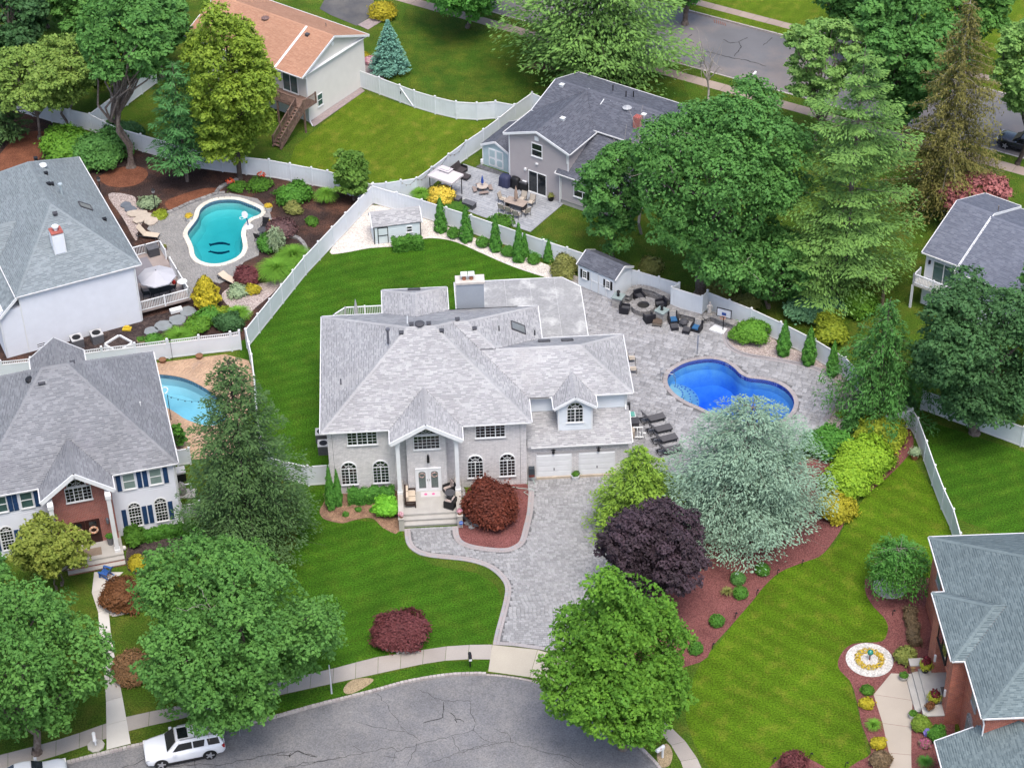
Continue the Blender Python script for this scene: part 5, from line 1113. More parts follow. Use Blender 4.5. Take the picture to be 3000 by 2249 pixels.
def shrub(name, label, p, rx, h, mat, n=1500, leaf=.08, ry=None, group=None, cat='shrub', **k):
    o = leafball(name, p, rx, ry or rx, h, n, leaf, mat, None, **k); return tag(o, label, cat, group)
def hedge(name, label, A, B, wd, h, mat, n=2500, leaf=.07):
    A, B = Vector(A), Vector(B); d = B-A; L_ = d.length; SEED[0] += 1; rg = np.random.default_rng(SEED[0])
    u = rg.uniform(-.5, .5, n)*L_; f = rg.random(n); P = np.zeros((n, 3)); N = np.zeros((n, 3)); hw = wd/2
    top = f < .5; s1 = (f >= .5) & (f < .78); s2 = (f >= .78)
    P[:, 0] = u; bulge = .06*np.sin(u*4+1)+.05*np.sin(u*9)
    P[top, 1] = rg.uniform(-hw, hw, top.sum()); P[top, 2] = h; N[top, 2] = 1
    for s_, sg in ((s1, -1), (s2, 1)): P[s_, 1] = sg*hw; P[s_, 2] = rg.uniform(.05, h, s_.sum()); N[s_, 1] = sg
    edge = np.abs(u) > L_/2-.15; P[:, 2] -= np.where(top, np.abs(P[:, 1])/hw*.12, 0); P += rg.normal(size=(n, 3))*.04; P[:, 1] += bulge; P[:, 2] = np.maximum(.03, P[:, 2]+bulge*.6-edge*.1)
    V, Q = leaves(P, N+rg.normal(size=(n, 3))*.5, leaf, .6, rg); T = rg.random(n)
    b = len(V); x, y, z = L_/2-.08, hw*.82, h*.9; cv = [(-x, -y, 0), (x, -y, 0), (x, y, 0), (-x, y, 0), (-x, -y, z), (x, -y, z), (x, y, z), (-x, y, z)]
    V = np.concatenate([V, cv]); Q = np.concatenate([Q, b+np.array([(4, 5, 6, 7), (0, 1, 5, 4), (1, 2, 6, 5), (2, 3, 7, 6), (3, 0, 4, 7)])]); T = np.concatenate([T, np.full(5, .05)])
    o = npmesh(name, V, Q, T, mat); o.location = (A+B)/2; o.rotation_euler.z = math.atan2(d.y, d.x); return tag(o, label, 'hedge')
def cone_shrub(name, label, p, r, h, mat, n=1800, leaf=.09, fat=.35, group=None, cat='shrub'):
    """arborvitae: upright sprays over a slim cone"""
    SEED[0] += 1; rg = np.random.default_rng(SEED[0]); z = 1-np.sqrt(rg.random(n)); a = rg.uniform(0, 6.2832, n)
    prof = np.minimum(1, (z+.08)/(fat*.5))**.5*np.maximum(.02, (1-z))**.75*1.12
    lum = 1+.12*np.sin(a*5+z*18)+.1*np.sin(a*3-z*31); R = r*prof*lum*rg.uniform(.88, 1.06, n)
    P = np.stack([R*np.cos(a), R*np.sin(a), z*h+.05], 1); N = np.stack([np.cos(a), np.sin(a), np.full(n, .45)], 1)+rg.normal(size=(n, 3))*.4
    V, Q = leaves(P, N, leaf, .45, rg, along=np.tile([0, 0, 1.], (n, 1))); T = rg.random(n)
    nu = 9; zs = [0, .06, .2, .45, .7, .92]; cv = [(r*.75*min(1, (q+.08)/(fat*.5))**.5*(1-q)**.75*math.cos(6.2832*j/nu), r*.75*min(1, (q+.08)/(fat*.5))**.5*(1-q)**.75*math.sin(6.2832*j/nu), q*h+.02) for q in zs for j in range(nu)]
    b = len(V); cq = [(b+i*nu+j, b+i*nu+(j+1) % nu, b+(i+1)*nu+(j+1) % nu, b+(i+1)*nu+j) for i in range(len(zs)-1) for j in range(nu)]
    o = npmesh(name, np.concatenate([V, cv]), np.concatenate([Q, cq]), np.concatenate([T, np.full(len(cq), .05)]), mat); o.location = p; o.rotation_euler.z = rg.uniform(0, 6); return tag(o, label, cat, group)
def grass_clump(name, label, p, r, h, mat, n=500, wd=.025, cat='grass', group=None):
    SEED[0] += 1; rg = np.random.default_rng(SEED[0]); a = rg.uniform(0, 6.2832, n); t = rg.random(n)**.6; V = []; Q = []; T = []
    segs = 4; D = np.stack([np.cos(a), np.sin(a)], 1); hh = h*rg.uniform(.75, 1.1, n); out = r*t
    S = np.stack([-np.sin(a), np.cos(a)], 1)*wd; pts = []
    for s_ in np.linspace(0, 1, segs+1):
        rr = .12*r*t+out*s_**1.5; zz = hh*(1-(1-s_)**2)*(1-.35*t*s_**3*1.2); w_ = (1-s_*.85)
        c = np.stack([D[:, 0]*rr, D[:, 1]*rr, zz], 1); o_ = np.concatenate([S*w_, np.zeros((n, 1))], 1); pts.append((c-o_, c+o_))
    V = np.stack([q for pr in pts for q in pr], 1).reshape(-1, 3); k = 2*(segs+1); b = (k*np.arange(n))[:, None]
    Q = np.concatenate([b+np.array([[2*i, 2*i+1, 2*i+3, 2*i+2]]) for i in range(segs)], 1).reshape(-1, 4)
    o = npmesh(name, V, Q, np.repeat(rg.random(n), segs), mat); o.location = p; return tag(o, label, cat, group)
def limb(m, a, b, r0, r1, rg, sag=.0, n=5):
    a, b = Vector(a), Vector(b); P = []; L_ = (b-a).length
    for i in range(n+1):
        f = i/n; p = a.lerp(b, f); j = Vector(rg.normal(size=3))*L_*.035 if 0 < i < n else Vector((0, 0, 0)); P.append(p+j+Vector((0, 0, sag*L_*math.sin(math.pi*f))))
    m.tube(P, [r0+(r1-r0)*i/n for i in range(n+1)], 6 if r0 > .08 else 4, cap=False); return P
BARK = M('bark', (.13, .1, .085), .95, .3, 3, c2=(.2, .17, .15), c2s=5, bump=.03, bscale=12); BARKD = M('bark_dark', (.06, .048, .042), .95, .3, 3, bump=.03, bscale=12); BARKP = M('bark_pale', (.3, .27, .24), .95, .2, 4)
def broadleaf(name, label, base, H, R, mat, n=16000, leaf=.16, clumps=70, z0=.3, shape='round', trunk=.28, bark=None, lean=(0, 0), ry=None, group=None, dens=1., asp=.62, multi=1, inner=.12, bare=0, stretch=.58, cmin=.17, cmax=.29, gaps=0.):
    """tapered trunk, limbs and a crown of many leaf clumps spread through the crown's volume"""
    SEED[0] += 1; rg = np.random.default_rng(SEED[0]); t = thing(name, label, 'tree', base, 0, group); ry = ry or R
    zc, zh = H*(z0+1)/2, H*(1-z0)/2; C = []; tries = 0; nl = 14; LO = []
    while len(LO) < nl and tries < 600:
        tries += 1; d = dirs(1, rg)[0]; u = d[2]*rg.uniform(.5, .68)
        if shape == 'pyramid': sc_ = np.interp(u, [-.7, -.4, 0, .4, .7], [1.15, 1.2, .75, .4, .2])
        elif shape == 'oval': sc_ = np.interp(u, [-.7, 0, .7], [.95, 1.05, .9])
        else: sc_ = 1.
        fr = rg.uniform(.5, .76); q = np.array([d[0]*fr*sc_, d[1]*fr*sc_, u*rg.uniform(.9, 1.15)]); rl = rg.uniform(.22, .4)*(sc_**.5)
        if any(np.linalg.norm(q-o[0]) < .36*min(1, sc_+.2) for o in LO): continue
        LO.append((q, rl))
    S3 = np.array([R, ry, zh])*.9; tries = 0; clumps = int(clumps*2.1); LQ = np.array([o[0] for o in LO]); LR = np.array([o[1] for o in LO]); CP = np.zeros((clumps, 3)); CR = np.zeros(clumps); K3 = np.array([1, 1, 1.4])
    while len(C) < clumps and tries < 6000:
        tries += 1; i = rg.integers(len(LO)); q, rl = LO[i]; d = dirs(1, rg)[0]; d = d+q*.8+np.array([0, 0, .2]); d /= np.linalg.norm(d); e = q+d*rl*rg.uniform(.72, 1.)
        dd = np.linalg.norm(LQ-e, axis=1) < LR*.6; dd[i] = False
        if dd.any(): continue
        p = e*S3+np.array([lean[0]*(e[2]+1)/2, lean[1]*(e[2]+1)/2, zc]); rc = R*rg.uniform(cmin, cmax)*.62
        nc = len(C)
        if nc and (np.linalg.norm((CP[:nc]-p)*K3, axis=1) < (rc+CR[:nc])*.74).any(): continue
        CP[nc] = p; CR[nc] = rc; C.append((p, rc))
    tot = sum(c[1]**2 for c in C); P = []; N = []; T = []
    for p, rc in C:
        k = max(16, int(n*rc*rc/tot)); d = dirs(k*2, rg); ax = p-np.array([lean[0]*.5, lean[1]*.5, zc*.8]); ax = ax/np.linalg.norm(ax); w_ = d @ ax*.55+d[:, 2]*.75; d = d[np.argsort(-w_+rg.normal(size=len(d))*.3)][:k]
        rr = rc*rg.uniform(.5, 1.12, k)**.5*(1+.3*np.sin(d[:, 0]*6+d[:, 1]*5+p[0]*3))
        P.append(p+d*rr[:, None]*np.array([1.1, 1.1, stretch])); N.append(d*.6+rg.normal(size=(k, 3))*.45+np.array([0, 0, .6])); b_ = rg.uniform(-.28, .28); T.append(np.clip(rg.uniform(.12, .75, k)+b_, 0, .95))
    ni = int(n*inner); d = dirs(ni, rg); P.append(np.stack([d[:, 0]*R*.66, d[:, 1]*ry*.66, zc+d[:, 2]*zh*.7], 1)); N.append(rg.normal(size=(ni, 3))); T.append(rg.random(ni)*.6)
    P = np.concatenate(P); P[:, 2] = np.maximum(P[:, 2], H*z0*.45)
    V, Q = leaves(P, np.concatenate(N), leaf, asp, rg); npmesh('crown', V, Q, np.concatenate(T), mat, t)
    m = MB()
    for k in range(multi):
        off = Vector((rg.uniform(-.5, .5), rg.uniform(-.3, .3), 0))*(multi > 1)
        top = Vector((lean[0]*.5+off.x*2.5, lean[1]*.5+off.y*2.5, H*.72)); pth = limb(m, Vector((0, 0, -.1))+off, top, trunk/math.sqrt(multi), trunk*.22, rg, n=7)
        m.tube([off+Vector((0, 0, -.1)), off+Vector((0, 0, .35))], [trunk*1.5/math.sqrt(multi), trunk*.97/math.sqrt(multi)], 8, cap=False)
        sel = [C[i] for i in rg.permutation(len(C))[:26//multi]]
        for p, rc in sel:
            i0 = min(len(pth)-2, max(2, int(len(pth)*(p[2]/H)*.62))); limb(m, pth[i0], Vector(p), trunk*.32, .03, rg, .05)
    m.build('trunk', bark or BARK, t, smooth=True)
    if bare:
        m = MB()
        for k in range(bare):
            p, rc = C[rg.integers(len(C))]; p = Vector(p)
            for j in range(4): limb(m, p, p+Vector(rg.normal(size=3))*rc*1.1+Vector((0, 0, rc*.9)), .03, .008, rg)
        m.build('dead_twigs', BARKP, t)
    return t
def conifer(name, label, base, H, R, mat, wh=26, br=11, per=26, leaf=.16, asp=.28, droop=.25, rise=.1, exp=.8, dome=0., weep=0., trunk=.22, bark=None, z0=.04, jit=.2, group=None, wood=True, lat=.5, hang=0.):
    """whorled branches carrying sprays of needles"""
    SEED[0] += 1; rg = np.random.default_rng(SEED[0]); t = thing(name, label, 'tree', base, 0, group); P = []; N = []; A = []; T = []; m = MB()
    m.tube([(0, 0, -.1), (0, 0, H*.5), (0, 0, H*.98)], [trunk, trunk*.55, .02], 8, cap=False)
    for w_ in range(wh):
        f = (w_+rg.uniform(-.3, .3))/wh; f = min(max(f, 0), .985); z = H*(z0+(1-z0)*f); L_ = R*1.16*(max(.04, (1-f))**exp if not dome else max(.03, 1-f**dome)**.6)
        k = max(4, int(br*(.5+.5*(1-f)))); a0 = rg.uniform(0, 6.28)
        for b in range(k):
            a = a0+6.2832*b/k+rg.uniform(-.25, .25); l = L_*rg.uniform(1-jit*1.6, 1+jit*.6); ca, sa = math.cos(a), math.sin(a); ns = max(8, int(per*1.5*l/R)+6); dr = droop*rg.uniform(.7, 1.4)
            s_ = rg.uniform(.12, 1, ns)**.75; lo = rg.normal(size=ns)*lat*l*.22*(1.1-s_*.55); r_ = s_*l
            x = r_*ca-lo*sa; y = r_*sa+lo*ca; zz = z+rise*r_-dr*r_*s_+rg.normal(size=ns)*.05*R*.3-np.abs(lo)*.15
            tz = rise-2*dr*s_
            if weep:
                hg = rg.random(ns) < weep; zz = zz-hg*rg.uniform(.05, .55, ns)*hang
            P.append(np.stack([x, y, zz], 1)); al = np.stack([ca-np.sign(lo)*sa*.8, sa+np.sign(lo)*ca*.8, tz], 1)
            if weep: al = np.where(hg[:, None], np.array([0, 0, -1.]), al)
            A.append(al); N.append(np.stack([ca*.25+rg.normal(size=ns)*.3, sa*.25+rg.normal(size=ns)*.3, np.full(ns, 1.)], 1) if not weep else np.where(hg[:, None], np.stack([np.full(ns, ca), np.full(ns, sa), np.full(ns, .3)], 1)+rg.normal(size=(ns, 3))*.4, np.array([0, 0, 1.])+rg.normal(size=(ns, 3))*.3))
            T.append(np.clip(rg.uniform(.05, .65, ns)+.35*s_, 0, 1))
            if wood and b % 2 == 0 and l > .5: m.tube([(0, 0, z), (ca*l*.5, sa*l*.5, z+rise*l*.5-dr*l*.25), (ca*l*.92, sa*l*.92, z+rise*l*.92-dr*l*.85)], [trunk*.16, trunk*.08, .008], 4, cap=False)
    P = np.concatenate(P); ok = P[:, 2] > max(.3, H*.07); V, Q = leaves(P[ok], np.concatenate(N)[ok], leaf, asp, rg, along=np.concatenate(A)[ok]); npmesh('crown', V, Q, np.concatenate(T)[ok], mat, t); m.build('trunk', bark or BARKD, t, smooth=True)
    return t
LK = 2.8
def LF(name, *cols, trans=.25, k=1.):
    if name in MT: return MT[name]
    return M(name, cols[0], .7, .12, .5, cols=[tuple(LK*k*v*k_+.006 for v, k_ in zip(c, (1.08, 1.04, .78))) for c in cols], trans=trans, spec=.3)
OAK = LF('leaf_oak', (.022, .065, .014), (.04, .1, .022), (.06, .125, .03), (.1, .165, .045), (.14, .195, .055), k=.95)
MAPLE = LF('leaf_maple', (.02, .06, .016), (.034, .088, .022), (.052, .118, .032), (.08, .15, .048), k=1.12)
MAPLED = LF('leaf_maple_dark', (.014, .04, .016), (.022, .058, .022), (.036, .082, .032), (.06, .115, .05))
LIMEL = LF('leaf_linden', (.03, .085, .008), (.055, .125, .012), (.085, .165, .018), (.13, .2, .025), k=.85)
YELG = LF('leaf_yellow_green', (.05, .085, .01), (.09, .13, .014), (.14, .17, .022), (.2, .21, .035))
LOCU = LF('leaf_locust', (.05, .105, .03), (.085, .15, .05), (.13, .195, .08), (.17, .24, .11))
PURP = LF('leaf_purple', (.012, .008, .014), (.03, .018, .034), (.055, .035, .06), (.085, .06, .09), trans=.1, k=.7)
REDM = LF('leaf_red_maple', (.045, .009, .006), (.085, .018, .01), (.12, .028, .014), (.15, .045, .02), trans=.15, k=.6)
REDP = LF('leaf_red_purple', (.05, .012, .018), (.09, .024, .034), (.135, .042, .055), (.17, .06, .075), trans=.15, k=.6)
BRWN = LF('leaf_russet', (.06, .024, .01), (.1, .042, .018), (.14, .06, .026), (.16, .045, .025), trans=.15, k=.6)
SPRU = LF('needle_spruce', (.01, .026, .01), (.022, .048, .014), (.038, .07, .02), (.06, .095, .03), trans=.08)
SPRB = LF('needle_brown_spruce', (.035, .035, .01), (.06, .058, .018), (.085, .078, .026), (.115, .1, .04), trans=.1)
BLUS = LF('needle_blue_spruce', (.03, .085, .085), (.055, .125, .125), (.09, .175, .175), (.14, .23, .225), trans=.08)
ATLA = LF('needle_blue_atlas', (.05, .09, .08), (.1, .155, .145), (.15, .215, .2), (.21, .285, .27), trans=.1, k=.82)
HINO = LF('needle_hinoki', (.03, .07, .01), (.075, .125, .014), (.13, .175, .02), (.2, .235, .035), trans=.15)
PINE = LF('needle_pine', (.025, .06, .018), (.05, .1, .024), (.085, .14, .03), (.14, .165, .035), trans=.12, k=1.)
WEEP = LF('needle_weeping', (.016, .05, .012), (.022, .07, .016), (.038, .1, .022), (.07, .14, .035), trans=.1)
ARBO = LF('arborvitae', (.014, .055, .008), (.028, .09, .012), (.045, .12, .016), (.07, .15, .022), trans=.12)
BOXW = LF('boxwood', (.02, .07, .008), (.036, .11, .012), (.06, .145, .018), (.09, .175, .025), trans=.15, k=.78)
GOLD = LF('leaf_gold', (.13, .12, .008), (.2, .175, .01), (.28, .22, .015), (.34, .25, .02), trans=.15, k=.75)
GOLDG = LF('leaf_gold_green', (.075, .11, .008), (.13, .16, .012), (.19, .2, .016), (.25, .2, .02), trans=.15, k=.75)
GRSS = LF('blade_grass', (.045, .12, .012), (.075, .165, .018), (.11, .2, .026), (.15, .23, .045), trans=.2, k=.75)
DULL = LF('leaf_dull', (.05, .06, .018), (.08, .085, .03), (.1, .1, .04), (.12, .075, .035), trans=.15)
SILV = LF('leaf_silver', (.14, .2, .15), (.2, .27, .2), (.28, .33, .26), (.33, .36, .3), trans=.1, k=.5)
JUNI = LF('needle_juniper', (.03, .08, .05), (.055, .12, .075), (.09, .165, .1), (.13, .21, .13), trans=.1)
# ------------------------------------------------------------------ fences
def fence(label, pts, h=1.83, step=2.3, picket=False, z0=0., gate=(), mat=None):
    mat = mat or VINYL
    P = []
    for a, b in zip(pts, pts[1:]):
        n = max(1, round((Vector(b[:2])-Vector(a[:2])).length/step)); P += [(a[0]+(b[0]-a[0])*i/n, a[1]+(b[1]-a[1])*i/n) for i in range(n)]
    P.append(pts[-1][:2]); root = thing('picket_fence' if picket else 'privacy_fence', label, 'fence', (P[0][0], P[0][1], z0)); O = Vector((P[0][0], P[0][1]))
    P = [(p[0]-O.x, p[1]-O.y) for p in P]
    key = 'post%d' % int(h*100)
    if key not in UNIT:
        o = MB().box(-.065, .065, -.065, .065, 0, h+.06).build('p', VINYL); UNIT[key] = o.data; bpy.data.objects.remove(o)
        o = MB().box(-.085, .085, -.085, .085, 0, .04).box(-.05, .05, -.05, .05, .04, .08).build('p', WHITE); UNIT['cap'] = o.data; bpy.data.objects.remove(o)
    for i, p in enumerate(P):
        q = P[min(i+1, len(P)-1)] if i < len(P)-1 else P[i-1]; an = math.atan2(q[1]-p[1], q[0]-p[0])
        o = bpy.data.objects.new('post', UNIT[key]); link(o, root); o.location = (p[0], p[1], 0); o.rotation_euler.z = an
        c = bpy.data.objects.new('cap', UNIT['cap']); link(c, o); c.location = (0, 0, h+.06)
    for i, (a, b) in enumerate(zip(P, P[1:])):
        L_ = math.dist(a, b); an = math.atan2(b[1]-a[1], b[0]-a[0]); th = h-.38 if picket else h-.06
        m = MB(); n = max(1, int(L_/.3))
        for k in range(n): m.box(.06+k*(L_-.12)/n+.004, .06+(k+1)*(L_-.12)/n-.004, -.02, .02, .1, th-.06)
        m.box(.06, L_-.06, -.014, .014, .1, th-.06)
        pn = m.build('gate_panel' if i in gate else 'panel', mat, root, loc=(a[0], a[1], 0), rz=an)
        for zr in (.06, th-.06): MB().box(.06, L_-.06, -.035, .035, zr, zr+.12).build('rail', WHITE, pn)
        if picket:
            k = int(L_/.14); MB().box(.06, L_-.06, -.02, .02, h-.12, h-.06).build('rail', WHITE, pn)
            for j in range(k):
                x = .1+j*(L_-.2)/max(1, k-1); u = 2*j/max(1, k-1)-1; MB().box(x-.025, x+.025, -.012, .012, th, h-.08+.1*u*u).build('picket', WHITE, pn)
        if i in gate: MB().bar((.1, -.05, th-.1), (L_-.1, -.05, .15), .1, .03).build('brace', WHITE, pn); MB().box(.1, .16, -.1, -.03, 1.0, 1.25).build('latch', BLACK, pn)
    return root
def tops(t, pts, h=1.83): return [G(t, x, y, h)[:2] for x, y in pts]
fence('white vinyl fence from the back corner of the picket fence to the white gravel corner', tops('t4', [(1590, 475)])+tops('t4', [(1970, 5)])+tops('t2', [(197, 1203)]))
fence('white vinyl fence behind the row of slim arborvitae and the white shed', tops('t2', [(197, 1203), (520, 1296), (840, 1396), (1310, 1556)])+tops('t6', [(600, 100), (862, 177)]))
fence('white vinyl fence jogging round the stone wall above the fire pit', tops('t6', [(862, 177), (815, 203), (1012, 262), (1047, 225)], 2.2), 1.85, z0=.35)
fence('white vinyl fence behind the right gravel bed and its arborvitae', tops('t6', [(1047, 232), (1330, 342), (1520, 430), (1740, 540), (1940, 660)])+tops('t7', [(1250, 860), (1488, 992)]))
fence('white vinyl fence running down towards the red brick house', tops('t7', [(1488, 992), (1525, 1052), (1580, 1200), (1635, 1357), (1695, 1512), (1755, 1640)])+tops('tb', [(1800, 140), (1830, 230)]))
fence('short white vinyl fence wing beside the golden hedge', tops('t7', [(1488, 992), (1318, 1040)]))
fence('white vinyl fence under the dark maple at the right edge', tops('t7', [(1560, 870), (1930, 1005), (2211, 1108), (2400, 1180)]))
fence('white vinyl fence at the back of the woodland bed, behind the tall trees', tops('t1', [(760, 830), (1060, 915), (1250, 975), (1430, 1000), (1740, 1036), (2015, 1088), (2120, 1108)])+tops('t2', [(197, 1196)]))
fence('white vinyl fence at the upper left, half hidden by loose light green trees', tops('t1', [(70, 605), (320, 680), (580, 740), (760, 830)]))
fence('white vinyl fence branching off towards the upper left lawn', tops('t1', [(580, 738), (640, 694), (810, 570), (1000, 430)]))
fence('white vinyl fence with string lights between the yellow-green lawn and the grey patio', tops('t2', [(205, 1190), (290, 1185), (385, 1170), (487, 1155), (585, 1085), (695, 1000), (808, 915), (920, 840), (1020, 765), (1125, 680), (1235, 602)]), step=3)
fence('white vinyl fence with a braced gate, joining the terracotta-roofed house', tops('t2', [(110, 455), (243, 503), (377, 553), (470, 588), (605, 628), (742, 660), (877, 668), (998, 658), (1120, 680)]), step=3, gate=(2,))
fence('short white vinyl fence joining the greige house', tops('t2', [(1235, 602), (1300, 632)]))
fence('white picket-topped fence between the tan patio and the dark mulch bed', tops('t4', [(-40, 690), (0, 680), (195, 660), (440, 620), (655, 592), (870, 567), (1080, 542), (1285, 517), (1490, 495), (1548, 485)]), picket=True)
fence('white vinyl fence along the left edge of the back lawn, beside the tall spruce', tops('t4', [(1592, 478), (1610, 560), (1628, 640), (1645, 780), (1655, 950), (1680, 1150), (1760, 1310), (1990, 1362)]))
fence('short white vinyl fence between the tall spruce and the pale brick house', tops('t4', [(1990, 1362), (2138, 1352)]))
fence('white side gate of the blue-shuttered house beside the tan patio', tops('t4', [(1140, 1257), (1222, 1245)], 1.5), 1.5)
fence('low white picket gate beside the pool filter of the blue-shuttered house', tops('t4', [(1170, 1610), (1290, 1590)], 1.3), 1.3, picket=True)
# string lights along the patio fence
m = MB(); pts = [G('t2', x, y, 1.9) for x, y in ((385, 1170), (487, 1155), (585, 1085), (695, 1000), (808, 915))]; bl = MB()
for a, b in zip(pts, pts[1:]):
    q = [a.lerp(b, i/8)-Vector((.05, .1, .5*math.sin(math.pi*i/8))) for i in range(9)]; m.tube(q, .012, 4)
    for p in q[1:-1:2]: bl.lathe([(.02, 0), (.045, -.05), (.02, -.1)], p, 6)
o = m.build('string_lights', BLACK); tag(o, 'drooping string of bulbs along the fence of the grey patio', 'string lights'); bl.build('bulbs', M('bulb', (.25, .2, .12), .3), o, kind='stuff')
# ------------------------------------------------------------------ furniture
def yaw(t, a, b): p, q = G(t, *a), G(t, *b); return math.atan2(q.y-p.y, q.x-p.x)
SLING = M('sling_grey', (.085, .083, .09), .7, .06, 6); WICK = M('dark_wicker', (.018, .018, .024), .6, .15, 20); TAN = M('tan_cushion', (.5, .42, .33), .9, .06, 6); CUSHB = M('blue_cushion', (.03, .11, .24), .85, .06, 6)
def stripes(name, c1, c2, s_=9.):
    if name in MT: return MT[name]
    m = M(name, c1, .9, 0); t = m.node_tree; g = t.nodes.new('ShaderNodeTexCoord'); wv = t.nodes.new('ShaderNodeTexWave'); wv.inputs['Scale'].default_value = s_; wv.bands_direction = 'X'
    t.links.new(g.outputs['Object'], wv.inputs['Vector']); cr = t.nodes.new('ShaderNodeValToRGB'); cr.color_ramp.interpolation = 'CONSTANT'; cr.color_ramp.elements[0].color = (*c1, 1); cr.color_ramp.elements[1].color = (*c2, 1); cr.color_ramp.elements[1].position = .55
    t.links.new(wv.outputs['Color'], cr.inputs['Fac']); t.links.new(cr.outputs[0], t.nodes['Principled BSDF'].inputs['Base Color']); return m
STRB = stripes('stripe_black_white', (.6, .58, .55), (.03, .03, .04)); STRT = stripes('stripe_brown_white', (.55, .48, .44), (.14, .08, .075))
def chaise(label, loc, rz, group, frame=None, sl=None, back=.75):
    frame = frame or BLACK; sl = sl or SLING; t = thing('chaise_lounge', label, 'lounger', loc, rz, group)     # head at -x, feet at +x
    m = MB()
    for y in (-.34, .34): m.bar((-.95, y, .3), (.95, y, .34), .04, .05)
    for x in (-.95, .95): m.bar((x, -.34, .32), (x, .34, .32), .04)
    m.build('frame', frame, t)
    for x in (-.8, .8):
        for y in (-.32, .32): MB().box(x-.025, x+.025, y-.025, y+.025, 0, .31).build('leg', frame, t)
    MB().box(-.25, .97, -.33, .33, .34, .375).build('seat', sl, t); MB().face([(-.25, -.33, .36), (-.25, .33, .36), (-.85, .33, .36+back), (-.85, -.33, .36+back)]).face([(-.27, .33, .34), (-.27, -.33, .34), (-.88, -.33, .34+back), (-.88, .33, .34+back)]).build('backrest', sl, t)
    MB().bar((-.8, -.3, .33+back*.9), (-.6, -.3, .33), .03).bar((-.8, .3, .33+back*.9), (-.6, .3, .33), .03).build('back_strut', frame, t)
    return t
GR = 'grey loungers beside the garage'
for i, (x, y, tx) in enumerate(((555, 195, 'farthest'), (640, 330, 'second from the back'), (705, 450, 'third from the back'), (765, 585, 'nearest'))):
    chaise('grey sling chaise lounge beside the garage, the %s of four' % tx, G('u5', x, y+35), yaw('u5', (420, 270), (700, 205)), GR)
def armchair(label, loc, rz, mat=None, cush=None, cushb=None, group=None, kind='armchair', wd=.8):
    mat = mat or WICK; t = thing(kind, label, 'chair', loc, rz, group); h = wd/2       # faces -y
    MB().box(-h, h, -.38, .38, .08, .36).build('base', mat, t); MB().box(-h, h, .26, .4, .36, .85).build('backrest', mat, t)
    for s_ in (-1, 1): MB().box(min(s_*h, s_*(h-.13)), max(s_*h, s_*(h-.13)), -.38, .26, .36, .62).build('armrest', mat, t)
    for x in (-h+.06, h-.06):
        for y in (-.32, .34): MB().box(x-.03, x+.03, y-.03, y+.03, 0, .08).build('leg', BLACK, t)
    MB().box(-h+.14, h-.14, -.4, .25, .361, .47).build('seat_cushion', cush or DGREY, t)
    if cushb: MB().bar((0, .2, .47), (0, .26, .95), wd-.3, .1, up=(0, 1, 0)).build('back_cushion', cushb, t)
    return t
GF = 'wicker armchairs round the fire pit'
armchair('dark wicker armchair behind the fire pit, against the stone wall', G('u1', 487, 148), rad(25), group=GF)
armchair('dark wicker armchair at the left of the fire pit, below the lantern pillar', G('u1', 380, 240), rad(75), group=GF)
armchair('dark wicker armchair at the right of the fire pit, facing left', G('u1', 650, 205), rad(-75), group=GF)
armchair('dark wicker armchair in front of the fire pit, seen from behind', G('u1', 562, 310), rad(200), group=GF)
armchair('armchair with striped back and blue seat cushion beside the lantern pillar', G('u1', 740, 315), rad(8), cush=CUSHB, cushb=STRB)
armchair('armchair with striped back and blue seat cushion nearest the basketball hoop', G('u1', 915, 375), rad(-28), cush=CUSHB, cushb=STRB)
def stool(label, loc, rz, s=.6, mat=None, cush=None, name='footstool'):
    t = thing(name, label, 'stool', loc, rz); MB().box(-s/2, s/2, -s/2, s/2, .2, .36).build('frame', mat or WICK, t); MB().box(-s/2+.02, s/2-.02, -s/2+.02, s/2-.02, .361, .44).build('cushion', cush or DGREY, t)
    for x in (-1, 1):
        for y in (-1, 1): MB().box(x*(s/2-.04)-.025, x*(s/2-.04)+.025, y*(s/2-.04)-.025, y*(s/2-.04)+.025, 0, .2).build('leg', BLACK, t)
    return t
stool('dark footstool in front of the blue chair by the lantern pillar', G('u1', 750, 370), rad(8)); stool('dark footstool in front of the blue chair near the basketball hoop', G('u1', 840, 395), rad(-20)); stool('brown side table with iron legs near the fire pit', G('u1', 625, 335), rad(-15), .75, IRON, M('brown_top', (.1, .075, .06), .6), 'side_table')
t = thing('fire_bowl', 'black iron fire bowl with mesh dome between the two blue cushioned chairs', 'fire bowl', G('u1', 820, 345)); MB().lathe([(.12, .25), (.3, .32), (.38, .45), (.4, .46)], n=16).build('bowl', BLACK, t); MB().lathe([(.38, .46), (.3, .6), (.12, .68)], n=16).build('dome', DGREY, t)
for k in range(3): MB().bar((.1*math.cos(k*2.1), .1*math.sin(k*2.1), .3), (.3*math.cos(k*2.1), .3*math.sin(k*2.1), 0), .03).build('leg', BLACK, t)
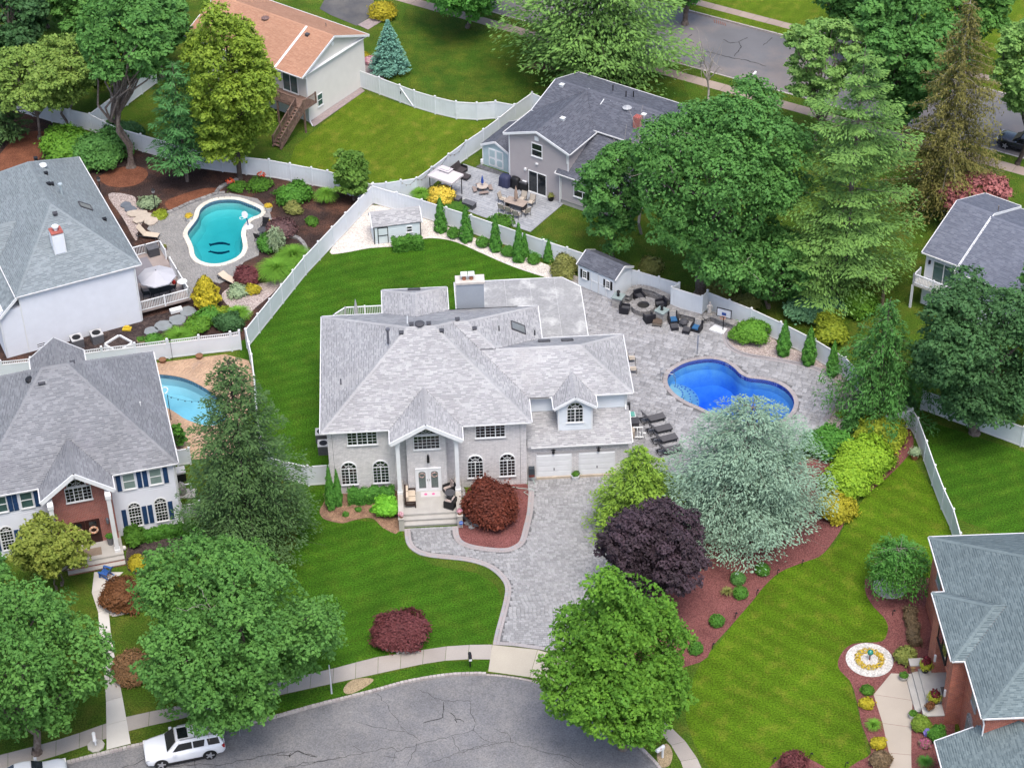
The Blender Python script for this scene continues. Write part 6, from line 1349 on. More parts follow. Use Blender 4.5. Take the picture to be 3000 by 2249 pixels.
# stone fire pit and garden wall
STN = M('wall_stone', (.3, .29, .28), .9, .25, 3, cols=[(.17, .165, .165), (.25, .24, .235), (.33, .32, .31), (.4, .385, .37)], fine=.3, fscale=12, bump=.03, bscale=9)
def stonewall(label, line, h, th=.45, z0=0., name='stone_wall', limit=300, cap=True, st=.38, cat='wall'):
    root = thing(name, label, cat, (0, 0, 0)); ln = resample(line, st); items = []; rows = max(1, round(h/.2))
    for r in range(rows):
        off = .5*(r % 2)
        for i in range(len(ln)-1):
            p, q = ln[i], ln[i+1]; x, y = p[0]+(q[0]-p[0])*(.5+off*.98), p[1]+(q[1]-p[1])*(.5+off*.98); a = math.atan2(q[1]-p[1], q[0]-p[0])
            items.append((x, y, z0+r*h/rows, math.dist(p, q)*rnd.uniform(.86, .97), th*rnd.uniform(.88, 1.05), h/rows*.95, a+rnd.uniform(-.05, .05), rnd.random()))
    pieces('stone', items, STN, root, limit, 'stone_courses')
    if cap:
        items = []
        for p, q in zip(ln, ln[1:]): items.append(((p[0]+q[0])/2, (p[1]+q[1])/2, z0+h, math.dist(p, q)*.97, th*1.15, .07, math.atan2(q[1]-p[1], q[0]-p[0]), rnd.uniform(.5, 1)))
        pieces('cap_stone', items, STN, root)
    return root
stonewall('dry stone seat wall curving behind the fire pit', xy(GP('u1', [(395, 175), (440, 118), (490, 105), (600, 130), (720, 190)])), .75)
stonewall('low stone retaining wall below the stepped white fence', xy(GP('u1', [(700, 235), (790, 275), (900, 300), (960, 318), (1010, 290), (1100, 325), (1200, 360)])), .5, .6)
c = G('u1', 518, 225); t = thing('fire_pit', 'round stone fire pit with a dark square opening', 'fire pit', c)
for r in range(3):
    for k in range(16):
        a = 6.2832*(k+.5*(r % 2))/16; o = bpy.data.objects.new('stone', unit(STN, rnd.randrange(6), .1)); link(o, t); o.location = (.78*math.cos(a), .78*math.sin(a), r*.17); o.scale = (.3, .31, .165); o.rotation_euler.z = a+1.5708
for k in range(12):
    a = 6.2832*k/12; o = bpy.data.objects.new('cap_stone', unit(STN, 3+rnd.randrange(3), .05)); link(o, t); o.location = (.72*math.cos(a), .72*math.sin(a), .51); o.scale = (.39, .46, .07); o.rotation_euler.z = a+1.5708
MB().lathe([(.5, .3), (.5, .32)], n=14).build('ash_bed', M('ash', (.025, .025, .025), .95), t)
def pillar(label, loc, rz):
    t = thing('lantern_pillar', label, 'pillar', loc, rz); MB().box(-.4, .4, -.4, .4, 0, .95).build('shaft', brickmat('pillar_stone', (.42, .41, .39), (.3, .29, .29), (.2, .2, .2), .34, .17, .012, .2), t); MB().box(-.46, .46, -.46, .46, .95, 1.03).build('cap', M('bluestone', (.22, .27, .27), .8, .1, 3), t)
    MB().box(-.1, .1, -.1, .1, 1.03, 1.09).box(-.03, .03, -.03, .03, 1.09, 1.2).lathe([(.07, 1.2), (.12, 1.25), (.14, 1.45), (.16, 1.46), (.05, 1.58)], n=8).build('lantern', BLACK, t); return t
pillar('stone pillar with black lantern beside the pale blue shed', G('u1', 332, 195), rad(-25)); pillar('stone pillar with black lantern between the fire pit and the blue chairs', G('u1', 655, 300), rad(-40))
t = thing('garden_statue', 'pale stone statue standing at the stepped white fence', 'statue', G('u1', 1010, 258, .5)+Vector((0, 0, 0))); MB().box(-.18, .18, -.18, .18, 0, .12).build('plinth', STON, t); MB().lathe([(.15, .12), (.17, .3), (.13, .6), (.11, .75), (.15, .9), (.13, 1.0), (.05, 1.04), (.06, 1.08), (.09, 1.16), (.07, 1.25), (.02, 1.29)], n=12, sx=1, sy=.8).tube([(-.14, 0, .95), (-.2, -.08, .78), (-.08, -.14, .72)], .04, 6).tube([(.14, 0, .95), (.22, -.04, .75), (.18, -.06, .6)], .04, 6).build('figure', M('statue_stone', (.5, .47, .44), .9, .1, 4), t, smooth=True)
# basketball hoops
t = thing('basketball_hoop', 'portable basketball hoop with white base near the stone wall', 'hoop', G('u1', 1080, 375), rad(-25)); MB().prism([(-.7, -.35), (.55, -.45), (.62, .3), (-.5, .45)], 0, .16).build('base', WHITE, t); MB().tube([(.35, 0, .15), (.35, 0, 1.6)], .04, 8).build('pole', BLACK, t)
MB().box(-.2, .95, -.05, -.01, 1.45, 2.2).build('backboard', M('board_clear', (.5, .53, .58), .3), t); m = MB()
for q in ((-.24, .99, 1.41, 1.47), (-.24, .99, 2.18, 2.24), (-.24, -.18, 1.47, 2.18), (.93, .99, 1.47, 2.18)): m.box(q[0], q[1], -.06, 0, q[2], q[3])
m.build('board_frame', BLACK, t); MB().box(.2, .55, -.065, -.05, 1.62, 1.88).build('target', M('blue_mark', (.02, .06, .25), .5), t); MB().tube([(.38+.2*math.cos(k*.524), -.3+.2*math.sin(k*.524), 1.55) for k in range(13)], .015, 5).build('rim', M('orange_rim', (.5, .12, .02), .5), t)
t = thing('pool_hoop', 'small white pool basketball hoop at the edge of the turquoise pool', 'hoop', G('u3', 935, 270)); MB().lathe([(.4, 0), (.42, .1), (.3, .2), (.1, .24)], n=14).build('base', WHITE, t); MB().tube([(0, 0, .2), (-.1, 0, 1.0)], .05, 8).build('pole', M('blue_pole', (.03, .06, .2), .5), t); MB().lathe([(.05, 0), (.32, .0), (.32, .04), (.05, .05)], n=14).build('backboard', WHITE, t, loc=(-.2, 0, 1.3)).rotation_euler = (rad(75), 0, rad(-30)); MB().tube([(-.45+.2*math.cos(k*.524), -.2+.2*math.sin(k*.524), 1.1) for k in range(13)], .02, 5).build('rim', WHITE, t)
tag(MB().tube([G('u1', 920, 555), G('u1', 920, 555)+Vector((0, 0, 1.9))], .05, 10).lathe([(.12, 0), (.12, .03)], G('u1', 920, 555), 12).build('net_post', M('galvanised', (.35, .37, .4), .4, .1, 3, metal=.6)), 'thin grey net post standing on the patio beside the deep blue pool', 'post')
t = thing('pool_handrail', 'pair of chrome handrails at the steps of the deep blue pool', 'handrail', G('u1', 700, 740)); CHR = M('chrome', (.6, .6, .6), .2, 0, metal=.9)
for dy in (-.25, .3): MB().tube([(-.55, dy, 0), (-.55, dy, .75), (-.35, dy, .88), (.35, dy, .7), (.6, dy, .1), (.6, dy, -.4)], .03, 8).build('rail', CHR, t)
def slingchair(label, loc, rz, fr=None, cl=None, group=None, name='patio_chair'):
    fr = fr or M('bronze', (.05, .04, .035), .5, .1, 3); cl = cl or M('sling_beige', (.42, .37, .31), .85, .06, 5); t = thing(name, label, 'chair', loc, rz, group)
    MB().box(-.25, .25, -.26, .24, .4, .44).build('seat', cl, t); MB().bar((0, .22, .42), (0, .38, 1.0), .5, .04, up=(0, 1, 0)).build('backrest', cl, t)
    for s_ in (-1, 1):
        MB().tube([(s_*.27, -.26, 0), (s_*.27, -.25, .62), (s_*.27, .25, .64)], .02, 6).build('armrest', fr, t); MB().tube([(s_*.27, .32, 0), (s_*.27, .22, .42), (s_*.27, .4, 1.02)], .02, 6).build('leg', fr, t)
    return t
slingchair('beige sling chair at the right side of the garage, the farther of two', G('u1', 432, 610), rad(95), group='chairs at the garage side'); slingchair('beige sling chair at the right side of the garage, the nearer of two', G('u1', 442, 690), rad(95), group='chairs at the garage side')
# pool equipment
t = thing('pool_pump', 'pool filter with white pipes beside the garage corner', 'pool equipment', G('u5', 350, 450)); MB().lathe([(.28, 0), (.3, .3), (.3, .75), (.2, .9), (.05, .95)], (-.35, .2, 0), 14).build('filter_tank', M('tank_tan', (.42, .36, .3), .6, .08, 3), t)
for a in ([(-.2, .3, .9), (.5, .3, .9), (.5, .3, .1)], [(.1, .1, .95), (.1, .1, .1), (.6, .1, .1)], [(.3, -.05, .7), (.3, -.05, .15)], [(-.1, -.1, .3), (.55, -.1, .3)], [(.5, 0, .6), (.7, 0, .6), (.7, 0, .1)]): MB().tube(a, .055, 8).build('pipe', WHITE, t)
tag(MB().box(-.45, .45, -.35, .35, 0, .8).box(-.47, .47, -.37, .37, .8, .86).build('pool_heater', DGREY, loc=G('u5', 308, 325), rz=rad(3)), 'dark grey pool heater box beside the garage', 'heater')
t = thing('equipment_box', 'green-lidded equipment box beside the garage wall', 'box', G('u5', 285, 215), rad(3)); MB().box(-.35, .35, -.3, .3, 0, .55).build('body', WHITE, t); MB().box(-.3, .3, -.25, .25, .55, .62).build('lid', M('lid_green', (.12, .35, .3), .5), t)
tag(MB().box(-.12, .12, -.1, .1, 0, 1.2).build('meter_cabinet', DGREY, loc=G('u5', 258, 150), rz=rad(3)), 'slim dark cabinet against the garage side wall', 'cabinet')
def acunit(label, loc, rz=0., s=.8):
    t = thing('air_conditioner', label, 'air conditioner', loc, rz); MB().box(-s/2, s/2, -s/2, s/2, 0, .8).build('casing', M('ac_grey', (.14, .14, .15), .6, .1, 4), t); MB().box(-s/2-.02, s/2+.02, -s/2-.02, s/2+.02, .8, .86).build('top', M('ac_top', (.42, .42, .42), .5, .05, 3), t)
    MB().lathe([(s*.38, 0), (s*.38, .012), (s*.1, .02)], (0, 0, .86), 16).build('fan_grille', BLACK, t)
    for k in range(5): MB().box(-s/2-.012, s/2+.012, -s/2-.012, s/2+.012, .12+k*.13, .15+k*.13).build('louvre', DGREY, t)
    return t
acunit('air conditioner with white top at the left front corner of the pale brick house', G('r1', 130, 545), rad(3)); acunit('second air conditioner behind the front one, left of the pale brick house', G('r1', 100, 395), rad(3))
acunit('dark air conditioner beside the white planter box', G('u6', 232, 305), rad(25), .9); acunit('beige air conditioner at the windowless lavender wall', G('u6', 105, 335), rad(25), .9)
# porch of the main house: a frame of its own
HM = Matrix.Translation(hm.location) @ Matrix.Rotation(hm.rotation_euler.z, 4, 'Z')
def hp(x, y, z=.6): return HM @ Vector((x, y, z))
t = thing('loveseat', 'dark wood loveseat with beige cushions on the front porch', 'sofa', hp(-8.45, -1.9), rad(93)); BRW = M('dark_brown_wood', (.035, .02, .016), .5, .15, 5)
MB().box(-.75, .75, -.35, .35, .2, .32).build('frame', BRW, t); MB().box(-.75, .75, .3, .42, .32, .95).build('backrest', BRW, t)
for s_ in (-1, 1): MB().box(min(s_*.66, s_*.78), max(s_*.66, s_*.78), -.38, .36, .5, .57).build('armrest', BRW, t); MB().box(s_*.72-.04, s_*.72+.04, -.38, -.3, 0, .5).build('leg', BRW, t); MB().box(s_*.34-.3, s_*.34+.3, -.36, .28, .32, .46).build('seat_cushion', TAN, t); MB().box(s_*.34-.3, s_*.34+.3, .14, .3, .46, .95).build('back_cushion', TAN, t)
for lb, y, rz in (('farther', -1.15, 60), ('nearer', -2.75, 120)):
    t = armchair('striped cushion chair on the front porch, the %s one beside the round table' % lb, hp(-5.65, y), rad(-rz if rz < 100 else -115), BLACK, STRT, STRT, 'striped porch chairs', 'porch_chair', .66)
t = thing('bistro_table', 'round black table between the striped porch chairs', 'table', hp(-5.62, -1.95)); MB().lathe([(.36, .62), (.38, .64), (.38, .67), (.02, .675)], n=18).build('table_top', DGREY, t)
for k in range(3): MB().bar((.08*math.cos(k*2.1), .08*math.sin(k*2.1), .62), (.3*math.cos(k*2.1), .3*math.sin(k*2.1), 0), .03).build('leg', BLACK, t)
def pot(label, loc, r=.2, h=.3, mat=None, plant=None, n=160, name='flower_pot', spike=False, ph=.25, pr=None):
    t = thing(name, label, 'flower pot', loc); MB().lathe([(r*.72, 0), (r*.9, h*.5), (r, h), (r*1.08, h), (r*1.08, h-.04), (r*.9, h-.05)], n=14).build('pot', mat or M('terracotta', (.3, .12, .07), .85, .1, 4), t)
    if plant: leafball('plant', (0, 0, h), pr or r*1.1, pr or r*1.1, ph, n, .06, plant, t)
    return t
PINK = M('pink_flower', (.5, .2, .25), .8, 0, cols=[(.6, .5, .5), (.5, .12, .2), (.1, .25, .12), (.62, .56, .56)]); YEL = M('yellow_flower', (.5, .3, .02), .8, 0, cols=[(.5, .33, .02), (.55, .42, .05), (.15, .2, .02), (.45, .2, .02)]); GREENP = M('bright_leaf', (.08, .2, .02), .8, 0, cols=[(.05, .14, .015), (.09, .22, .02), (.13, .27, .04)], trans=.2)
LIME = M('lime_leaf', (.3, .35, .03), .8, 0, cols=[(.26, .3, .02), (.4, .4, .05), (.2, .26, .02)], trans=.2); CRIM = M('crimson_leaf', (.12, .012, .02), .8, 0, cols=[(.08, .01, .015), (.16, .02, .03)], trans=.15)
ORD = ('first', 'second', 'third', 'fourth', 'fifth', 'sixth', 'seventh', 'eighth', 'ninth', 'tenth', 'eleventh', 'twelfth', 'thirteenth', 'fourteenth')
# ------------------------------------------------------------------ pots, signs and small things round the main house
pot('pot of pink and white flowers on the left porch pillar', hp(-9.15, -4.15, 1.13), .17, .2, plant=PINK, n=220); pot('pot of pink and white flowers on the right porch pillar', hp(-5.03, -4.15, 1.13), .17, .2, plant=PINK, n=220)
pot('round white pot with a clipped green plant between the two garage doors', G('r2', 1262, 1340), .3, .42, WHITE, GREENP, 200)
o = MB().box(-.7, .7, -.28, .28, 0, .012).build('door_mat', M('mat_white', (.48, .46, .46), .95, 0), loc=hp(-7.0, -1.25, .601), rz=rad(3)); tag(o, 'pale door mat with pink hearts in front of the white double doors', 'mat')
for x in (-.35, .2): MB().lathe([(.12, 0), (.12, .004)], (x, 0, .013), 8).build('heart_print', M('pink_print', (.6, .1, .25), .9), o)
t = thing('hose_reel', 'dark hose reel box on the wall left of the garage doors', 'hose reel', hp(.36, .36, .55), rad(3)); MB().box(-.22, .22, -.3, .05, 0, .75).build('box', M('reel_blue', (.04, .05, .06), .5), t); MB().box(-.2, .2, -.33, -.3, .02, .2).build('door', M('reel_red', (.15, .04, .03), .6), t)
tag(MB().tube([hp(.36, .1, .5), hp(.6, -.2, .05), hp(.2, -.6, .04), hp(-.3, -.95, .05), hp(.1, -1.4, .05), hp(.45, -1.2, .05), hp(.4, -.7, .05), hp(-.6, -.5, .06), hp(-1.1, -.35, .1)], .025, 6).build('garden_hose', M('hose_green', (.3, .4, .36), .5)), 'pale green garden hose lying in the red mulch by the garage', 'hose')
# boulders at the red maple
for i, (x, y) in enumerate(((1910, 1050), (1930, 1110), (1950, 1330), (1960, 1400), (1980, 1480), (2010, 1450), (2040, 1530), (2060, 1490), (2110, 1500), (2120, 1430), (2150, 1470), (2190, 1480))):
    p = G('r1', x, y); s_ = rnd.uniform(.16, .3); SEED[0] += 1; rg = np.random.default_rng(SEED[0]); m = MB().lathe([(.75*s_, 0), (s_, .35*s_), (.85*s_, .75*s_), (.4*s_, .95*s_)], (0, 0, 0), 7); m.v = [(a+rg.normal()*.06*s_*2, b+rg.normal()*.06*s_*2, max(0, c+rg.normal()*.08*s_)) for a, b, c in m.v]
    o = m.build('boulder', M('boulder_grey', (.3, .29, .29), .9, .25, 4, fine=.2, fscale=14), loc=p, rz=rnd.uniform(0, 6)); tag(o, 'grey boulder edging the red laceleaf maple by the porch, %s from the left' % ORD[i], 'boulder', 'boulders under the red maple')
def textmesh(txt, size, mat, parent, mw):
    c = bpy.data.curves.new('t', 'FONT'); c.body = txt; c.size = size; c.align_x = 'CENTER'; c.align_y = 'CENTER'; c.extrude = .002; o = bpy.data.objects.new('t', c); col.objects.link(o); bpy.context.view_layer.update()
    me = bpy.data.meshes.new_from_object(o.evaluated_get(bpy.context.evaluated_depsgraph_get())); bpy.data.objects.remove(o); r = bpy.data.objects.new('lettering', me); me.materials.clear(); me.materials.append(mat); link(r, parent); r.matrix_local = mw; return r
t = thing('yard_sign', 'small blue octagonal security sign with white letters at the right porch pillar', 'sign', hp(-4.97, -4.5, 0), rad(3)); MB().tube([(0, 0, 0), (0, 0, .5)], .012, 6).build('stake', CHR, t)
MB().prism([(.16*math.cos(rad(22.5+45*k)), .16*math.sin(rad(22.5+45*k))) for k in range(8)], 0, .012).build('plate', M('sign_blue', (.02, .1, .4), .4), t, loc=(0, 0, .6)).rotation_euler = (rad(80), 0, 0)
textmesh('ADT', .13, WHITE, t, Matrix.Translation((0, -.016, .6)) @ Matrix.Rotation(rad(80), 4, 'X'))
def mailbox(label, loc, rz, bm, pm, h=1.05, slab=False):
    t = thing('mailbox', label, 'mailbox', loc, rz); MB().box(-.05, .05, -.05, .05, 0, h).build('post', pm, t); MB().bar((0, .1, h-.2), (0, -.45, h-.02), .07, .07).build('bracket', pm, t)
    m = MB(); pr = [(-.11, 0), (.11, 0), (.11, .13)]+[(.11*math.cos(a), .13+.1*math.sin(a)) for a in (.5, 1.05, 1.57, 2.1, 2.64)]+[(-.11, .13)]
    m.v = [(x, -.55, h+z) for x, z in pr]+[(x, .08, h+z) for x, z in pr]; k = len(pr); m.f = [tuple(range(k)), tuple(range(2*k-1, k-1, -1))]+[(i, k+i, k+(i+1) % k, (i+1) % k) for i in range(k)]; m.t = [.5]*len(m.f); m.m = [0]*len(m.f); m.build('box', bm, t)
    MB().box(-.1, .1, -.565, -.55, h+.01, h+.17).build('door', WHITE if bm is BLACK else bm, t); MB().box(.112, .122, -.3, -.27, h+.1, h+.3).build('flag', M('flag_red', (.4, .03, .03), .5), t)
    if slab: MB().lathe([(.55, 0), (.55, .08), (.2, .12)], n=9).build('stone_base', STON, t)
    return t
mailbox('black mailbox with a white door on the grass verge', G('t9', 1277, 1000), rad(5), BLACK, BLACK); mailbox('white mailbox beside the curved pavement under the linden', G('ta', 975, 1590), rad(-50), WHITE, WHITE, .9)
mailbox('white mailbox on a stone base at the lower left walk', G('t8', 622, 1515), rad(15), WHITE, WHITE, 1.0, True); mailbox('white mailbox at the kerb of the back street', G('t3', 453, 555), rad(150), WHITE, WHITE)
p = G('t9', 380, 1175); tag(MB().tube([p, p+Vector((0, 0, 2.6))], [.06, .035], 10).build('lamp_pole', M('pale_pole', (.5, .52, .55), .5, .05, 3)), 'plain pale steel pole on the verge beside the big oak', 'pole')
t = thing('street_sign', 'blue and white street sign under the oak behind the parked white car', 'sign', G('t8', 1555, 1450, -.0)); MB().tube([(0, 0, 0), (0, 0, 2.1)], .03, 8).build('pole', M('galvanised', None), t); MB().box(-.3, .3, -.02, .02, 1.5, 2.1).build('plate', M('plate_blue', (.1, .2, .4), .5, .3, 9, c2=(.6, .62, .66), c2s=6), t)
def pathlight(label, p, rz=0., group='path lights along the red mulch'):
    t = thing('path_light', label, 'path light', p, rz, group); MB().tube([(0, 0, 0), (0, 0, .38), (.05, 0, .45), (.13, 0, .45)], .022, 6).build('stem', BLACK, t); MB().lathe([(.03, .08), (.08, .0)], (.15, 0, .37), 8).build('hood', BLACK, t); return t
for i, (x, y, w_) in enumerate(((1445, 690, 'third from the street'), (1585, 540, 'fourth from the street'), (1718, 410, 'fifth from the street'), (1878, 348, 'farthest from the street'), (1297, 888, 'second from the street'))): pathlight('black path light on the edge of the red mulch, '+w_, G('ta', x, y), 1.0)
for x, y, w_ in ((585, 1625, 'left of the red shrub'), (822, 1595, 'right of the red shrub'), (1052, 1655, 'nearest the walk'), (1358, 670, 'near the barberry hedge')): pathlight('path light in the lower right garden, '+w_, G('tb', x, y), .5, 'path lights of the brick house garden')
# ------------------------------------------------------------------ grey patio furniture
t = thing('gazebo', 'small gazebo with pale canopy over a covered grill on the grey patio', 'gazebo', G('u4', 245, 350), rad(-34)); CAN = M('canopy_cloth', (.52, .48, .49), .85, .05, 2)
for x in (-1.15, 1.15):
    for y in (-.75, .75): MB().box(x-.03, x+.03, y-.03, y+.03, 0, 2.1).build('post', BLACK, t)
m = MB(); e = [(-1.3, -.9, 2.05), (1.3, -.9, 2.05), (1.3, .9, 2.05), (-1.3, .9, 2.05)]; q = [(-.5, -.3, 2.5), (.5, -.3, 2.5), (.5, .3, 2.5), (-.5, .3, 2.5)]
for i in range(4): m.face([e[i], e[(i+1) % 4], q[(i+1) % 4], q[i]]); m.face([(e[i][0], e[i][1], 1.88), (e[(i+1) % 4][0], e[(i+1) % 4][1], 1.88), e[(i+1) % 4], e[i]])
m.face(q); m.build('canopy', CAN, t); MB().box(-.6, .6, -.38, .38, 2.6, 2.64).box(-.45, .45, -.25, .25, 2.64, 2.72).build('vent_roof', CAN, t)
def covered(label, loc, rz, wd, dp, h, mat, name='covered_grill', cat='grill'):
    SEED[0] += 1; rg = np.random.default_rng(SEED[0]); t = thing(name, label, cat, loc, rz); m = MB(); R_ = [(1., 0), (.97, h*.45), (.9, h*.8), (.72, h*.97), (.3, h)]; n = 16; b0 = 0
    for k, z in R_:
        for j in range(n):
            a = 6.2832*j/n; c, s_ = math.cos(a), math.sin(a); sq = 1/max(abs(c), abs(s_))*.5+.5; f = 1+(.1*math.sin(a*7+z*2) if z < h*.5 else .03*math.sin(a*5)); m.v.append((c*sq*wd/2*k*f, s_*sq*dp/2*k*f, z))
    for i in range(len(R_)-1):
        for j in range(n): m.f.append((i*n+j, i*n+(j+1) % n, (i+1)*n+(j+1) % n, (i+1)*n+j)); m.t.append(.5); m.m.append(0)
    m.f.append(tuple((len(R_)-1)*n+j for j in range(n))); m.t.append(.5); m.m.append(0); m.build('cover', mat, t, smooth=True); MB().box(-wd*.3, wd*.3, -dp*.3, dp*.3, 0, h*.5).build('cart', BLACK, t); return t
NAVY = M('navy_cover', (.035, .04, .085), .7, .1, 4)
covered('black covered grill under the gazebo', G('u4', 225, 370), rad(-34), 1.5, .8, 1.1, BLACK); covered('navy covered grill against the greige house, left of the black one', G('u4', 795, 270), rad(-34), 1.1, .9, 1.15, NAVY); covered('black covered grill between the navy cover and the sliding door', G('u4', 895, 285), rad(-34), 1.0, .8, 1.15, BLACK)
t = thing('gas_grill', 'small black grill cart beside the sliding door', 'grill', G('u4', 975, 312), rad(-34)); MB().box(-.35, .35, -.3, .3, 0, .85).build('cart', BLACK, t); MB().box(-.38, .38, -.32, .32, .85, .95).build('lid', DGREY, t); MB().box(-.2, .2, -.1, .1, .95, 1.0).build('handle', WHITE, t)
t = thing('patio_sofa', 'dark sectional sofa with chaise end against the fence of the grey patio', 'sofa', G('u4', 350, 180), rad(56)); DBR = M('dark_brown_sling', (.05, .042, .045), .75, .1, 5)
for k in range(3): MB().box(-1.05+k*.7, -.37+k*.7, -.35, .35, .2, .4).build('seat', DBR, t); MB().bar((-.71+k*.7, .33, .38), (-.71+k*.7, .52, .95), .66, .07, up=(0, 1, 0)).build('backrest', DBR, t)
MB().box(-.37, .33, -1.25, -.36, .22, .38).build('chaise_end', DBR, t)
for x in (-1.07, 1.07): MB().box(x-.03, x+.03, -.35, .35, .2, .62).build('armrest', BLACK, t); MB().box(x-.03, x+.03, -.33, -.27, 0, .2).box(x-.03, x+.03, .27, .33, 0, .2).build('leg', BLACK, t)
t = thing('picnic_table', 'small octagonal picnic table with a closed blue umbrella', 'table', G('u4', 583, 315), rad(10)); PCT = M('picnic_tan', (.42, .36, .31), .8, .06, 3)
oc = lambda r, o=0: [(r*math.cos(rad(22.5+45*k)), r*math.sin(rad(22.5+45*k))) for k in range(8)]
MB().prism(oc(.52), .5, .56).build('table_top', PCT, t)
for k in range(4): a = rad(90*k); m = MB(); m.prism([(.62*math.cos(a-.55), .62*math.sin(a-.55)), (.98*math.cos(a-.5), .98*math.sin(a-.5)), (.98*math.cos(a+.5), .98*math.sin(a+.5)), (.62*math.cos(a+.55), .62*math.sin(a+.55))], .26, .31); m.build('bench_seat', M('picnic_brown', (.24, .19, .17), .8, .06, 3), t); MB().bar((.15*math.cos(a), .15*math.sin(a), .45), (.85*math.cos(a), .85*math.sin(a), 0), .08).build('leg', DBR, t)
MB().lathe([(.02, .56), (.02, .8), (.13, .85), (.11, 1.15), (.04, 1.5), (.01, 1.62)], n=10).build('umbrella', M('umbrella_blue', (.02, .06, .3), .8), t)
t = thing('dining_table', 'long wooden dining table with a closed striped umbrella on the grey patio', 'table', G('u4', 895, 480), rad(-30)); PLK = M('table_wood', (.32, .26, .22), .75, .12, 3)
for k in range(6): MB().box(-.95, .95, -.5+k*.168, -.5+k*.168+.16, .7, .74).build('plank', PLK, t)
for x in (-.8, .8): MB().box(x-.05, x+.05, -.4, .4, 0, .7).build('leg', DBR, t)
MB().tube([(0, 0, .3), (0, 0, 2.2)], .025, 8).lathe([(.03, 1.0), (.17, 1.05), (.15, 1.6), (.06, 2.15), (.02, 2.3)], n=12).build('umbrella', stripes('umbrella_stripe', (.42, .32, .26), (.2, .13, .1), 5), t)
GD = 'chairs of the long dining table'
for lb, x, y, rz in (('at its left end', 770, 425, 60), ('on its far side, left', 955, 425, -30), ('on its far side, right', 1035, 455, -30), ('on its near side, leftmost', 770, 510, 150), ('on its near side, middle', 835, 535, 150), ('on its near side, right of the middle', 905, 570, 150), ('at its right end', 990, 545, 210)): slingchair('beige sling chair of the dining table, '+lb, G('u4', x, y), rad(rz), group=GD)
for x, y, w_, lb in ((355, 425, .5, 'small dark cube stool'), (460, 470, 1.1, 'long dark storage bench')): t = thing('storage_bench', lb+' at the near edge of the grey patio', 'bench', G('u4', x, y), rad(-34)); MB().box(-w_/2, w_/2, -.3, .3, 0, .5).build('body', DGREY, t); MB().box(-w_/2-.02, w_/2+.02, -.32, .32, .5, .55).build('lid', M('lid_grey', (.1, .1, .11), .6), t)
pot('black pot with a spiky plant beside the sliding door of the greige house', G('u4', 1218, 410), .26, .45, BLACK, DULL, 150, ph=.35); tag(MB().lathe([(.12, 0), (.14, .3), (.08, .4), (.14, .45), (.02, .55)], G('u4', 578, 65), 10).build('garden_lantern', WHITE), 'small white lantern beside the pale green shed', 'lantern')
sheet('slate_chip_strip', xy(GP('u4', [(520, 95), (560, 70), (840, 170), (760, 190)])), .03, M('slate_chips', (.1, .1, .11), .9, .3, 4, fine=.5, fscale=14))
# ------------------------------------------------------------------ kidney pool yard
chaise('beige chaise lounge with a dark frame at the far corner of the turquoise pool patio', G('u3', 190, 345), rad(-14), None, DGREY, TAN); chaise('pale chaise lounge between the gold shrub and the red maple', G('u3', 785, 670), rad(-40), None, DGREY, TAN, .2)
t = thing('patio_umbrella', 'open grey patio umbrella over the black table on the white-railed deck', 'umbrella', G('u3', 275, 790, .7)); UMB = M('umbrella_grey', (.4, .4, .43), .85, .04, 2)
m = MB(); n = 8
for k in range(n): a, b = 6.2832*k/n, 6.2832*(k+1)/n; m.face([(1.55*math.cos(a), 1.55*math.sin(a), 2.1), (1.55*math.cos(b), 1.55*math.sin(b), 2.1), (0, 0, 2.65)]); m.face([(1.55*math.cos(a), 1.55*math.sin(a), 2.0), (1.55*math.cos(b), 1.55*math.sin(b), 2.0), (1.55*math.cos(b), 1.55*math.sin(b), 2.1), (1.55*math.cos(a), 1.55*math.sin(a), 2.1)])
m.build('canopy', UMB, t); MB().tube([(0, 0, 0), (0, 0, 2.75)], .03, 8).build('pole', DGREY, t)
for k in range(n): a = 6.2832*k/n; MB().bar((0, 0, 2.5), (1.5*math.cos(a), 1.5*math.sin(a), 2.08), .02).build('rib', DGREY, t)
t = thing('patio_table', 'black glass patio table under the grey umbrella', 'table', G('u3', 285, 780, .7), rad(25)); MB().box(-.85, .85, -.5, .5, .68, .72).build('table_top', BLACK, t)
for x in (-.7, .7):
    for y in (-.4, .4): MB().box(x-.03, x+.03, y-.03, y+.03, 0, .68).build('leg', BLACK, t)
IRC = M('iron_black', (.014, .014, .016), .5, .1, 5)
for lb, x, y, rz in (('left of the table', 180, 790, 100), ('right of the table', 372, 745, -80)): slingchair('black iron chair on the white-railed deck, '+lb, G('u3', x, y, .7), rad(rz), IRC, IRC, 'deck chairs')
t = thing('bird_bath', 'white bird bath on a slim black stem beside the deck rail', 'bird bath', G('u3', 458, 790)); MB().tube([(0, 0, 0), (0, 0, 1.5)], .03, 8).build('stem', BLACK, t); MB().lathe([(.05, 1.48), (.35, 1.52), (.4, 1.6), (.36, 1.58), (.05, 1.54)], n=16).build('basin', WHITE, t)
t = thing('deck_box', 'dark storage box at the far corner of the white-railed deck', 'storage box', G('u3', 228, 470, .7), rad(25)); MB().box(-.45, .45, -.4, .4, 0, .75).build('body', DGREY, t); MB().box(-.48, .48, -.43, .43, .75, .82).build('lid', M('lid_grey', None), t)
tag(MB().lathe([(.02, 0), (.13, .04), (.16, .2), (.12, .36), (.02, .4)], G('u3', 380, 690, 1.5), 10).build('paper_lantern', M('lantern_red', (.5, .03, .02), .6)), 'small red lantern hanging beside the grey umbrella', 'lantern')
PW = M('white_pot', (.6, .6, .58), .7, .06, 3)
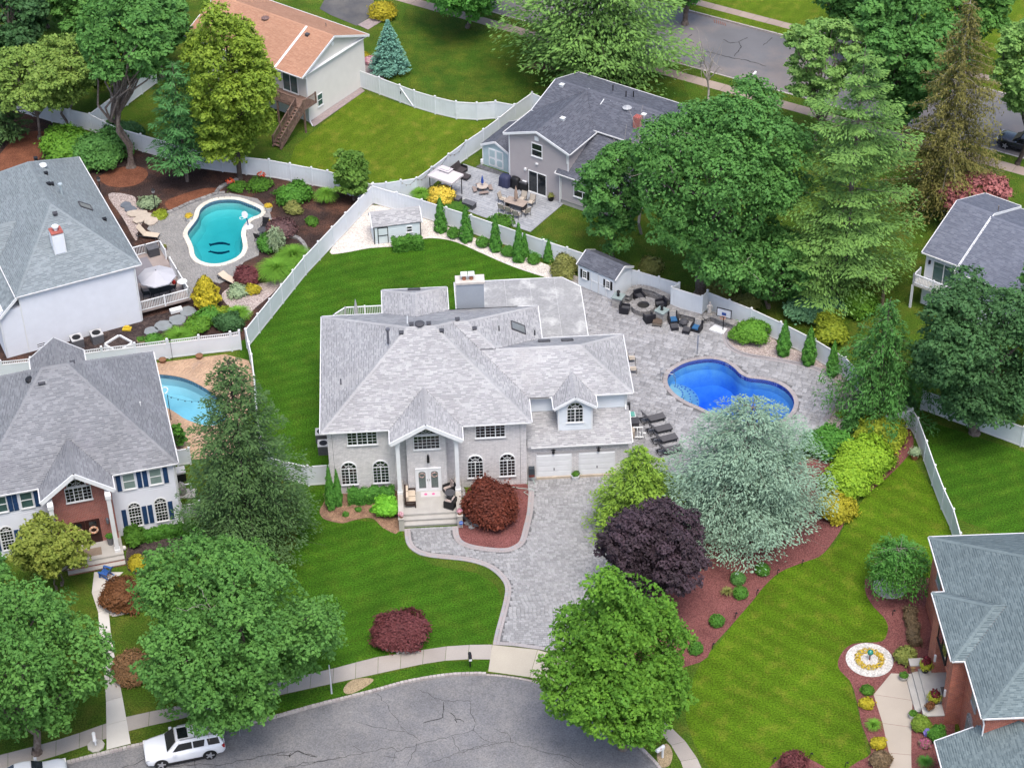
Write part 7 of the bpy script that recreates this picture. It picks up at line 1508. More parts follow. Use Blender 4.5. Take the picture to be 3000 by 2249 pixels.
pot('white pot of yellow flowers at the left side of the turquoise pool', G('u3', 492, 222), .3, .45, PW, YEL, 260, ph=.32); pot('white pot of yellow flowers at the right side of the turquoise pool', G('u3', 1088, 148), .3, .45, PW, YEL, 260, ph=.32); pot('small pot of yellow flowers behind the bistro table', G('u3', 1080, 250), .18, .25, None, YEL, 160, ph=.3); pot('pot of dry flowers at the deck corner beside the turquoise pool', G('u3', 310, 440), .2, .3, None, DULL, 160, ph=.3)
t = thing('bistro_table', 'black iron bistro table right of the turquoise pool', 'table', G('u3', 1042, 335)); MB().lathe([(.02, .66), (.4, .68), (.4, .71), (.02, .72)], n=16).build('table_top', DGREY, t); MB().tube([(0, 0, 0), (0, 0, .68)], .04, 8).build('stem', BLACK, t); MB().lathe([(.28, 0), (.28, .03), (.05, .06)], n=14).build('foot', BLACK, t)
slingchair('black iron chair behind the bistro table', G('u3', 1058, 285), rad(-15), IRC, IRC, 'bistro chairs'); slingchair('black iron chair in front of the bistro table', G('u3', 1015, 375), rad(150), IRC, IRC, 'bistro chairs')
def lamppost(label, p, h=2.0):
    t = thing('lamp_post', label, 'lamp post', p); MB().tube([(0, 0, 0), (0, 0, h)], .04, 8).build('pole', BLACK, t); MB().lathe([(.06, h), (.13, h+.06), (.16, h+.3)], n=6).build('lantern', M('lamp_pane', (.3, .3, .3), .3), t); MB().lathe([(.2, h+.3), (.05, h+.45), (.02, h+.5)], n=6).build('roof', BLACK, t); return t
lamppost('black lamp post among the silver plants at the turquoise pool patio', G('u3', 247, 160)); lamppost('black lamp post behind the sage grey roof', G('t1', 660, 1300)); t = lamppost('white lamp post with globe lamps behind the pale brick house', hp(-4.55, 17.2, 0), 1.6)
stonewall('pale stone edging between the bark bed and the turquoise pool patio', xy(GP('u3', [(250, 205), (300, 185), (350, 158), (420, 132), (480, 100), (540, 78), (590, 62), (640, 42), (700, 22), (760, 18)])), .16, .35, .02, 'stone_edging', cap=False, st=.55, cat='edging'); stonewall('low stone edging at the foot of the grass and the purple shrub', xy(GP('t1', [(1870, 1530), (1930, 1545), (1975, 1590), (1990, 1640)])), .2, .35, name='stone_edging', cap=False, st=.5, cat='edging'); stonewall('rough stone edging of the red flower bed', xy(GP('t1', [(1400, 1255), (1430, 1215), (1490, 1190), (1540, 1165)])), .2, .35, name='stone_edging', cap=False, st=.6, cat='edging')
for i, (x, y, r) in enumerate(((20, 110, .5), (55, 140, .55), (80, 175, .6), (140, 185, .7), (190, 205, .7), (215, 235, .6), (120, 225, .55))):
    SEED[0] += 1; rg = np.random.default_rng(SEED[0]); p = G('u3', x, y); tag(MB().prism([(r*(.8+.35*rg.random())*math.cos(6.2832*k/7), r*(.8+.35*rg.random())*math.sin(6.2832*k/7)) for k in range(7)], 0, .1).build('flagstone', M('flag_slate', (.12, .135, .16), .8, .15, 3) if i < 2 else M('flag_tan', (.42, .36, .3), .85, .15, 3), loc=p+Vector((0, 0, .03+.015*i))), (('dark slate stepping stone behind the pool patio, %s from the back' % ORD[i]) if i < 2 else ('tan flagstone of the step up to the pool patio, %s from the back' % ORD[i-2])), 'flagstone', 'slate steps' if i < 2 else 'tan flagstones')
for i, (x, y, r) in enumerate(((655, 212, .75), (745, 175, .75), (810, 118, .7), (575, 245, .6))): SEED[0] += 1; rg = np.random.default_rng(SEED[0]); tag(MB().prism([(r*(.85+.2*rg.random())*math.cos(6.2832*k/12), r*(.85+.2*rg.random())*math.sin(6.2832*k/12)) for k in range(12)], 0, .08).build('stepping_stone', M('step_slate', (.2, .22, .23), .8, .12, 3), loc=G('u6', x, y)+Vector((0, 0, .03))), 'round grey stepping stone in the dark mulch beside the deck, ' + ('the largest', 'second nearest the deck', 'nearest the deck', 'nearest the planter box')[i], 'stepping stone', 'round stepping stones')
t = thing('planter_box', 'white square raised planter box behind the picket fence', 'planter', G('u6', 370, 345), rad(50)); 
for k in range(4): o = MB().box(-.85, .85, -.85, -.72, 0, .45).build('side', WHITE, t); o.rotation_euler.z = rad(90*k)
MB().box(-.72, .72, -.72, .72, 0, .3).build('soil', MULK, t); tag(MB().prism([(-.35, -.2), (.35, -.25), (.38, .2), (-.3, .25)], 0, .16).prism([(-.2, .0), (.25, -.02), (.2, .2), (-.15, .2)], .16, .3).build('soil_bag', M('bag_yellow', (.5, .36, .03), .6, .2, 4), loc=G('u6', 420, 232)), 'yellow bag lying in the dark mulch by the lavender wall', 'bag')
CLAY = M('clay_pot', (.2, .1, .055), .85, .12, 4)
pot('empty clay pot at the left of the torch on the tan patio', G('t4', 1055, 690), .28, .35, CLAY); pot('empty clay pot right of the torch at the picket fence', G('t4', 1293, 665), .28, .35, CLAY); pot('square tan planter beside the white planter box', G('u6', 515, 315), .35, .3, M('tan_pot', (.4, .32, .2), .8), GREENP, 120)
p = G('t4', 1120, 680); tag(MB().tube([p, p+Vector((0, 0, 2.0))], .02, 6).lathe([(.04, 0), (.1, .1), (.06, .2)], p+Vector((0, 0, 2.0)), 8).build('garden_torch', BLACK), 'slim black garden torch in front of the picket fence', 'torch')
tag(MB().tube([G('t4', 1065, 870, .05)+Vector((.25*math.cos(k*.5), .4*math.sin(k*.5), 0)) for k in range(13)], .05, 6).build('pool_ring', WHITE), 'white ring floating at the edge of the slate blue pool', 'pool ring')
pts = [G('t4', 1085, 905, 2.4), G('t4', 1350, 937, 2.4)]; q = [pts[0].lerp(pts[1], i/12)-Vector((0, 0, .25*math.sin(math.pi*i/12))) for i in range(13)]; o = MB().tube(q, .012, 4).build('string_lights', BLACK); tag(o, 'string of bulbs hung across the slate blue pool', 'string lights'); m = MB()
for p in q[1:-1:2]: m.lathe([(.02, 0), (.05, -.06), (.02, -.12)], p, 6)
m.build('bulbs', BLACK, o, kind='stuff'); p = q[0]; tag(MB().tube([(p.x, p.y, 0), (p.x, p.y, 2.5)], .03, 6).build('light_pole', BLACK), 'thin pole carrying string lights at the left of the slate blue pool', 'pole'); p = q[-1]; tag(MB().tube([(p.x, p.y, 0), (p.x, p.y, 2.5)], .03, 6).build('light_pole', BLACK), 'thin pole carrying string lights inside the tall spruce side', 'pole')
t = thing('pool_filter', 'grey pool filter tank beside the blue-shuttered house', 'pool equipment', G('r3', 1965, 540)); MB().lathe([(.3, 0), (.36, .2), (.36, .7), (.25, .95), (.1, 1.05), (.06, 1.15)], n=14).build('tank', M('tank_grey', (.25, .24, .22), .6, .1, 3), t); MB().tube([(.3, 0, .9), (.7, .1, .9), (.7, .1, .2)], .05, 8).build('pipe', WHITE, t); MB().box(-.45, 1.0, -.5, .5, 0, .08).build('pad', CONCS, t)
t = thing('pool_heater', 'dark pool heater with grey top behind the filter tank', 'heater', G('r3', 1950, 385), rad(15)); MB().box(-.4, .4, -.35, .35, 0, .8).build('body', BLACK, t); MB().box(-.42, .42, -.37, .37, .8, .95).build('top', M('ac_top', None), t)
t = thing('adirondack_chair', 'blue adirondack chair at the foot of the brick entrance steps', 'chair', G('r3', 1150, 1430), rad(-115)); ADB = M('adirondack_blue', (.03, .1, .33), .5, .08, 3)
for k in range(5): MB().bar((-.24+k*.12, .2, .3), (-.26+k*.13, .5, .98-.03*abs(k-2)), .1, .025, up=(0, 1, 0)).build('back_slat', ADB, t); MB().box(-.26, .26, -.35+k*.12, -.25+k*.12, .38-k*.02, .4-k*.02).build('seat_slat', ADB, t)
for s_ in (-1, 1): MB().box(min(s_*.28, s_*.42), max(s_*.28, s_*.42), -.38, .3, .56, .59).build('armrest', ADB, t); MB().box(s_*.3-.04, s_*.3+.04, -.38, -.3, 0, .56).build('leg', ADB, t); MB().bar((s_*.3, -.3, .35), (s_*.3, .45, .02), .05, .1).build('side_rail', ADB, t)
HL = Matrix.Translation(hl.location) @ Matrix.Rotation(hl.rotation_euler.z, 4, 'Z')
pot('tall grey urn with a clipped ball beside the dark double doors', HL @ Vector((-5.2, -1.25, .5)), .24, .62, M('urn_grey', (.16, .16, .17), .7), BOXW, 220, ph=.35); tag(MB().box(-1.0, 1.0, -.4, .4, 0, .012).build('door_mat', M('mat_tan', (.22, .17, .13), .95), loc=HL @ Vector((-6.9, -1.75, .501)), rz=rad(14.6)), 'brown door mat on the porch of the blue-shuttered house', 'mat'); tag(MB().lathe([(.02, 0), (.14, .06), (.17, .17), (.12, .3), (.02, .34)], G('t8', 805, 245), 12).build('garden_globe', M('globe_white', (.6, .58, .55), .3)), 'pale gazing globe beside the brick entrance steps', 'ornament')
# ------------------------------------------------------------------ garden of the red brick house
c = G('tb', 1210, 960); sheet('white_stone_ring', [(c.x+1.55*math.cos(k*.2618), c.y+1.55*math.sin(k*.2618)) for k in range(24)], .03, M('white_stones', (.52, .5, .47), .9, .1, 2, c2=(.42, .4, .38), c2s=7, c2r=(.5, .62), fine=.4, fscale=10, bump=.05, bscale=14))
c2 = G('tb', 1340, 490); sheet('white_stone_ring', [(c2.x+1.15*math.cos(k*.2618), c2.y+1.15*math.sin(k*.2618)) for k in range(24)], .03, M('white_stones', None))
for k in range(14): a = 6.2832*k/14; shrub('marigold', 'small yellow marigold in the white stone ring, %s anticlockwise from the right' % ORD[k], (c.x+.78*math.cos(a), c.y+.78*math.sin(a), .03), .2, .28, YEL, 90, .06, group='marigold ring', cat='flower', core=False)
t = thing('gazing_ball', 'green glass ball on a stand in the middle of the marigold ring', 'ornament', c); MB().tube([(0, 0, 0), (0, 0, .5)], .04, 8).build('stand', M('rust', None), t); MB().lathe([(.03, .5), (.16, .58), (.21, .72), (.16, .86), (.03, .93)], n=14).build('ball', M('green_glass', (.02, .2, .15), .1, 0, spec=.8), t, smooth=True)
m = M('white_ball', (.55, .55, .5), .6)
HB = Matrix.Translation(hb.location) @ Matrix.Rotation(hb.rotation_euler.z, 4, 'Z')
def hbp(x, y, z): return HB @ Vector((x, y, z))
for lb, x, y, z, kind in (('on the far end of the brick porch', -1.0, -6.75, .5, 0), ('on the near end of the brick porch', -1.0, -9.6, .5, 0)):
    t = pot('dark pot of lime and crimson leaves '+lb, hbp(x, y, z), .3, .42, BLACK, LIME, 320, ph=.5, pr=.5); leafball('crimson_leaves', (0, 0, .6), .28, .28, .7, 90, .12, CRIM, t, core=False)
pot('small bronze pot on the far step of the brick porch', hbp(-1.75, -6.55, .35), .16, .4, M('bronze_pot', (.25, .16, .07), .5)); pot('round stone pot of greens at the top of the curved walk', G('tb', 1428, 1085), .28, .35, M('stone_pot', (.4, .39, .35), .8), GREENP, 200, ph=.25); pot('stone pot of russet leaves on the near porch wall', hbp(-1.5, -10.4, .83), .22, .22, M('stone_pot', None), BRWN, 220, ph=.35, pr=.35); pot('pale pot of greens at the foot of the near porch wall', G('tb', 1490, 1335), .26, .34, PW, GREENP, 180, ph=.3); pot('terracotta pot of pale grass against the white fence', G('t7', 1502, 1310), .3, .4, M('terracotta', None), SILV, 260, ph=.6, pr=.5)
# ------------------------------------------------------------------ vehicles
def car(name, label, cat, loc, rz, L_, W_, Hh, paint, belt=1.05, suv=True):
    t = thing(name, label, cat, loc, rz); hl_ = L_/2; hw = W_/2
    # x: front at -hl_. stations (x, sill, shoulder, hood/belt height, half width)
    bs = [(-hl_, .42, .62, .78, .72*hw), (-hl_+.12, .3, .66, .92, .9*hw), (-hl_+.5, .26, .72, 1.0, .97*hw), (-hl_+1.25, .26, .78, belt, hw), (0, .26, .8, belt, hw), (hl_-.9, .26, .82, belt+.02, hw), (hl_-.2, .3, .8, belt, .96*hw), (hl_, .42, .75, belt-.12, .84*hw)]
    m = MB()
    for x, s_, sh, b, w_ in bs: m.v += [(x, -w_*.9, s_), (x, -w_, sh), (x, -w_*.94, b-.06), (x, -w_*.8, b), (x, 0, b+.03), (x, w_*.8, b), (x, w_*.94, b-.06), (x, w_, sh), (x, w_*.9, s_)]
    n = 9
    for i in range(len(bs)-1):
        for j in range(n-1): m.f.append((i*n+j, (i+1)*n+j, (i+1)*n+j+1, i*n+j+1)[::-1]); m.t.append(.5); m.m.append(0)
    m.f += [tuple(range(n))[::-1], tuple((len(bs)-1)*n+j for j in range(n))]; m.t += [.5]*2; m.m += [0]*2
    body = m.build('body', paint, t, smooth=True)
    # cabin
    ws, wt, re, rb = (-hl_+1.35, -hl_+2.05, hl_-.35, hl_-.08) if suv else (-hl_+1.4, -hl_+2.15, hl_-1.5, hl_-.75)
    cs = [(ws, belt, .86*hw, belt), (wt, Hh-.05, .72*hw, belt), ((wt+re)/2, Hh, .74*hw, belt), (re, Hh-.06, .72*hw, belt), (rb, belt, .82*hw, belt)]
    m = MB(); st = [(x, z, w_) for x, z, w_, b in cs]
    for x, z, w_ in st: m.v += [(x, -hw*.9, belt-.02), (x, -w_, max(z-.06, belt)), (x, -w_*.8, max(z, belt+.01)), (x, 0, max(z+.02, belt+.02)), (x, w_*.8, max(z, belt+.01)), (x, w_, max(z-.06, belt)), (x, hw*.9, belt-.02)]
    n = 7
    for i in range(len(st)-1):
        for j in range(n-1): m.f.append((i*n+j, (i+1)*n+j, (i+1)*n+j+1, i*n+j+1)[::-1]); m.t.append(.5); m.m.append(0)
    m.build('cabin', paint, t, smooth=False)
    CG = glassmat('car_glass', (.01, .012, .015)); TG = M('trim_black', (.012, .012, .013), .5)
    e = .012
    def P(x, f, sd):        # a point on the side of the cabin, f from belt to roof
        zt = np.interp(x, [c[0] for c in cs], [c[1] for c in cs])-.06; wt_ = np.interp(x, [c[0] for c in cs], [c[2] for c in cs]); return (x, sd*((hw*.9)*(1-f)+wt_*f+e), belt*(1-f)+zt*f)
    x1, x2, x3 = wt+.02, wt+.95, re-.85
    for sd in (-1, 1):
        for a, b, c, d in ((ws+.35, wt+.1, x2-.05, x2-.05), (x2+.03, x2+.03, x3, x3-.1), (x3+.18, x3+.12, re-.02, re+.05)) if suv else ((ws+.35, wt+.1, x2-.05, x2-.05), (x2+.03, x2+.03, re-.1, re+.2)):
            q = [P(a, .12, sd), P(d, .12, sd), P(c, .88, sd), P(b, .88, sd)]; MB().face(q if sd < 0 else q[::-1]).build('side_window', CG, t)
        for x in (wt+.75, wt+1.75): MB().bar((x, sd*(hw+.01), belt-.2), (x+.22, sd*(hw+.01), belt-.19), .03, .03).build('door_handle', paint, t)
        o = MB().box(-.09, .09, -.12, .12, -.07, .09).build('mirror', paint, t, loc=(ws+.45, sd*(hw+.12), belt+.05))
        MB().box(-hl_+.02, -hl_+.28, sd*hw*.55 if sd > 0 else -hw*.9, hw*.9 if sd > 0 else -hw*.55, .78, .86).build('headlight', M('lamp_glass', None), t)
        MB().box(hl_-.22, hl_-.02, sd*hw*.75 if sd > 0 else -hw*.93, hw*.93 if sd > 0 else -hw*.75, .78, 1.02).build('tail_light', M('tail_red', (.3, .01, .01), .3), t)
        if suv: MB().bar((wt+.2, sd*hw*.62, Hh+.04), (re-.1, sd*hw*.62, Hh+.03), .05, .05).build('roof_rail', M('rail_grey', (.3, .3, .31), .4), t)
        for x in (-hl_+.92, hl_-1.02):
            w_ = MB().tube([(0, -.12, 0), (0, .12, 0)], .37, 20).build('wheel', M('tyre', (.014, .014, .015), .85), t, loc=(x, sd*(hw-.1), .37)); m = MB().tube([(0, -.125, 0), (0, .125, 0)], .15, 10)
            for k in range(5): a = k*1.2566; m.bar((.1*math.cos(a), sd*.125, .1*math.sin(a)), (.27*math.cos(a), sd*.125, .27*math.sin(a)), .09, .03, up=(0, 1, 0))
            m.build('rim', M('alloy', (.42, .42, .44), .35, 0, metal=.5), w_)
            m = MB(); nn = 12
            for k in range(nn): a, b = math.pi*k/nn, math.pi*(k+1)/nn; m.face([(x+.37*math.cos(a), sd*(hw+.004), .37+.37*math.sin(a)), (x+.37*math.cos(b), sd*(hw+.004), .37+.37*math.sin(b)), (x+.45*math.cos(b), sd*(hw+.004), .37+.45*math.sin(b)), (x+.45*math.cos(a), sd*(hw+.004), .37+.45*math.sin(a))])
            m.build('wheel_arch', TG, t)
    MB().face([(ws+.06, -hw*.8, belt+.05), (ws+.06, hw*.8, belt+.05), (wt-.05, hw*.62, Hh-.05), (wt-.05, -hw*.62, Hh-.05)][::-1]).build('windscreen', CG, t).location = (-.02, 0, .035)
    MB().face([(rb-.03, -hw*.75, belt+.06), (rb-.03, hw*.75, belt+.06), (re+.03, hw*.62, Hh-.08), (re+.03, -hw*.62, Hh-.08)]).build('rear_window', CG, t).location = (.02, 0, .03)
    if suv: MB().box(wt+.12, wt+.75, -hw*.45, hw*.45, Hh+.0, Hh+.025).build('sunroof', CG, t)
    MB().box(-hl_-.01, -hl_+.06, -hw*.5, hw*.5, .45, .74).build('grille', TG, t); MB().box(-hl_+.6, hl_-.7, -hw-.005, hw+.005, .2, .3).build('sill', TG, t)
    return t
f1, f2 = G('u2', 335, 708, -.13), G('u2', 918, 592, -.13); a = math.atan2((f2-f1).y, (f2-f1).x); wb = (f2-f1).length; u = (f2-f1).normalized(); nrm = Vector((-u.y, u.x, 0)); ctr = (f1+f2)/2+nrm*.9
PWH = M('white_paint', (.75, .76, .79), .25, .02, 1, spec=.5, coat=.5)
car('parked_car', 'white sport utility car parked at the kerb under the big oak', 'car', ctr, a, 4.98, 1.97, 1.8, PWH, 1.12)
p = G('t8', 330, 1760, -.13); car('parked_car', 'silver car mostly out of frame at the lower left corner', 'car', p+Vector((-1.2, 0, 0)), a+math.pi, 4.6, 1.85, 1.5, M('silver_paint', (.45, .48, .52), .3, .02, 1, spec=.5, coat=.5), .95, False)
car('parked_car', 'dark sedan parked on the back street behind the pale green locust', 'car', G('t3', 2180, 1000, -.13)+Vector((.6, .9, 0)), math.atan2(se.y, se.x), 4.8, 1.85, 1.45, M('black_paint', (.02, .022, .03), .25, .02, 1, spec=.5, coat=.5), .95, False)
# odd items
t = thing('closed_umbrella', 'closed pale parasol standing on the deck behind the pale brick house', 'umbrella', hp(-12.1, 19.2, .85)); MB().tube([(0, 0, 0), (0, 0, 2.5)], .025, 8).build('pole', DGREY, t); MB().lathe([(.05, .9), (.17, 1.0), (.14, 1.7), (.05, 2.4), (.01, 2.6)], n=10).build('canopy', M('parasol_grey', (.4, .4, .4), .85), t)
t = thing('gas_grill', 'steel gas grill on the deck behind the pale brick house', 'grill', hp(-10.6, 18.6, .85), rad(3)); MB().box(-.4, .4, -.25, .25, 0, .8).build('cart', DGREY, t); MB().lathe([(.3, .8), (.28, .95), (.15, 1.05), (.02, 1.08)], n=12, sx=1.3).build('lid', M('galvanised', None), t)
tag(MB().tube([G('t7', 1290, 330), G('t7', 1290, 330)+Vector((0, 0, 3.2))], .14, 8).build('utility_post', M('post_wood', (.2, .15, .11), .9, .2, 4)), 'weathered wooden post behind the weeping spruce', 'post')
m = MB()
for k in range(3): m.box(-.25+k*.02, .25, -.05, .05, .1+k*.1, .16+k*.1)
p = G('t1', 1315, 590); tag(MB().box(-.7, .7, -.7, .7, 0, 1.1).build('utility_box', M('utility_green', (.06, .12, .09), .6, .1, 3), loc=p, rz=rad(30)), 'green utility box seen between the upper left trunks', 'utility box')
# ------------------------------------------------------------------ trees
def th(t, bx, by, tx, ty):
    """base on the ground and height of a tree from its foot and its top in the photograph"""
    b = G(t, bx, by); return b, onY(t, tx, ty, b.y).z
def T_(fn, name, label, bx, by, ty, wpx, mat, tile='D', k=1., **kw):
    b, H_ = th(tile, bx, by, bx, ty); s_ = TL[tile][2]; R_ = wpx/s_/2/pxm((b.x, b.y, H_*.5))*k
    return fn(name, label, b, H_, R_, mat, **kw)
def S_(name, label, x, y, wpx, hm_, mat, tile='D', n=1500, leaf=.08, **kw):
    n = int(n*1.25); p = G(tile, x, y); r = wpx/TL[tile][2]/2/pxm(p); return shrub(name, label, p+Vector((0, r*.35, 0)), r, hm_, mat, n, leaf, **kw)
T_(broadleaf, 'oak_tree', 'large green oak on the verge behind the white car', 535, 1535, 1205, 505, OAK, n=46000, leaf=.13, clumps=120, z0=.1, trunk=.3, bare=2, inner=.05)
T_(broadleaf, 'oak_tree', 'airy green oak at the lower left corner over the pale walk', 80, 1625, 1262, 395, OAK, n=28000, leaf=.13, clumps=85, z0=.12, trunk=.28, inner=.03)
T_(broadleaf, 'oak_tree', 'green oak cut by the left edge beside the airy one', -60, 1500, 1180, 300, OAK, n=14000, leaf=.17, clumps=60, z0=.24)
T_(broadleaf, 'dogwood_tree', 'small yellow-green dogwood in front of the brick entrance bay', 118, 1270, 1130, 190, LF('leaf_dogwood', (.06, .085, .015), (.1, .12, .025), (.14, .14, .04), (.17, .14, .05), k=.9), n=9000, leaf=.12, clumps=45, z0=.3, trunk=.1, multi=2)
T_(broadleaf, 'linden_tree', 'bright green pear tree at the street beside the concrete apron', 1345, 1612, 1198, 375, LIMEL, n=46000, leaf=.12, clumps=120, z0=.03, shape='pyramid', trunk=.24, lean=(-1.4, .6), inner=.05)
T_(broadleaf, 'purple_maple_tree', 'dark purple leaved maple beside the driveway', 1405, 1295, 1095, 255, PURP, n=30000, leaf=.115, clumps=70, z0=.12, shape='oval', trunk=.16, bark=BARKD, inner=.2)
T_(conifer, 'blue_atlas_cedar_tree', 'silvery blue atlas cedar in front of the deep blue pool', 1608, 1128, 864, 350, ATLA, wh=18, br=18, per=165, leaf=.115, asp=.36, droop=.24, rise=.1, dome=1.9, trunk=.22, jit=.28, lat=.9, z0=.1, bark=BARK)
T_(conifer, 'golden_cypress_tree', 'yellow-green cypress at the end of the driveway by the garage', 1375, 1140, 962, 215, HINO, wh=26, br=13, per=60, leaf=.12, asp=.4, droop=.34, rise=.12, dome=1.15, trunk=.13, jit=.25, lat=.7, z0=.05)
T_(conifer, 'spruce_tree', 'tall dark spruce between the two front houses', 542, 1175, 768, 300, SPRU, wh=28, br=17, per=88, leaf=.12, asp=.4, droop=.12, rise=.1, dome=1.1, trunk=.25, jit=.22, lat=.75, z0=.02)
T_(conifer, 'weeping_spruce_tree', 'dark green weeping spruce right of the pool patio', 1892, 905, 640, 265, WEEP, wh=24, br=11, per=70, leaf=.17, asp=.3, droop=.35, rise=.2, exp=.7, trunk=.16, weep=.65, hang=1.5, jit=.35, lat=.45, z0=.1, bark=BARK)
T_(broadleaf, 'maple_tree', 'big dark green maple at the right edge above the white fence', 2105, 935, 590, 360, MAPLED, n=40000, leaf=.14, clumps=110, z0=.05, trunk=.35, inner=.12)
T_(broadleaf, 'maple_tree', 'lighter green maple behind the dark one, over the slate grey roof', 2245, 850, 480, 190, MAPLE, n=14000, leaf=.16, clumps=50, z0=.3)
T_(broadleaf, 'maple_tree', 'huge bright green maple in the middle behind the white fence', 1515, 635, 205, 440, MAPLE, n=52000, leaf=.15, clumps=130, z0=.16, trunk=.5, lean=(2.2, 1.0), bare=4, bark=BARK, inner=.1)
T_(broadleaf, 'maple_tree', 'loose limb-like maple crown in front of the greige house roof', 1325, 560, 275, 170, MAPLE, n=10000, leaf=.16, clumps=32, z0=.1, trunk=.14, bare=3, cmin=.24, cmax=.4)
T_(broadleaf, 'maple_tree', 'lower green tree between the huge maple and the white pine', 1660, 665, 490, 210, MAPLE, n=13000, leaf=.15, clumps=50, z0=.03, trunk=.15)
for lb, x, y, w_ in (('left', 1405, 590, 60), ('middle', 1560, 640, 70), ('right', 1620, 668, 60)): S_('viburnum_shrub', 'green undergrowth shrub behind the stepped fence, '+lb, x, y, w_, 1.1, DULL, n=1600, leaf=.1, lump=.3, group='undergrowth behind the stepped fence')
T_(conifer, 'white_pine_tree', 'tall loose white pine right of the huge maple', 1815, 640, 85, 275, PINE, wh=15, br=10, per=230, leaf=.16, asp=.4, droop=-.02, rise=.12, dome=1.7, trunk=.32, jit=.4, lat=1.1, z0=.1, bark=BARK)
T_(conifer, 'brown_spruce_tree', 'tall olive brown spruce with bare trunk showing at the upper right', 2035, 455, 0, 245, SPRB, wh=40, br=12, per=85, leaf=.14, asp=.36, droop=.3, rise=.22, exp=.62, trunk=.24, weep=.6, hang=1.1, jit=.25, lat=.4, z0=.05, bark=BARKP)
T_(broadleaf, 'locust_tree', 'pale green locust at the upper right edge on the back street', 2198, 355, -10, 190, LOCU, n=20000, leaf=.15, clumps=70, z0=.25, trunk=.2, bark=BARKD)
T_(broadleaf, 'maple_tree', 'dark green maple on the back street behind the brown spruce', 1935, 330, -60, 260, MAPLE, n=26000, leaf=.2, clumps=80, z0=.15, trunk=.3)
T_(broadleaf, 'locust_tree', 'pale airy locust overhanging the back street', 1760, 315, 10, 180, LOCU, n=13000, leaf=.16, clumps=48, z0=.25, trunk=.18, inner=.03)
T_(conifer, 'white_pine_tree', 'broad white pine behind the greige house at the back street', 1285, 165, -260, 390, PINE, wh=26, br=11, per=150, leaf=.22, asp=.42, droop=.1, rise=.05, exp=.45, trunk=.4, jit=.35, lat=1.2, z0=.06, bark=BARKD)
T_(broadleaf, 'locust_tree', 'fresh green tree overhanging the lawn at the top edge', 1010, 60, -180, 250, LF('leaf_fresh', (.03, .1, .02), (.05, .14, .03), (.08, .18, .045), (.11, .21, .06)), n=20000, leaf=.17, clumps=65, z0=.06, trunk=.2)
T_(broadleaf, 'maple_tree', 'light green tree at the top edge right of the white pine', 1480, 50, -200, 180, LF('leaf_fresh', None), n=12000, leaf=.18, clumps=45, z0=.1)
T_(conifer, 'blue_spruce_tree', 'neat cone of a blue spruce beside the terracotta-roofed house', 843, 155, 40, 84, BLUS, wh=34, br=16, per=26, leaf=.11, asp=.4, droop=.1, rise=.12, exp=.9, trunk=.14, jit=.1, lat=.6, z0=.03)
T_(broadleaf, 'maple_tree', 'tall yellow-green maple in front of the terracotta roof', 518, 386, -25, 235, YELG, n=38000, leaf=.14, clumps=95, z0=.05, shape='oval', trunk=.25, bark=BARKD)
T_(broadleaf, 'ash_tree', 'tall twin-trunked tree with bare brown stems at the upper left', 290, 362, -50, 230, MAPLE, n=17000, leaf=.18, clumps=60, z0=.42, trunk=.36, multi=2, bark=BARK, lean=(2.2, 0))
T_(conifer, 'white_pine_tree', 'dark young pine behind the turquoise pool', 405, 392, 130, 125, LF('needle_dark_pine', (.012, .045, .016), (.022, .07, .022), (.035, .095, .03), (.055, .12, .04), trans=.1), wh=20, br=8, per=46, leaf=.2, asp=.3, droop=.05, rise=.05, exp=.35, trunk=.17, jit=.35, lat=1.0, z0=.2, bark=BARK)
T_(broadleaf, 'dogwood_tree', 'loose olive green tree at the upper left fence', 160, 270, 55, 190, LF('leaf_olive', (.05, .09, .02), (.08, .12, .03), (.12, .155, .05), (.15, .17, .06)), n=14000, leaf=.15, clumps=55, z0=.25, trunk=.2, multi=2, inner=.04, bare=2)
T_(broadleaf, 'dogwood_tree', 'loose green tree leaning over the upper left fence corner', 85, 300, 90, 190, LF('leaf_olive', None), n=12000, leaf=.15, clumps=50, z0=.25, trunk=.16, inner=.04)
T_(conifer, 'spruce_tree', 'dark evergreen at the upper left edge', 12, 300, 150, 110, SPRU, wh=20, br=11, per=24, leaf=.2, exp=.5, droop=.1)
for i, (bx, by, ty, wp, mt, lb) in enumerate(((40, 150, -60, 170, MAPLED, 'dark tree in the upper left corner'), (210, 110, -80, 190, OAK, 'green tree at the top edge behind the loose olive tree'), (350, 170, -40, 170, MAPLE, 'green tree behind the twin-trunked tree'), (100, 60, -120, 180, LOCU, 'pale green tree at the top edge, second from the left'), (1850, 120, -150, 200, MAPLE, 'green tree at the top edge across the back street'), (2080, 150, -120, 200, OAK, 'green tree at the top right across the back street'), (1130, -40, -230, 170, MAPLED, 'dark tree at the top edge left of the white pine'), (255, 215, 40, 150, YELG, 'light green tree between the olive tree and the twin trunks'), (330, 60, -120, 160, LOCU, 'pale green tree at the top edge, third from the left'))): T_(broadleaf, 'background_tree', lb, bx, by, ty, wp, mt, n=11000, leaf=.2, clumps=45, z0=.12)
T_(broadleaf, 'red_maple_tree', 'pinkish red maple behind the slate grey roof at the right', 2090, 490, 375, 175, LF('leaf_pink_maple', (.09, .03, .04), (.14, .055, .07), (.2, .09, .105), (.24, .12, .13), trans=.15), n=9000, leaf=.16, clumps=40, z0=.15, trunk=.12, ry=3)
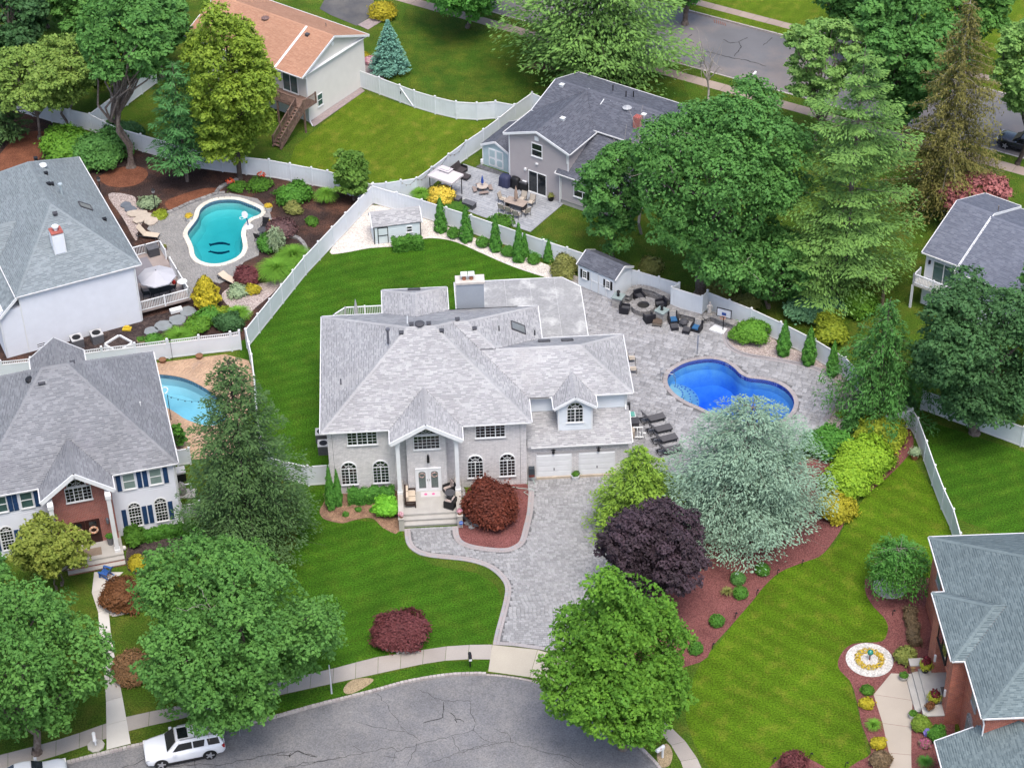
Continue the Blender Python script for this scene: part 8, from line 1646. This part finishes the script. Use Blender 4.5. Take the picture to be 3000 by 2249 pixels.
# dead standing branches over the greige house
t = thing('bare_tree', 'leafless grey branches rising over the charcoal roof', 'tree', G('D', 1385, 505)); rg = np.random.default_rng(5); m = MB(); pth = limb(m, (0, 0, 0), (-.4, .3, 6.5), .14, .06, rg)
for k in range(9):
    e = Vector((rg.uniform(-2.6, 2.2), rg.uniform(-1, 1), rg.uniform(7, 10))); q = limb(m, pth[3+k % 3], e, .06, .02, rg)
    for j in range(4): limb(m, q[2+j % 3], Vector(e)+Vector(rg.normal(size=3))*1.1, .025, .008, rg)
m.build('branches', BARKP, t)
t = thing('bare_tree', 'bleached dead branch top beside the back street pavement', 'tree', G('t3', 140, 770)+Vector((0, 0, 0))); m = MB(); pth = limb(m, (0, 0, 0), (.3, 0, 5), .13, .07, rg)
for k in range(7):
    e = Vector((rg.uniform(-1.8, 1.8), rg.uniform(-1, 1), rg.uniform(5.5, 8.0))); q = limb(m, pth[4], e, .07, .02, rg)
    for j in range(3): limb(m, q[3], Vector(e)+Vector(rg.normal(size=3))*.9, .025, .008, rg)
m.build('branches', BARKP, t)
# ------------------------------------------------------------------ shrubs
S_('laceleaf_maple', 'large rust red laceleaf maple right of the front porch', 1058, 1130, 118, 3.0, REDM, n=11000, leaf=.1, lump=.2, up=.6)
S_('laceleaf_maple', 'round purple red laceleaf maple on the front lawn ringed with pebbles', 866, 1392, 116, 2.0, REDP, n=9000, leaf=.09, lump=.24, up=.5)
p = G('t9', 835, 855); ring = []
for k in range(60): a = 6.2832*k/60; ring.append((p.x+(1.35+rnd.uniform(-.1, .12))*math.cos(a), p.y+.5+(1.3+rnd.uniform(-.1, .1))*math.sin(a), .02, .16, .13, .11, rnd.uniform(0, 3), rnd.random()))
t = thing('pebble_ring', 'ring of pale stones round the purple red laceleaf maple on the lawn', 'stones'); pieces('stone', ring, M('pale_pebble', (.5, .47, .43), .9, .2, 5, cols=[(.42, .39, .36), (.5, .47, .43), (.6, .57, .53)]), t)
S_('laceleaf_maple', 'russet laceleaf maple beside the steps of the brick entrance', 268, 1310, 92, 1.7, BRWN, n=6000, leaf=.09, lump=.25, up=.5); S_('barberry_shrub', 'russet spreading barberry under the big oak left edge', 288, 1465, 100, 1.0, LF('leaf_rust', (.06, .035, .02), (.09, .05, .028), (.11, .065, .035), trans=.12), n=3500, leaf=.08)
S_('golden_shrub', 'bright gold shrub beside the russet laceleaf maple', 297, 1228, 38, .9, GOLD, n=1500, leaf=.08)
S_('laceleaf_maple', 'dark red laceleaf maple beside the turquoise pool patio', 532, 615, 62, 1.5, REDP, n=5000, leaf=.09, lump=.25, up=.5); S_('barberry_shrub', 'purple leaved shrub beside the bistro table', 612, 512, 62, 1.4, LF('leaf_plum', (.035, .02, .028), (.065, .035, .045), (.1, .055, .065), trans=.12), n=4000, leaf=.09, lump=.28)
p = G('D', 449, 662); r = 34*1.3562/pxm(p); cone_shrub('golden_arborvitae', 'egg-shaped golden arborvitae at the corner of the white-railed deck', p, r*1.05, 3.1, LF('leaf_gold_arb', (.12, .11, .008), (.19, .16, .01), (.27, .2, .014), (.32, .21, .018), trans=.12), 5500, .1, fat=1.0)
for (x, y, w_, h, n, lb) in ((600, 600, 90, 1.5, 1500, 'large fountain grass beside the white fence, the nearer of two'), (635, 570, 75, 1.5, 1300, 'large fountain grass beside the white fence, the farther of two'), (706, 438, 52, 1.4, 800, 'fountain grass at the foot of the holly bush'), (517, 690, 55, 1.1, 800, 'bright fountain grass near the picket fence'), (388, 735, 70, .8, 900, 'low bright grass behind the picket fence')): p = G('D', x, y); grass_clump('fountain_grass', lb, p, w_*1.3562/2/pxm(p)*1.1, h, GRSS, n, .03)
for x, y, w_, lb in ((340, 1250, 62, 'fountain grass in the corner behind the white gravel, left'), (515, 1300, 70, 'fountain grass behind the first arborvitae')): p = G('t2', x, y); grass_clump('fountain_grass', lb, p, w_/2.211/pxm(p)*1.05, 1.2, GRSS, 700, .03)
SH = [('rhododendron_shrub', 'broad green rhododendron behind the right end of the turquoise pool', 635, 440, 75, 1.7, BOXW, 4500, .11), ('rhododendron_shrub', 'smaller olive shrub in front of the broad rhododendron', 632, 462, 40, 1.0, DULL, 1500, .09), ('yew_shrub', 'dark round yew in front of the purple shrub', 577, 545, 42, 1.4, ARBO, 2500, .08), ('azalea_shrub', 'low pale green shrub behind the fence corner', 673, 485, 30, .5, GREENP, 600, .08),
      ('lily_plant', 'clump of green lily leaves at the left of the flower bed', 510, 412, 40, .6, GREENP, 700, .1), ('lily_plant', 'clump of green lily leaves at the right of the flower bed', 560, 410, 60, .7, GREENP, 900, .1),
      ('silver_shrub', 'silvery variegated plant under the black lamp post', 322, 450, 50, .8, SILV, 1200, .09), ('golden_shrub', 'low yellow plant at the stone edging', 345, 470, 40, .4, GOLDG, 600, .08), ('silver_shrub', 'silvery plant below the dark red laceleaf maple', 515, 640, 60, .6, SILV, 1200, .09), ('golden_shrub', 'small golden shrub beside the pebble bed', 546, 635, 32, .8, GOLD, 900, .08),
      ('hydrangea_shrub', 'dark green shrub below the golden arborvitae', 455, 700, 70, 1.0, BOXW, 2200, .1), ('hydrangea_shrub', 'light green shrub behind the picket fence, middle', 430, 715, 55, 1.1, LIMEL, 2000, .1), ('hydrangea_shrub', 'dark glossy shrub at the picket fence corner', 495, 715, 60, 1.4, MAPLED, 2600, .1), ('hydrangea_shrub', 'yellowish shrub left of the bright fountain grass', 475, 690, 50, .9, GOLDG, 1500, .09), ('hydrangea_shrub', 'low green shrub beside the tan square planter', 332, 745, 45, .7, BOXW, 1200, .09),
      ('yew_shrub', 'green shrub at the left mulch edge behind the sage roof', 15, 415, 60, .9, GREENP, 1400, .1), ('viburnum_shrub', 'wide green shrub under the loose olive tree', 140, 345, 120, 2.2, LIMEL, 5000, .14), ('viburnum_shrub', 'dark green shrub behind the sage grey roof', 215, 355, 130, 2.4, MAPLE, 5500, .14), ('viburnum_shrub', 'green shrub at the fence below the twin trunks', 265, 310, 80, 2.0, MAPLED, 3000, .13),
      ('boxwood_shrub', 'round green shrub at the left of the brick steps', 290, 1175, 45, 1.3, GREENP, 2200, .1), ('boxwood_shrub', 'round shrub at the right end of the low hedge', 410, 1160, 38, 1.2, BOXW, 1800, .08), ('hydrangea_shrub', 'big-leaved light green hydrangea left of the porch steps', 835, 1115, 56, 1.5, LF('leaf_hydrangea', (.04, .13, .01), (.075, .19, .018), (.12, .25, .03)), 2600, .12),
      ('cypress_shrub', 'golden thread cypress at the grey patio edge', 955, 440, 55, 1.5, LF('leaf_thread_gold', (.2, .17, .03), (.28, .22, .04), (.34, .27, .06)), 2500, .1), ('ground_cover', 'bright green ground cover behind the arborvitae, left', 985, 455, 60, .45, GREENP, 900, .08), ('ground_cover', 'bright green ground cover behind the arborvitae, right', 1080, 490, 70, .45, GREENP, 1100, .08), ('juniper_shrub', 'pale feathery shrub at the end of the grey patio', 1165, 545, 60, .6, JUNI, 1200, .09),
      ('laceleaf_maple', 'wide green laceleaf maple beside the basketball hoop', 1622, 738, 84, 1.7, LF('leaf_green_laceleaf', (.03, .085, .01), (.05, .12, .014), (.08, .15, .02), (.1, .13, .03)), 6000, .09), ('barberry_shrub', 'brown and green shrub beside the pale blue shed', 1218, 598, 62, 1.7, DULL, 3500, .1),
      ('juniper_shrub', 'blue-green spreading juniper behind the right fence', 1760, 690, 130, 1.6, JUNI, 4500, .13), ('viburnum_shrub', 'yellow-green shrub behind the right fence', 1795, 735, 85, 2.0, GOLDG, 3500, .12), ('viburnum_shrub', 'loose green shrub at the wooden post behind the right fence', 1850, 680, 90, 2.0, LIMEL, 3000, .12),
      ('golden_hedge_shrub', 'large gold-green shrub at the upper end of the red bed', 1900, 962, 118, 2.1, GOLDG, 7500, .11), ('golden_hedge_shrub', 'large light green shrub in the middle of the red bed edge', 1862, 1030, 145, 2.3, LF('leaf_spring', (.06, .12, .008), (.1, .165, .012), (.15, .2, .016), (.19, .21, .02)), 9000, .11), ('golden_hedge_shrub', 'gold-green shrub between the large pair in the red bed', 1925, 935, 70, 1.7, GOLDG, 3500, .11), ('golden_hedge_shrub', 'light green shrub spreading towards the blue cedar', 1830, 1068, 110, 1.9, LF('leaf_spring', None), 5000, .11), ('golden_hedge_shrub', 'round gold shrub beside the blue cedar', 1805, 1122, 88, 1.5, LF('leaf_amber', (.1, .1, .008), (.15, .14, .012), (.2, .16, .018)), 4000, .1), ('yew_shrub', 'dark spiky yew right of the blue cedar top', 1790, 985, 100, 1.9, ARBO, 5000, .13), ('juniper_shrub', 'dark green grasslike shrub behind the golden hedge', 1850, 930, 60, 1.2, WEEP, 1800, .1), ('boxwood_shrub', 'tiny golden ball in the right gravel bed', 1818, 902, 24, .5, GOLDG, 500, .06),
      ('yew_shrub', 'green shrubs under the dark maple at the fence corner', 1950, 880, 60, 1.2, MAPLED, 1500, .1)]
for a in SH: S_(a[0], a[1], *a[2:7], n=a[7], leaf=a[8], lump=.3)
T_(broadleaf, 'holly_tree', 'dense green and russet holly at the fence corner', 765, 432, 312, 100, LF('leaf_holly', (.03, .07, .012), (.05, .095, .018), (.075, .12, .026), (.11, .09, .03)), n=9000, leaf=.12, clumps=45, z0=.03, trunk=.12, inner=.3)
# arborvitae rows
for lb, t, x, y, ty, w_ in (('first from the shed', 't2', 645, 1497, 1265, 80), ('second from the shed', 't2', 810, 1558, 1325, 85), ('third from the shed', 't2', 1000, 1622, 1385, 75), ('fourth from the shed, nearer of a pair', 't2', 1150, 1690, 1435, 80), ('fourth from the shed, behind its neighbour', 't2', 1188, 1655, 1500, 50), ('nearest the pale blue shed', 't2', 1342, 1690, 1550, 60)):
    b, H_ = th(t, x, y, x, ty); cone_shrub('arborvitae', 'slim arborvitae in the back fence row, '+lb, b, w_/2.211/2/pxm(b)*1.0, H_, ARBO, 2600, .09, group='slim arborvitae along the back fence')
for lb, x, y, ty, w_ in (('leftmost of three', 1535, 640, 415, 98), ('middle of three', 1697, 703, 450, 100), ('rightmost of three', 1850, 775, 550, 80)): b, H_ = th('t6', x, y, x, ty); cone_shrub('arborvitae', 'plump arborvitae in the right gravel bed, '+lb, b, w_/2.211/2/pxm(b), H_, ARBO, 3600, .09, fat=.7, group='plump arborvitae in the right gravel bed')
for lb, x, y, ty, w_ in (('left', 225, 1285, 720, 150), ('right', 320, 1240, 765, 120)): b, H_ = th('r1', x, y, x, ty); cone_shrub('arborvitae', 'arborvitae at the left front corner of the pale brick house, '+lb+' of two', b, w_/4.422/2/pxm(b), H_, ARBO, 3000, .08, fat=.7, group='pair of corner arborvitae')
for lb, x, y in (('first from the shed', 728, 1532), ('second from the shed', 915, 1592), ('third from the shed', 1082, 1650), ('fourth from the shed', 1245, 1700)): p = G('t2', x, y); shrub('boxwood_ball', 'round boxwood between the arborvitae, '+lb, p, .55, .85, BOXW, 1300, .06, group='boxwood balls along the back fence', lump=.1)
for lb, x, y in (('beside the blue cedar branches', 1620, 395), ('dark one nearest the blue cedar', 1462, 452), ('beside the spiky plant', 1478, 545), ('alone nearest the street lawn', 1326, 728), ('half under the pear tree', 1190, 905)): p = G('ta', x, y); shrub('boxwood_ball', 'clipped boxwood ball in the red mulch, '+lb, p, .48, .8, BOXW if 'dark' not in lb else MAPLE, 1500, .055, group='boxwood balls in the red mulch', lump=.07)
p = G('ta', 1392, 535); grass_clump('spiky_plant', 'small spiky variegated plant in the red mulch', p, .5, .55, DULL, 160, .03, 'plant')
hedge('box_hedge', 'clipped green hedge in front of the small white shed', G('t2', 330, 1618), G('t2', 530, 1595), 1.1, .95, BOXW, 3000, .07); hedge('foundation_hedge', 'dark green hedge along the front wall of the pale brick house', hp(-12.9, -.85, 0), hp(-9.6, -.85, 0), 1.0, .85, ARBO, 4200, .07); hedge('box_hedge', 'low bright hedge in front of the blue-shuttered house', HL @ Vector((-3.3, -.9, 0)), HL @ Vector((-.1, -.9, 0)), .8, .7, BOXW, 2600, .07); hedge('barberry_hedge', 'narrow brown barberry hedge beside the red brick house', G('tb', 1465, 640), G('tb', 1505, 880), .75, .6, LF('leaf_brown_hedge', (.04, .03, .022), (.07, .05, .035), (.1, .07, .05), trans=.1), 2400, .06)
# weeping cherry on white stones
T_(conifer, 'weeping_cherry_tree', 'small weeping cherry over white pebbles beside the red brick house', 1932, 1282, 1178, 132, LF('leaf_cherry', (.015, .06, .012), (.03, .09, .016), (.05, .12, .022), (.08, .15, .03)), wh=9, br=13, per=80, leaf=.1, asp=.45, droop=.45, rise=.45, exp=.22, trunk=.1, weep=.75, hang=2.2, jit=.15, lat=.6, z0=.55, bark=BARKP)
# garden plants of the red brick house
for lb, x, y, w_, h, mt, nm in (('leafy hosta at the curve of the walk', 1195, 1175, 75, .45, GREENP, 'hosta_plant'), ('gold spirea below the hosta', 1190, 1268, 92, .6, GOLD, 'spirea_shrub'), ('round gold barberry beside the walk', 1270, 1530, 95, .75, GOLD, 'barberry_shrub'), ('brown barberry at the bottom of the walk', 1280, 1650, 135, .9, LF('leaf_brown_hedge', None), 'barberry_shrub'), ('russet and green azalea beside the porch', 1445, 985, 130, 1.2, LF('leaf_azalea', (.06, .08, .02), (.09, .1, .03), (.14, .09, .05)), 'azalea_shrub'), ('green azalea at the near porch wall', 1545, 1420, 110, 1.1, LF('leaf_azalea_green', (.05, .09, .012), (.08, .12, .02), (.13, .13, .03)), 'azalea_shrub'), ('green rhododendron against the brick wall', 1650, 1490, 110, 1.2, BOXW, 'rhododendron_shrub'), ('pink flowering plant beside the walk', 1570, 1520, 75, .5, M('magenta_flower', (.4, .05, .2), .8, 0, cols=[(.4, .06, .2), (.08, .15, .03), (.5, .2, .35), (.06, .12, .02)]), 'flower'), ('small violet flower head', 1583, 1450, 36, .6, M('violet_flower', (.2, .15, .5), .8, 0, cols=[(.2, .16, .5), (.3, .25, .6)]), 'flower'), ('purple red dome in the lower corner bed', 720, 1680, 190, 1.1, REDP, 'laceleaf_maple')): S_(nm, lb+' of the red brick house garden' if 'house' not in lb else lb, x, y, w_, h, mt, 'tb', n=1800 if w_ > 100 else 900, leaf=.075)
for lb, x, y, mt in (('striped daylily clump beside the walk of the red brick house', 1235, 1400, GRSS), ('dark iris clump at the bottom right garden edge', 1570, 1640, ARBO)): p = G('tb', x, y); grass_clump('daylily_plant', lb, p, .6, .6, mt, 260, .025, 'plant')
for lb, x, y in (('left', 495, 407), ('right', 545, 392)): p = G('D', 498 if lb == 'left' else 566, 406 if lb == 'left' else 392); leaf_o = leafball('lily_flower', p+Vector((0, 0, .55)), .35, .3, .4, 60, .1, M('lily_red', (.5, .03, .015), .7, 0, cols=[(.5, .03, .015), (.55, .1, .02)]), None, core=False); tag(leaf_o, 'red lilies in the flower bed behind the turquoise pool, %s patch' % lb, 'flower', 'red lilies')
S_('golden_shrub', 'gold shrub beside the dark driveway at the top', 828, 42, 55, 1.6, GOLD, n=2000, leaf=.1); S_('golden_shrub', 'small gold shrub at the corner of the terracotta-roofed house', 788, 130, 22, .7, GOLD, n=600, leaf=.08); S_('azalea_shrub', 'pink flowering azalea beside the blue spruce', 800, 140, 30, .8, PINK, n=700, leaf=.09)
for lb, x, y in (('left', 410, 1365), ('middle', 575, 1305), ('right', 765, 1310)): p = G('r1', x, y); shrub('azalea_shrub', 'tiny green shrub in the tan mulch of the front bed, '+lb, p, .25, .28, BOXW, 220, .05, group='tiny front bed shrubs')
p = G('u3', 1115, 430); T_(conifer, 'weeping_blue_cedar', 'small pale weeping cedar beside the dark yew', 598, 545, 492, 42, SILV, wh=8, br=8, per=50, leaf=.1, droop=.4, rise=.4, exp=.25, trunk=.05, weep=.8, hang=1.2, z0=.5)
T_(broadleaf, 'pool_shrub_tree', 'narrow green shrub between the blue-shuttered house and the tan patio', 388, 968, 915, 42, BOXW, n=2500, leaf=.1, clumps=20, z0=.1, trunk=.05)
